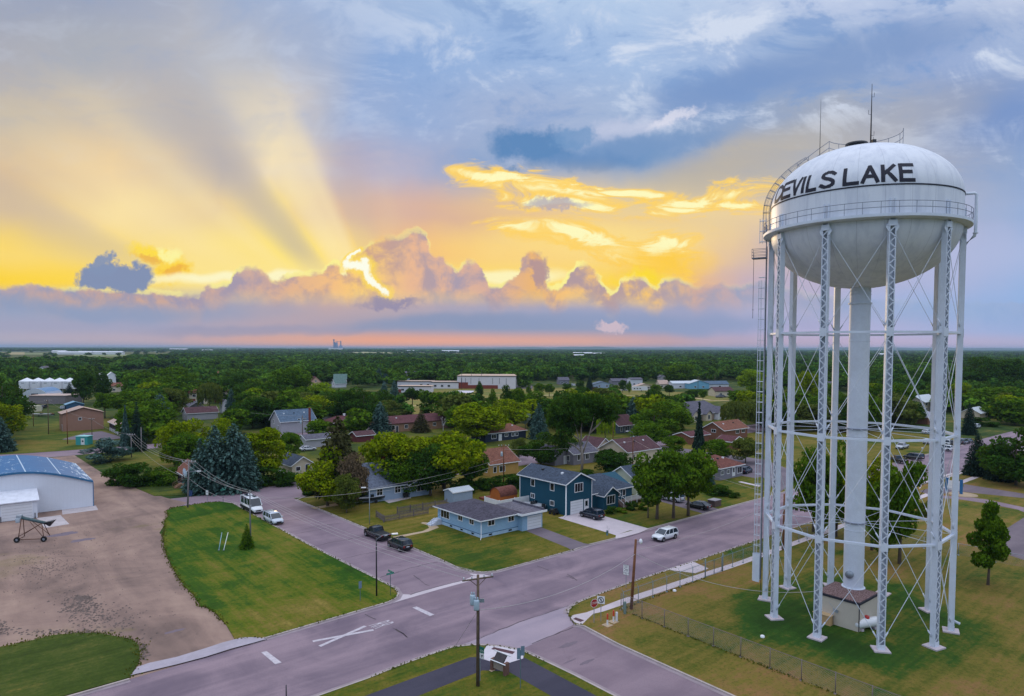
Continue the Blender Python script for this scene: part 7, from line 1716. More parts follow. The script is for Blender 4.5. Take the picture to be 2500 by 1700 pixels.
s_ = signpost('green bicycle route sign with arrow plate on the foreground pole side', GN('c3', 1262, 1420), R(-38), 3.0)
b = MB(); b.box(-.02, -.02, 2.62, .5, 0, 3.2); b.build('sign_plate', SGRN, s_); b = MB(); b.box(-.02, -.02, 2.1, .5, 0, 2.6); b.build('arrow_plate', SWHT, s_)
b = MB()
for cx_ in (.13, .35):
    for k in range(10):
        a, c = 2 * math.pi * k / 10, 2 * math.pi * (k + 1) / 10
        b.add([(cx_ + .08 * math.cos(a), -.024, 2.82 + .08 * math.sin(a)), (cx_ + .08 * math.cos(c), -.024, 2.82 + .08 * math.sin(c)), (cx_ + .055 * math.cos(c), -.024, 2.82 + .055 * math.sin(c)), (cx_ + .055 * math.cos(a), -.024, 2.82 + .055 * math.sin(a))], [(0, 1, 2, 3)])
b.add([(.13, -.024, 2.82), (.24, -.024, 2.96), (.35, -.024, 2.82), (.24, -.024, 2.93)], [(0, 3, 2, 1)]); b.build('symbol', SWHT, s_)
b = MB(); b.add([(.16, -.024, 2.2), (.22, -.024, 2.2), (.22, -.024, 2.38), (.16, -.024, 2.44)], [(0, 1, 2, 3)]); b.add([(.16, -.024, 2.44), (.22, -.024, 2.38), (.34, -.024, 2.38), (.34, -.024, 2.44)], [(0, 1, 2, 3)]); b.add([(.32, -.024, 2.32), (.42, -.024, 2.41), (.32, -.024, 2.5)], [(0, 1, 2)]); b.build('arrow', SBLK, s_)
s_ = signpost('tall grey back of paired signs at the edge of the white plaza', GN('c3', 1722, 1500), FL + R(60), 3.4, m=flat('post_bluegrey', (92, 116, 122)))
b = MB(); b.box(-.32, -.02, 2.6, -.02, 0, 3.6); b.build('sign_plate', SBK, s_); b = MB(); b.box(.02, -.02, 2.9, .36, 0, 3.75); b.build('sign_plate', SBK, s_)
# brick-ended display board by the path
A = Vector((*GN('c3', 1415, 1290), .1)); B_ = Vector((*GN('c3', 1560, 1350), .1)); d = B_ - A; rz_ = math.atan2(d.y, d.x); L = d.length
r = thing('display_board', 'low tilted display board between two brick pillars by the path', 'display board', A, rz_)
for x_ in (0, L):
    MB().box(x_ - .14, -.28, 0, x_ + .14, .28, 1.1).build('pillar', flat('pillar_brick', (112, 82, 72), .9, .25, 4), r)
b = MB(); b.add([(.18, -.32, 1.0), (L - .18, -.32, 1.0), (L - .18, .32, 1.65), (.18, .32, 1.65), (.18, -.25, .92), (L - .18, -.25, .92), (L - .18, .38, 1.57), (.18, .38, 1.57)], [(0, 1, 2, 3), (7, 6, 5, 4), (0, 4, 5, 1), (2, 6, 7, 3)]); b.build('board', flat('board_dark', (52, 44, 50), .4, .5, 2.5), r)
b = MB(); b.add([(-.25, -.42, 1.08), (L + .25, -.42, 1.08), (L + .25, -.36, 1.14), (-.25, -.36, 1.14)], [(0, 1, 2, 3)]); b.box(-.2, .34, 1.62, L + .2, .42, 1.7); b.build('edging', WHT, r)
MB().box(.18, -.2, .3, L - .18, -.12, .9).build('lower_panel', flat('panel_stone', (150, 138, 128), .8), r)
sheet('stone_slab', px('c3', (1365, 1305), (1400, 1282), (1440, 1300), (1395, 1322)), .14, flat('path_tan', (178, 156, 130)))
# blue framed neighbourhood sign on the right
A = Vector((*GN('b6', 1430, 570), .12)); B_ = Vector((*GN('b6', 1625, 605), .12)); d = B_ - A; L = d.length
r = thing('neighborhood_sign', 'blue and white neighbourhood sign beside the path right of the tower', 'sign', A, math.atan2(d.y, d.x))
SBLU = paint('sign_blue', (10, 104, 160), .5)
b = MB(); b.box(0, -.1, .15, .55, .12, 3.1); b.build('side_panel', SBLU, r); b = MB(); b.box(L - .55, -.1, .15, L, .12, 3.1); b.build('side_panel', SBLU, r)
b = MB(); b.box(.55, -.06, .7, L - .55, .06, 2.6); b.build('sign_face', SWHT, r)
b = MB(); b.box(.55, -.075, .85, L - .55, -.061, .95); b.box(.7, -.075, 1.6, L - .7, -.061, 1.64); b.build('line', flat('sign_grey_line', (150, 170, 190), .5), r)
b = MB(); b.lathe([(2.6, 0), (2.6, .12), (.01, .13)], 20, c=(L, .2)); b.build('planter_bed', flat('path_tan', (178, 156, 130)), r)
b = MB(); b.cbox((0, 0, .55), (.25, .4, .28)); b.tube([(0, 0, 0), (0, 0, .5)], .04, 4)
for f, x, y, lab in (('a6', 1168, 1322, 'white mailbox on the verge behind the tower'), ('a5', 888, 1120, 'dark mailbox by the driveway left of the tall spruce'), ('a5', 1158, 1062, 'mailbox on the lawn of the big beige house')):
    b = MB(); b.cbox((0, 0, 1.15), (.25, .5, .28)); b.tube([(0, 0, 0), (0, 0, 1.05)], .05, 4)
    tag(b.build('mailbox', WHT if 'white' in lab else DARKM, None, (*GN(f, x, y), .1)), lab, 'mailbox')
for f, x, y, h, lab in (('a3', 1522, 612, 15, 'tall dark light mast in front of the white gymnasium'), ('a3', 1630, 600, 15, 'second tall light mast on the gymnasium court'), ('a3', 1745, 600, 14, 'third tall light mast beside the poplars')):
    r = thing('light_mast', lab, 'light mast', (*GN(f, x, y), .05)); MB().tube([(0, 0, 0), (0, 0, h)], .16, 6).build('mast', DARKM, r)
for f, x, y, lab in (('a3', 1548, 598, 'white basketball backboard left on the school court'), ('a3', 1572, 600, 'white basketball backboard right on the school court')):
    r = thing('basketball_hoop', lab, 'basketball hoop', (*GN(f, x, y), .05)); MB().tube([(0, 0, 0), (0, 0, 3.4)], .09, 5).build('post', WHT, r); MB().cbox((0, -.2, 3.6), (2.2, .08, 1.5)).build('backboard', WHT, r)
b = MB(); b.lathe([(.01, 0), (.3, .02), (.34, .14), (.2, .26), (.01, .3)], 12)
for f, x, y, lab in (('c4', 1612, 398, 'small white lid on the grass inside the fence'), ('c5', 518, 922, 'tiny white marker on the grass left of the tower leg')):
    b = MB(); b.lathe([(.22, 0), (.22, .16), (.14, .22), (.01, .23)], 12); tag(b.build('valve_cover', WHT, None, (*GN(f, x, y), .1)), lab, 'valve cover')
# ================================================================ trees
def leafmat(name, c1, c2, c3=None, trans=.28, tint=False):
    m, t, out = newmat(name)
    oi = t.node('ShaderNodeObjectInfo'); co = t.node('ShaderNodeTexCoord').outputs['Object']
    geo = t.node('ShaderNodeNewGeometry').outputs['Position']
    n1 = t.noise(geo, .55, 3, .6); n2 = t.noise(geo, 3.5, 2, .6)
    f = t.math('ADD', t.math('MULTIPLY', n1, .65), t.math('MULTIPLY', n2, .35))
    col = t.mix(t.smooth(f, .36, .64), lin(c1), lin(c2))
    col = t.mix(t.math('MULTIPLY', oi.outputs['Random'], .35), col, lin(c3 or c1))
    if tint:
        at_ = t.node('ShaderNodeAttribute', attribute_name='tint')
        col = t.mix(1.0, col, at_.outputs['Color'], 'MULTIPLY')
    d = t.node('ShaderNodeBsdfDiffuse'); t.put(d.inputs[0], col)
    tr = t.node('ShaderNodeBsdfTranslucent'); t.put(tr.inputs[0], t.mix(.5, col, (.12, .16, .01)))
    mx = t.node('ShaderNodeMixShader'); mx.inputs[0].default_value = trans
    t.l.new(d.outputs[0], mx.inputs[1]); t.l.new(tr.outputs[0], mx.inputs[2]); t.l.new(mx.outputs[0], out.inputs[0])
    return m
LM = {'mid': leafmat('leaf_mid', (42, 80, 16), (112, 144, 34), (66, 104, 28)), 'dark': leafmat('leaf_dark', (24, 56, 20), (74, 110, 36), (42, 76, 26)),
      'yel': leafmat('leaf_yellow_green', (80, 112, 10), (158, 168, 22), (110, 134, 14)), 'bri': leafmat('leaf_bright', (104, 140, 24), (160, 180, 36), (120, 150, 30)),
      'oli': leafmat('leaf_olive', (74, 92, 38), (112, 122, 50), (88, 96, 50)), 'blue': leafmat('needle_blue', (50, 80, 76), (106, 136, 130), (72, 100, 92), .1),
      'sdk': leafmat('needle_dark', (28, 50, 44), (60, 84, 72), (38, 56, 50), .1), 'pin': leafmat('needle_olive', (56, 62, 40), (92, 92, 56), (84, 74, 54), .1),
      'sil': leafmat('leaf_silver', (124, 146, 138), (172, 186, 180), (130, 150, 140)), 'pur': leafmat('leaf_purple', (70, 56, 56), (100, 84, 74), (80, 60, 60)), 'brn': leafmat('leaf_brown', (96, 82, 66), (134, 116, 92), (110, 90, 70), .1)}
BARK = flat('bark', (96, 84, 74), .95, .3, 2); BARKP = flat('bark_pale', (150, 138, 128), .95, .25, 2)
def quads(P, Nn, S, rg, aspect=1.0, axis=None):
    """leaf quads at P with normals Nn and sizes S"""
    n = len(P); Nn = Nn / (np.linalg.norm(Nn, axis=1, keepdims=True) + 1e-9)
    a = rg.normal(size=(n, 3)) if axis is None else axis
    A = a - (a * Nn).sum(1, keepdims=True) * Nn; A /= (np.linalg.norm(A, axis=1, keepdims=True) + 1e-9)
    B = np.cross(Nn, A); A = A * (S * aspect)[:, None]; B = B * S[:, None]
    bend = Nn * (S * .25)[:, None]
    V = np.stack([P - A * .5 - bend, P - B * .5, P + A * .5 - bend, P + B * .5], 1).reshape(-1, 3)
    return V
def mesh_np(name, V, nq, mats):
    me = bpy.data.meshes.new(name); nv = len(V)
    me.vertices.add(nv); me.vertices.foreach_set('co', V.astype(np.float32).ravel())
    me.loops.add(nv); me.loops.foreach_set('vertex_index', np.arange(nv, dtype=np.int32))
    me.polygons.add(nq); me.polygons.foreach_set('loop_start', np.arange(0, nv, 4, dtype=np.int32)); me.polygons.foreach_set('loop_total', np.full(nq, 4, np.int32))
    for m_ in mats: me.materials.append(m_)
    me.update(calc_edges=True); me.validate(); return me
def crown_pts(rg, nleaf, nl=22, z0=.26, z1=1.0, lr=(.12, .2), shape='round', hollow=.25):
    zc, rz = (z0 + z1) / 2, (z1 - z0) / 2
    C = []; Rr = []
    while len(C) < nl:
        p = rg.uniform(-1, 1, 3); q = np.linalg.norm(p)
        if q > 1 or q < .35: continue
        r = rg.uniform(*lr); zz = p[2]
        w = 1.0
        if shape == 'egg': w = 1 - .35 * max(0, zz)
        if shape == 'cone': w = 1.12 - .54 * (p[2] + 1)
        if shape == 'top': w = 1 - .45 * max(0, -zz)
        if shape == 'column': w = 1 - .5 * max(0, zz) ** 1.5 - .25 * max(0, -zz)
        C.append((p[0] * (.5 - r * .8) * w / .92, p[1] * (.5 - r * .8) * w / .92, zc + zz * (rz - r * .55))); Rr.append(r)
    C = np.array(C); Rr = np.array(Rr)
    k = rg.choice(nl, nleaf, p=Rr ** 2 / (Rr ** 2).sum())
    d = rg.normal(size=(nleaf, 3)); d /= np.linalg.norm(d, axis=1, keepdims=True)
    rr = Rr[k] * (1 - hollow * rg.random(nleaf) ** 2) * rg.uniform(.86, 1.12, nleaf)
    P = C[k] + d * rr[:, None] * np.array([1, 1, .62])
    return P, d
PROTO = {}
def trunk_mb(rg, top=.75, r=.022, limbs=7, fork=.3, spread=.28):
    b = MB(); x = rg.uniform(-.02, .02)
    b.tube([(0, 0, 0), (x * .4, 0, fork * .5), (x, 0, fork), (x * 1.5, .01, top)], [r * 1.25, r, r * .85, r * .25], 7)
    for i in range(limbs):
        a = 2 * math.pi * i / limbs + rg.uniform(-.4, .4); z = fork + rg.uniform(0, .2); e = spread * rg.uniform(.6, 1.1)
        b.tube([(x, 0, z), (x + math.cos(a) * e * .5, math.sin(a) * e * .5, z + .14), (x + math.cos(a) * e, math.sin(a) * e, z + .30)], [r * .55, r * .35, r * .12], 5, cap=False)
    return b
def make_proto(key, P, Nn, S, rg, trunk, bark=BARK, aspect=1.25, axis=None):
    V = quads(P, Nn, S, rg, aspect, axis)
    cm = mesh_np('crown_' + key, V, len(P), [LM['mid']])
    tm = None
    if trunk:
        o = trunk.build('trunk', bark); tm = o.data; bpy.data.objects.remove(o)
    PROTO[key] = (cm, tm)
for i in range(5):
    rg = np.random.default_rng(10 + i)
    P, d = crown_pts(rg, 5600, 24 + 3 * i, .02 + .015 * i, 1.0, (.12, .21), ('round', 'egg', 'top', 'round', 'egg')[i])
    make_proto('dec%d' % i, P, d * .6 + rg.normal(size=d.shape) * .55 + np.array([0, 0, .35]), rg.uniform(.022, .05, len(P)), rg, trunk_mb(rg, fork=.2))
for i in range(3):
    rg = np.random.default_rng(40 + i)
    P, d = crown_pts(rg, 1700, 16, .04, 1.0, (.16, .25), ('round', 'egg', 'top')[i])
    make_proto('far%d' % i, P, d * .6 + rg.normal(size=d.shape) * .5 + np.array([0, 0, .3]), rg.uniform(.05, .10, len(P)), rg, trunk_mb(rg, limbs=3))
for i in range(3):
    rg = np.random.default_rng(50 + i)
    P, d = crown_pts(rg, 5600, 22, .24, 1.0, (.12, .21), 'round')
    make_proto('street%d' % i, P, d * .6 + rg.normal(size=d.shape) * .55 + np.array([0, 0, .35]), rg.uniform(.022, .05, len(P)), rg, trunk_mb(rg, fork=.26, r=.024))
for i in range(2):
    rg = np.random.default_rng(60 + i)
    P, d = crown_pts(rg, 2400, 16, .30, 1.0, (.15, .23), 'round')
    make_proto('park%d' % i, P, d * .6 + rg.normal(size=d.shape) * .5, rg.uniform(.035, .07, len(P)), rg, trunk_mb(rg, fork=.3, r=.03))
    rg = np.random.default_rng(70 + i)
    P, d = crown_pts(rg, 3600, 34, .04, 1.0, (.12, .2), 'column'); P[:, 0:2] += rg.normal(size=(len(P), 2)) * .01
    make_proto('col%d' % i, P, d * .6 + rg.normal(size=d.shape) * .5, rg.uniform(.03, .07, len(P)) * .8, rg, trunk_mb(rg, fork=.1, r=.03, limbs=2))
    rg = np.random.default_rng(80 + i)
    P, d = crown_pts(rg, 3600, 16, -.25, 1.0, (.15, .24), 'round'); P[:, 2] = np.abs(P[:, 2])
    make_proto('bush%d' % i, P, d * .6 + rg.normal(size=d.shape) * .5, rg.uniform(.03, .06, len(P)), rg, None)
rg = np.random.default_rng(88); P, d = crown_pts(rg, 9500, 46, .10, 1.0, (.08, .13), 'cone')
make_proto('cone0', P, d * .6 + rg.normal(size=d.shape) * .55, rg.uniform(.022, .045, len(P)), rg, trunk_mb(rg, fork=.2, r=.022))
def conifer(key, seed, tiers=30, dens=13, power=.85, low=.05, droop=.10, s=(.03, .055), gaps=0.0):
    rg = np.random.default_rng(seed); P = []; D = []; S = []
    for i in range(tiers):
        f = i / (tiers - 1); z = low + (1 - low) * f; Rm = .5 * (1 - f) ** power + .012
        nb = int(dens * (1 - f) + 6)
        for b_ in range(nb):
            if rg.random() < gaps: continue
            a = 2 * math.pi * (b_ + rg.random() * .8) / nb; Rb = Rm * rg.uniform(.78, 1.10); n = max(3, int(13 * Rb / .5) + 3)
            for k in range(n):
                u = .12 + .88 * (k + rg.random()) / n; r = Rb * u
                spread = .028 * (1.3 - u)
                zz = z - droop * u * Rb * 1.6 + .045 * Rb * 2 * u ** 3
                P.append((math.cos(a) * r + rg.normal() * spread, math.sin(a) * r + rg.normal() * spread, zz + rg.normal() * .006)); D.append((math.cos(a), math.sin(a), -.25)); S.append(rg.uniform(*s) * (.75 + .5 * (1 - f)))
    P = np.array(P); D = np.array(D); S = np.array(S)
    Nn = np.tile([0, 0, 1.0], (len(P), 1)) + rg.normal(size=P.shape) * .38 + D * .15
    b = MB().tube([(0, 0, 0), (0, 0, .97)], [.016, .003], 6)
    make_proto(key, P, Nn, S, rg, b, aspect=1.9, axis=D)
conifer('spruce0', 1, 30, 15, .62, .04); conifer('spruce1', 2, 34, 15, .55, .05, .14); conifer('spruce2', 3, 26, 13, .8, .03, .08)
conifer('spire', 4, 34, 9, 1.1, .10, .22, (.05, .09), .12); conifer('pine', 5, 22, 13, .6, .12, .02, (.04, .07), .12)
rg = np.random.default_rng(90)
# weeping tree: strands hanging from a domed top
P = []; 
for k in range(420):
    a = rg.uniform(0, 2 * math.pi); r = .48 * math.sqrt(rg.random()); zt = .70 + .3 * math.sqrt(max(0, 1 - (r / .5) ** 2)) * rg.uniform(.75, 1); L = rg.uniform(.25, .6) * (.6 + r)
    for j in range(9): P.append((math.cos(a) * r * (1 + .03 * j / 9) + rg.normal() * .012, math.sin(a) * r + rg.normal() * .012, max(.06, zt - L * j / 9)))
P = np.array(P); make_proto('willow', P, rg.normal(size=P.shape) * np.array([1, 1, .25]), rg.uniform(.03, .055, len(P)), rg, trunk_mb(rg), aspect=1.8, axis=np.tile([0, 0, 1.0], (len(P), 1)))
# cottonwood: long bare stem, several high clumps, one lower
rg = np.random.default_rng(91); C = [(-.30, 0, .80, .19), (-.08, .05, .88, .18), (.14, -.04, .89, .18), (.33, .05, .80, .17), (-.02, -.1, .74, .17), (-.36, .05, .66, .16), (.38, 0, .70, .13), (.18, .12, .74, .14), (-.26, -.06, .52, .13), (-.34, .02, .42, .12), (-.16, .04, .60, .14), (-.24, .1, .33, .09), (.02, .12, .66, .12)]
P = []; D_ = []
for cx, cyy, cz, r in C:
    n = int(9000 * r * r / sum(c[3] ** 2 for c in C)); d = rg.normal(size=(n, 3)); d /= np.linalg.norm(d, axis=1, keepdims=True)
    sub = rg.normal(size=(n, 3)) * .012
    P.append(np.array([cx, cyy, cz]) + d * (r * (1 - .5 * rg.random(n) ** 1.5))[:, None] * np.array([1, 1, .62]) + sub); D_.append(d)
P = np.concatenate(P); D_ = np.concatenate(D_)
b = MB(); b.tube([(0, 0, 0), (.01, 0, .18), (-.01, 0, .34)], [.022, .018, .016], 8)
for q in ([(-.01, 0, .3), (-.05, 0, .45), (-.1, 0, .6), (-.22, 0, .78)], [(0, 0, .22), (.08, 0, .4), (.14, 0, .58), (.2, 0, .8)], [(-.01, 0, .34), (.0, .05, .55), (.03, .05, .8)], [(.12, 0, .5), (.24, 0, .6), (.36, 0, .72)], [(-.04, 0, .42), (-.16, 0, .5), (-.3, 0, .56)], [(0, 0, .26), (-.1, .02, .34), (-.2, .04, .38)]): b.tube(q, [.013, .010, .008, .003][:len(q)], 6)
make_proto('cotton', P, D_ * .5 + rg.normal(size=P.shape) * .6 + np.array([0, 0, .2]), rg.uniform(.016, .032, len(P)), rg, b, BARKP)
# low spreading juniper and bare tree
rg = np.random.default_rng(92); P, d = crown_pts(rg, 5000, 26, -.1, 1.0, (.1, .18), 'round'); P[:, 2] = np.abs(P[:, 2])
ax_ = np.stack([P[:, 0], P[:, 1], np.full(len(P), .12)], 1); make_proto('juniper', P, np.tile([0, 0, 1.0], (len(P), 1)) + rg.normal(size=P.shape) * .5, rg.uniform(.018, .035, len(P)), rg, None, aspect=2.2, axis=ax_)
BARE = MB(); rr_ = random.Random(3)
def branch(p, d, L, r, lev):
    q = p + d * L; BARE.tube([tuple(p), tuple(q)], [r, r * .6], 5, cap=False)
    if lev:
        for k in range(3):
            nd = (d + Vector((rr_.uniform(-.7, .7), rr_.uniform(-.7, .7), rr_.uniform(-.1, .5)))).normalized(); branch(p + d * L * rr_.uniform(.5, 1), nd, L * .62, r * .55, lev - 1)
branch(Vector((0, 0, 0)), Vector((0, 0, 1)), .38, .02, 4)

CW = {'mid': 'green', 'dark': 'dark green', 'yel': 'yellow green', 'bri': 'bright lime green', 'oli': 'olive green', 'blue': 'blue grey', 'sdk': 'dark', 'pin': 'brownish', 'sil': 'silvery', 'pur': 'purplish', 'brn': 'brown'}
LAND = [(30, 950, 'the yard edge pole'), (120, 945, 'the row of white bins'), (250, 920, 'the tall white storage tower'), (165, 1020, 'the tan utility building'), (205, 1080, 'the turquoise kiosk'), (280, 1045, 'the open storage building'),
 (395, 1130, 'the little dark cottage'), (462, 1180, 'the lot corner pole'), (480, 960, 'the orange roofed apartments'), (480, 1010, 'the mauve roofed house'), (700, 1040, 'the blue roofed grey house'), (760, 1010, 'the pale two storey house'), (730, 1130, 'the small cream cottage'),
 (870, 1040, 'the red house'), (990, 1030, 'the long tan building'), (940, 1150, 'the grey blue cottage'), (1050, 1190, 'the patio'), (1190, 1260, 'the light blue bungalow'), (1240, 1130, 'the mustard yellow house'), (1240, 1070, 'the navy house'), (1330, 1190, 'the teal house'),
 (1400, 1130, 'the grey garage behind the teal house'), (1500, 1090, 'the long maroon roof'), (1540, 1180, 'the pale green cottage'), (1530, 1030, 'the slate grey house'), (1650, 1225, 'the black sedan'), (1770, 1150, 'the bungalow with brick red roof'), (1790, 1060, 'the brown brick house'),
 (1740, 1000, 'the big beige house'), (1180, 925, 'the white gymnasium'), (1020, 945, 'the long school wing'), (1480, 940, 'the pale blue bungalow across the park'), (1560, 950, 'the white camper trailer'), (1650, 945, 'the aqua gabled house'), (1745, 950, 'the cream garage by the park'),
 (770, 930, 'the pink gabled house'), (825, 930, 'the green roofed white house'), (822, 850, 'the grain elevator'), (400, 860, 'the far farm sheds'), (1960, 1000, 'the left tower legs'), (2080, 1000, 'the riser pipe'), (2180, 1000, 'the middle tower leg'), (2300, 1010, 'the white roofed two storey house'),
 (2330, 1175, 'the blue neighbourhood sign'), (2400, 1020, 'the white roofed bungalow'), (2460, 960, 'the right edge of the town'), (2450, 1300, 'the right hand parking area'), (600, 1280, 'the grass lot'), (2360, 1080, 'the grey van')]
USED = {}
KN = {'cone': ('leafy_tree', 'pointed leafy tree'), 'street': ('street_tree', 'street tree'), 'dec': ('leafy_tree', 'leafy tree'), 'far': ('leafy_tree', 'leafy tree'), 'park': ('park_tree', 'round young tree'), 'col': ('poplar_tree', 'upright poplar'), 'bush': ('shrub', 'rounded shrub'), 'spruce': ('spruce_tree', 'spruce'), 'spire': ('spruce_tree', 'thin ragged spruce'),
      'pine': ('pine_tree', 'shaggy pine'), 'willow': ('weeping_tree', 'weeping tree'), 'cotton': ('cottonwood_tree', 'cottonwood'), 'juniper': ('juniper_shrub', 'spreading juniper')}
def autolabel(x, yt, yb, w, hpx, kind, col):
    noun = KN[kind.rstrip('0123456789')][1]
    base = sorted(LAND, key=lambda q: math.hypot(q[0] - x, (q[1] - (yb - hpx * .3)) * 1.6))
    opts = []
    for l1 in base[:5]:
        dx_ = x - l1[0]; dyy = yb - l1[1]
        rel = ('right of' if dx_ > 0 else 'left of') if abs(dx_) > abs(dyy) * 1.2 else ('in front of' if dyy > 0 else 'behind')
        for size in ('', 'tall ' if hpx > w * 1.15 else 'broad ', 'small ' if w < 40 else 'big '):
            opts.append('%s%s %s %s %s' % (size, CW[col], noun, rel, l1[2]))
        for pre in ('just ', 'well '):
            opts.append('%s %s %s%s %s' % (CW[col], noun, pre, rel, l1[2]))
    for l1 in base[:3]:
        for l2 in base[1:5]:
            if l1 != l2: opts.append('%s %s between %s and %s' % (CW[col], noun, l1[2], l2[2]))
    for o_ in opts:
        if o_ not in USED and 4 <= len(o_.split()) <= 16: USED[o_] = 1; return o_, None
    o_ = opts[0]; return o_, 1
TREES = []
rt = random.Random(77)
def plant(x, yt, yb, w, kind, col, label=None, group='trees and shrubs of the town', hmin=None):
    X, Y = G(x, yb); z0 = .05
    h = ztop2(X, Y, yt); D = math.hypot(X, Y); wm = w / FPX * Y
    name = KN[kind.rstrip('0123456789')][0]; cat = 'shrub' if name in ('shrub', 'juniper_shrub') else 'tree'
    if label: lab, shared = label, None; USED[label] = 1
    else: lab, shared = autolabel(x, yt, yb, w, yb - yt, kind, col)
    r = thing(name, lab, cat, (X, Y, z0), rt.uniform(0, 6.28) if kind != 'cotton' else R(8), group if not shared else 'alike ' + lab)
    cm, tm = PROTO[kind]
    hh = h if h > 1 else 1
    if kind[:6] == 'spruce': wm *= .9
    if kind[:3] in ('dec', 'far', 'spr', 'pin', 'bus', 'str', 'wil'): wm *= 1.28
    if tm:
        o = bpy.data.objects.new('trunk', tm); COL.objects.link(o); o.parent = r; tw = min(wm, hh * .9); o.scale = (tw, tw, hh)
    o = bpy.data.objects.new('crown' if tm else 'foliage', cm); COL.objects.link(o); o.parent = r; o.scale = (wm, wm, hh)
    o.material_slots[0].link = 'OBJECT'; o.material_slots[0].material = LM[col]
    TREES.append((X, Y, wm / 2)); return r
def ztop2(X, Y, ypx):
    lo_, hi_ = -5, 45
    for _ in range(30):
        m_ = (lo_ + hi_) / 2
        if proj(X, Y, m_)[1] > ypx: lo_ = m_
        else: hi_ = m_
    return lo_
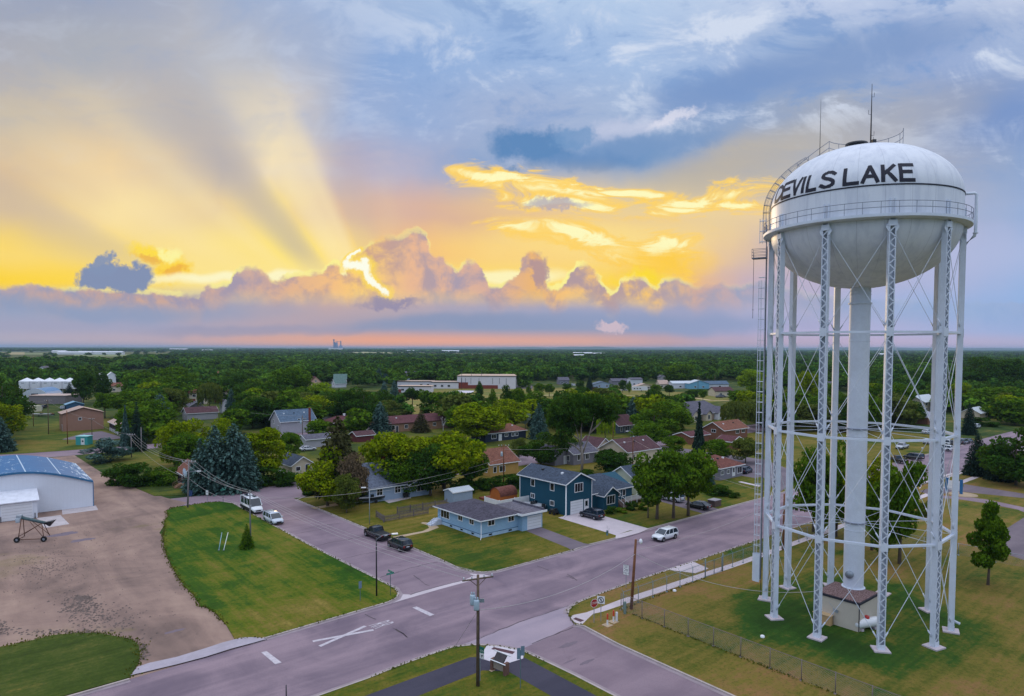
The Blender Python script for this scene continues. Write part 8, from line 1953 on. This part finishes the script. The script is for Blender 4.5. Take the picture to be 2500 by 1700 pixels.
TL = """
8 906 1053 104 dec0 dark
204 900 990 48 dec1 dark
243 903 982 44 dec3 dark
170 935 980 32 spruce2 sdk
256 955 1022 52 park0 mid
316 952 1022 78 dec2 mid
425 892 985 132 dec0 mid
345 905 975 80 dec4 mid
418 942 1016 72 dec1 oli
391 962 1050 64 spruce1 blue
362 975 1050 46 spruce0 sdk
307 992 1090 30 spire blue
335 984 1102 40 spruce2 sdk
262 1066 1128 112 juniper blue
428 1020 1140 82 dec2 yel
495 1015 1132 86 dec0 yel
545 1018 1130 60 dec3 yel
460 1050 1150 90 dec1 mid
572 1037 1198 106 spruce1 blue
526 1042 1200 100 spruce0 blue
490 1074 1202 82 spruce2 blue
598 1062 1192 80 spruce0 blue
645 1036 1175 112 dec4 yel
705 1050 1122 60 dec1 mid
617 963 1046 84 dec2 dark
655 930 1012 112 dec0 dark
581 911 976 66 dec3 dark
708 890 982 96 dec1 mid
706 944 1022 44 col0 mid
737 940 1008 54 dec4 mid
513 935 1010 46 willow oli
565 950 1018 30 spruce1 blue
783 932 986 60 dec3 bri
840 948 1040 80 dec2 dark
888 940 1042 86 dec0 dark
782 1020 1082 64 dec1 mid
826 1020 1226 100 pine pin
800 1085 1236 112 dec0 yel
862 1100 1240 60 dec3 brn
846 1150 1254 60 dec2 oli
762 1168 1207 48 bush0 dark
955 1043 1205 128 dec1 yel
1085 1040 1202 156 street2 yel
1152 1066 1180 84 dec4 mid
985 1105 1212 92 dec2 mid
1050 1080 1212 96 dec3 dark
1162 978 1078 128 dec4 yel
1120 985 1060 60 dec1 mid
1028 1002 1056 46 spruce2 pin
938 934 996 34 spruce1 blue
963 930 998 36 spruce0 blue
1031 904 934 20 spruce1 blue
1012 910 936 22 spruce0 sdk
925 898 936 22 spruce1 blue
943 900 937 20 spruce0 blue
1007 944 998 46 park0 dark
1035 950 1001 32 park1 mid
1063 955 1004 46 park0 mid
1105 966 1012 62 dec3 dark
1170 930 980 24 col0 dark
1235 935 1034 38 col1 dark
1202 948 1020 32 col0 mid
1263 940 1030 38 dec1 mid
1291 938 973 16 col1 mid
1316 934 970 30 park0 mid
1341 936 969 28 park1 mid
1384 935 962 26 park0 dark
1416 928 960 23 park1 dark
1439 919 953 18 spruce1 sdk
1453 943 968 16 park0 pur
1497 938 968 28 park1 mid
1520 925 959 18 dec1 dark
1536 930 962 14 col0 mid
1600 937 968 31 park0 mid
1634 939 968 30 park1 dark
1557 962 1010 22 dec1 dark
1584 966 992 22 park0 mid
1614 965 986 19 park1 mid
1638 966 988 18 park0 mid
1663 960 998 22 col1 mid
1684 967 996 24 dec3 dark
1507 976 1002 20 park1 mid
1535 978 1016 30 dec4 dark
1420 960 1156 172 cotton dark
1315 986 1072 48 spruce0 blue
1300 988 1042 26 spruce2 sdk
1331 983 1026 26 park1 sil
1283 1006 1052 28 park0 sil
1267 1067 1122 36 dec3 oli
1320 1052 1137 82 dec0 dark
1395 1065 1128 46 dec2 dark
1492 1094 1160 88 dec4 dark
1478 1020 1077 38 willow bri
1598 975 1068 100 dec0 mid
1650 990 1062 70 dec2 mid
1585 1032 1092 78 dec3 mid
1645 1060 1112 54 dec1 mid
1604 1084 1269 114 street0 mid
1644 1086 1267 110 street1 mid
1680 1078 1261 110 street2 mid
1582 1160 1266 54 street1 mid
1706 984 1122 40 spire sdk
1806 980 1052 72 willow oli
1755 1070 1126 64 dec4 mid
1820 1065 1132 68 dec1 oli
1835 900 960 54 dec3 bri
1828 938 1002 66 dec0 mid
1786 952 976 24 park0 mid
1655 885 938 78 dec2 mid
1716 950 981 22 park1 mid
1690 940 970 40 bush0 dark
1751 1178 1210 50 bush1 dark
1791 1196 1216 25 bush0 dark
1733 1140 1184 24 spruce2 blue
1720 1155 1190 26 bush1 mid
1985 1078 1300 100 dec1 mid
2040 1060 1312 124 dec0 mid
2128 1095 1345 100 street1 yel
2196 1104 1378 122 street0 mid
2150 1190 1372 70 dec3 mid
2262 1204 1262 32 bush0 oli
2385 1060 1162 58 spruce0 sdk
2443 1072 1174 64 spruce1 sdk
2480 1030 1186 140 dec0 dark
2412 1222 1430 140 cone0 mid
2440 940 1012 132 dec1 mid
2400 866 962 104 dec0 dark
2472 870 962 96 dec2 dark
2366 985 1062 32 spruce0 sdk
2405 1014 1041 46 bush1 dark
2225 978 1036 54 dec3 dark
2196 930 1022 54 dec1 mid
2136 930 1026 50 dec4 mid
2100 940 1010 44 dec2 dark
2030 930 1010 60 dec0 mid
1970 900 1000 50 dec1 yel
2290 900 960 60 dec0 dark
2250 905 962 50 dec3 dark
603 1281 1340 34 spruce2 mid
300 1110 1182 66 bush0 dark
345 1116 1186 78 bush1 dark
395 1122 1184 62 bush0 mid
655 1122 1182 92 bush1 dark
700 1140 1186 50 bush0 dark
1080 1118 1192 60 dec2 dark
1158 1145 1190 58 bush1 dark
1195 1150 1196 50 bush0 dark
1240 1150 1196 54 bush1 dark
1276 1148 1190 50 bush0 dark
1130 1160 1206 56 bush0 dark
1490 1225 1256 22 bush0 dark
1518 1238 1252 26 bush1 mid
1541 1215 1246 26 bush0 dark
1572 1226 1246 24 bush1 mid
1428 1140 1170 40 bush1 dark
420 1050 1110 40 spruce0 sdk
880 1195 1228 40 bush1 oli
740 975 1020 50 dec2 dark
"""
SPECIAL = {(1420, 1156): 'tall cottonwood with bare pale trunk and high dark crown behind the teal house', (603, 1340): 'small bushy evergreen at the foot of the grey pole on the grass lot', (262, 1128): 'low spreading blue juniper beside the kiosk', (2412, 1430): 'pointed bright green tree on the lawn right of the tower',
           (826, 1226): 'tall shaggy brown green pine by the grey blue cottage', (1478, 1077): 'yellow green weeping tree beside the slate grey house', (1606, 1269): 'left one of the three street trees beside the white suv', (1644, 1267): 'middle one of the three street trees by the kerb', (1678, 1261): 'right one of the three street trees near the black sedan'}
for ln in TL.strip().split('\n'):
    x, yt, yb, w, k, c = ln.split(); x, yt, yb, w = map(float, (x, yt, yb, w))
    plant(x, yt, yb, w, k, c, SPECIAL.get((int(x), int(yb))))
r = thing('bare_tree', 'dead white leafless tree standing in front of the long tan building', 'tree', (*G(1082, 1052), .05)); hb = ztop2(*G(1082, 1052), 1006)
o = BARE.build('branches', flat('dead_wood', (190, 184, 184), .8), r); o.scale = (hb * 1.0, hb * 1.0, hb * 1.05)
# further trees: candidates over the town, the largest become trees of their own, the rest one woodland mass
CLEAR = [(40, 918, 195, 965), (225, 905, 290, 948), (448, 903, 565, 992), (742, 915, 800, 950), (800, 918, 848, 944), (868, 905, 1262, 951), (0, 985, 330, 1160), (805, 825, 840, 858), (970, 990, 1110, 1055),
         (640, 1005, 830, 1050), (1165, 1035, 1300, 1090), (2240, 965, 2330, 1012), (2385, 1000, 2430, 1030), (2150, 1075, 2390, 1300), (150, 985, 260, 1060), (1665, 980, 1790, 1030), (420, 1005, 525, 1025), (1740, 1045, 1850, 1085), (1700, 935, 1790, 972), (1450, 915, 1640, 945), (1495, 1005, 1560, 1055), (2010, 945, 2080, 965), (1690, 1000, 1790, 1042)]
OPEN = [(1290, 932, 1900, 1006), (930, 972, 1290, 1012), (0, 988, 330, 1170), (0, 851, 330, 866), (1120, 948, 1300, 975), (100, 962, 210, 992), (2320, 1020, 2420, 1080), (1480, 1060, 1560, 1082), (1690, 1026, 1790, 1050)]
BLD = []
for o in list(COL.objects):
    if o.parent is None and any(c.name.split('.')[0] == 'wall' for c in o.children):
        w_ = [c for c in o.children if c.name.split('.')[0] == 'wall'][0]
        bb = [o.matrix_basis @ Vector(c) for c in w_.bound_box]; cx = sum(p.x for p in bb) / 8; cyy = sum(p.y for p in bb) / 8
        BLD.append((cx, cyy, max(math.hypot(p.x - cx, p.y - cyy) for p in bb)))
def ok(X, Y, rad, h):
    if Y < 185: return False
    u, v = UV(X, Y)
    if 50 < v < 76 and u > -60: return False
    if v < 212 and Y < 240: return False
    if 218 < v < 237 and u < 300: return False
    for bx, by, br in BLD:
        if (bx - X) ** 2 + (by - Y) ** 2 < (br * .8 + rad * .45) ** 2: return False
    x, yb = proj(X, Y, 0); _, yt = proj(X, Y, h); wpx = rad / Y * FPX
    for (a, c, e, g) in CLEAR:
        if x + wpx * .8 > a and x - wpx * .8 < e and yt < g - 4 and yb > g - 4: return False
    for (a, c, e, g) in OPEN:
        if a < x < e and c < yb < g: return False
    return True
cand = []
rq = random.Random(11)
GRID = {}
def far_enough(X, Y, d):
    i, j = int(X // 40), int(Y // 40)
    for a in (-1, 0, 1):
        for c in (-1, 0, 1):
            for (p, q) in GRID.get((i + a, j + c), ()):
                if (p - X) ** 2 + (q - Y) ** 2 < d * d: return False
    return True
for X, Y, rr in TREES: GRID.setdefault((int(X // 40), int(Y // 40)), []).append((X, Y))
def scatter(y0, y1, n, dmin, hr, wr):
    for _ in range(n):
        Y = math.sqrt(rq.uniform(y0 * y0, y1 * y1)); X = rq.uniform(-.80, .80) * Y
        if Y > 560 and math.sin(X * .011 + Y * .004) + math.sin(X * .006 - Y * .009 + 1) < -1.15: continue
        h = rq.uniform(*hr); rad = rq.uniform(*wr) / 2
        if X / Y < -.56 and Y > 1150: continue                       # open fields at far left
        if not far_enough(X, Y, dmin): continue
        if not ok(X, Y, rad, h): continue
        GRID.setdefault((int(X // 40), int(Y // 40)), []).append((X, Y)); cand.append((X, Y, rad, h))
scatter(185, 460, 9000, 8.5, (9, 14), (10, 15)); scatter(460, 820, 9000, 11.5, (10, 16), (13, 20)); scatter(820, 1600, 9000, 17, (11, 17), (18, 30))
near = sorted(cand, key=lambda q: -q[2] * q[3] / (q[1] ** 2))
NIND = max(0, 296 - len(TREES))
for X, Y, rad, h in near[:NIND]:
    x, yb = proj(X, Y, 0); _, yt = proj(X, Y, h)
    kd = rq.choice(['far0', 'far1', 'far2', 'dec0', 'dec3', 'far0', 'far1', 'spruce1' if rq.random() < .5 else 'dec4'])
    if kd.startswith('spruce'): plant(x, yt, yb, rad * 1.3 / Y * FPX, kd, rq.choice(['sdk', 'blue']))
    else: plant(x, yt, yb, rad * 2 / Y * FPX, kd, rq.choice(['mid', 'mid', 'dark', 'dark', 'oli', 'mid', 'yel']))
rest = near[NIND:]
scatter_n = len(cand)
far2 = []
for _ in range(5200):
    Y = math.sqrt(rq.uniform(1600 ** 2, 4200 ** 2)); X = rq.uniform(-.80, .80) * Y
    if X / Y < -.50 and rq.random() < .93: continue
    q = math.sin(X * .004 + Y * .0021) + math.sin(X * .0017 - Y * .0043)
    if Y > 2600 and q < .1: continue
    far2.append((X, Y, rq.uniform(16, 34) / 2, rq.uniform(10, 15)))
for _ in range(2600):                                               # shelter belts
    Y = rq.uniform(4200, 15000); Xc = rq.uniform(-.82, .82) * Y; L = rq.uniform(150, 700)
    for k in range(5): far2.append((Xc + L * (k - 2) / 5, Y + rq.uniform(-20, 20), rq.uniform(40, 90) / 2, rq.uniform(9, 16)))
LOW = []
for i in range(5):
    rg = np.random.default_rng(200 + i); P, d = crown_pts(rg, 300, 9, .02, 1.0, (.18, .28), 'round')
    LOW.append(quads(P, d * .7 + rg.normal(size=d.shape) * .35 + np.array([0, 0, .35]), rg.uniform(.10, .19, 300), rg, 1.2).reshape(300, 4, 3))
VV = []; TT = []
rg = np.random.default_rng(300)
TINT = np.array([(1, 1, 1), (.78, .9, .85), (1.15, 1.1, .8), (.62, .74, .8), (1.35, 1.3, .75), (.9, 1.0, 1.0), (.7, .85, .7), (1.0, .95, .85)])
for (X, Y, rad, h) in rest + far2:
    n = 300 if Y < 900 else (150 if Y < 2000 else (60 if Y < 4200 else 22))
    L = LOW[rg.integers(5)][rg.permutation(300)[:n]].copy(); a = rg.uniform(0, 6.28); c, s = math.cos(a), math.sin(a)
    ctr = L.mean(1, keepdims=True); L = ctr + (L - ctr) * (1.0 if n == 300 else 1.35 if n == 150 else 1.9 if n == 60 else 2.6)
    x_ = (L[..., 0] * c - L[..., 1] * s) * rad * 2 + X; y_ = (L[..., 0] * s + L[..., 1] * c) * rad * 2 + Y; z_ = np.maximum(L[..., 2], .0) * h
    VV.append(np.stack([x_, y_, z_], -1).reshape(-1, 3)); TT.append(np.tile(TINT[rg.integers(8)] * rg.uniform(.65, 1.4), (n * 4, 1)))
VV = np.concatenate(VV); TT = np.concatenate(TT)
wm_ = mesh_np('woodland', VV, len(VV) // 4, [leafmat('leaf_woodland', (30, 64, 24), (96, 128, 46), (56, 92, 34), .2, True)])
ca = wm_.color_attributes.new('tint', 'FLOAT_COLOR', 'POINT'); ca.data.foreach_set('color', np.concatenate([TT, np.ones((len(TT), 1))], 1).astype(np.float32).ravel())
wo = bpy.data.objects.new('woodland', wm_); COL.objects.link(wo)
tag(wo, 'dark green mass of distant woods reaching to the horizon', 'woodland', kind='stuff')
# low hills on the skyline
for i, (cx, w, y, hh) in enumerate([(-9500, 5200, 17500, 34), (-2600, 7600, 19500, 42), (1700, 3400, 16000, 62), (5200, 5200, 18500, 58), (9800, 5600, 17000, 70), (-7000, 2400, 14500, 30), (13500, 5000, 19000, 66)]):
    n = 40; b = MB(); top = []; rgx = random.Random(i)
    for k in range(n + 1):
        f = k / n; top.append((cx + (f - .5) * w * 2, (hh * math.sin(math.pi * f) ** .8) * (1 + .14 * math.sin(f * 23 + i) + .10 * math.sin(f * 51 + 2 * i))))
    vs = [(x, y, 0.0) for x, z in top] + [(x, y + 500, max(z, 0)) for x, z in top] + [(x, y + 1600, 0.0) for x, z in top]; m_ = n + 1
    b.add(vs, [(k, k + 1, m_ + k + 1, m_ + k) for k in range(n)] + [(m_ + k, m_ + k + 1, 2 * m_ + k + 1, 2 * m_ + k) for k in range(n)], 0, True)
    o = b.build('hill', FM[2]); o['kind'] = 'structure'
print('TREES', len(TREES), 'cand', len(cand), 'woodland quads', len(VV) // 4, 'shared', sum(1 for o in COL.objects if str(o.get('group', '')).startswith('alike')))

# loose stones and clods on the gravel, and ragged tufts along the lawn edges
rg = np.random.default_rng(500); P = []; S = []
def spot(f, x, y, sx, sy, n, s0, s1, z=.03):
    for _ in range(n):
        X, Y = GN(f, x + rg.normal() * sx, y + rg.normal() * sy); u, v = UV(X, Y)
        if v < 69.6: continue
        P.append((X, Y, z + .01)); S.append(rg.uniform(s0, s1))
spot('c1', 930, 560, 130, 70, 260, .06, .24); spot('c1', 1180, 720, 200, 80, 240, .05, .18); spot('c1', 950, 465, 60, 14, 60, .1, .3); spot('c1', 700, 860, 300, 20, 180, .05, .2); spot('c1', 1630, 1080, 30, 60, 90, .06, .2)
spot('c1', 560, 110, 160, 60, 140, .05, .16); spot('c1', 40, 820, 60, 40, 60, .08, .2); spot('b1', 420, 1200, 260, 120, 260, .04, .14); spot('b1', 900, 900, 500, 330, 500, .03, .10)
V = []; F_ = []
for (x, y, z), s_ in zip(P, S):
    o_ = len(V); a = rg.uniform(0, 6.28)
    for k in range(5): V.append((x + s_ * math.cos(a + k * 1.2566) * rg.uniform(.6, 1), y + s_ * math.sin(a + k * 1.2566) * rg.uniform(.6, 1), z - .02))
    V.append((x, y, z + s_ * .55)); F_ += [(o_ + k, o_ + (k + 1) % 5, o_ + 5) for k in range(5)]
me = bpy.data.meshes.new('loose_stones'); me.from_pydata(V, [], F_); me.materials.append(flat('clod', (112, 98, 92), .95, .35, 1.5)); so = bpy.data.objects.new('loose_stones', me); COL.objects.link(so)
tag(so, 'loose stones and dark clods strewn over the pinkish gravel lot', 'stones', kind='stuff')
P = []
def edge(pts, step, spread, z=.09):
    for i in range(len(pts) - 1):
        A_ = W(*pts[i]); B_ = W(*pts[i + 1]); L = (B_ - A_).length
        for k in range(int(L / step)):
            q = A_.lerp(B_, rg.random()); P.append((q.x + rg.normal() * spread, q.y + rg.normal() * spread, z))
edge(nw[8:], .05, .22, .06); edge(sw0[:13], .05, .3, .05); edge(nw[:8], .16, .10, .1); edge(sws[1:11], .12, .10, .1); edge(se[:12], .14, .10, .1); edge(ne[:9], .16, .10, .1); edge([(59.6, 50.9), (76, 51.1)], .08, .12, .1); edge([(59, 50.8), (58.7, 20)], .07, .14, .1)
P = np.array(P); Nn = rg.normal(size=P.shape) * np.array([1, 1, .35]); Sz = rg.uniform(.06, .20, len(P))
P[:, 2] += Sz * .3
tm_ = mesh_np('grass_tufts', quads(P, Nn, Sz, rg, 1.6, np.tile([0, 0, 1.0], (len(P), 1)) + rg.normal(size=P.shape) * .4), len(P), [leafmat('tuft_green', (66, 80, 26), (118, 112, 52), (92, 92, 36), .2)])
go = bpy.data.objects.new('grass_tufts', tm_); COL.objects.link(go); tag(go, 'ragged grass tufts along kerbs, fence and gravel edge', 'grass', kind='stuff')
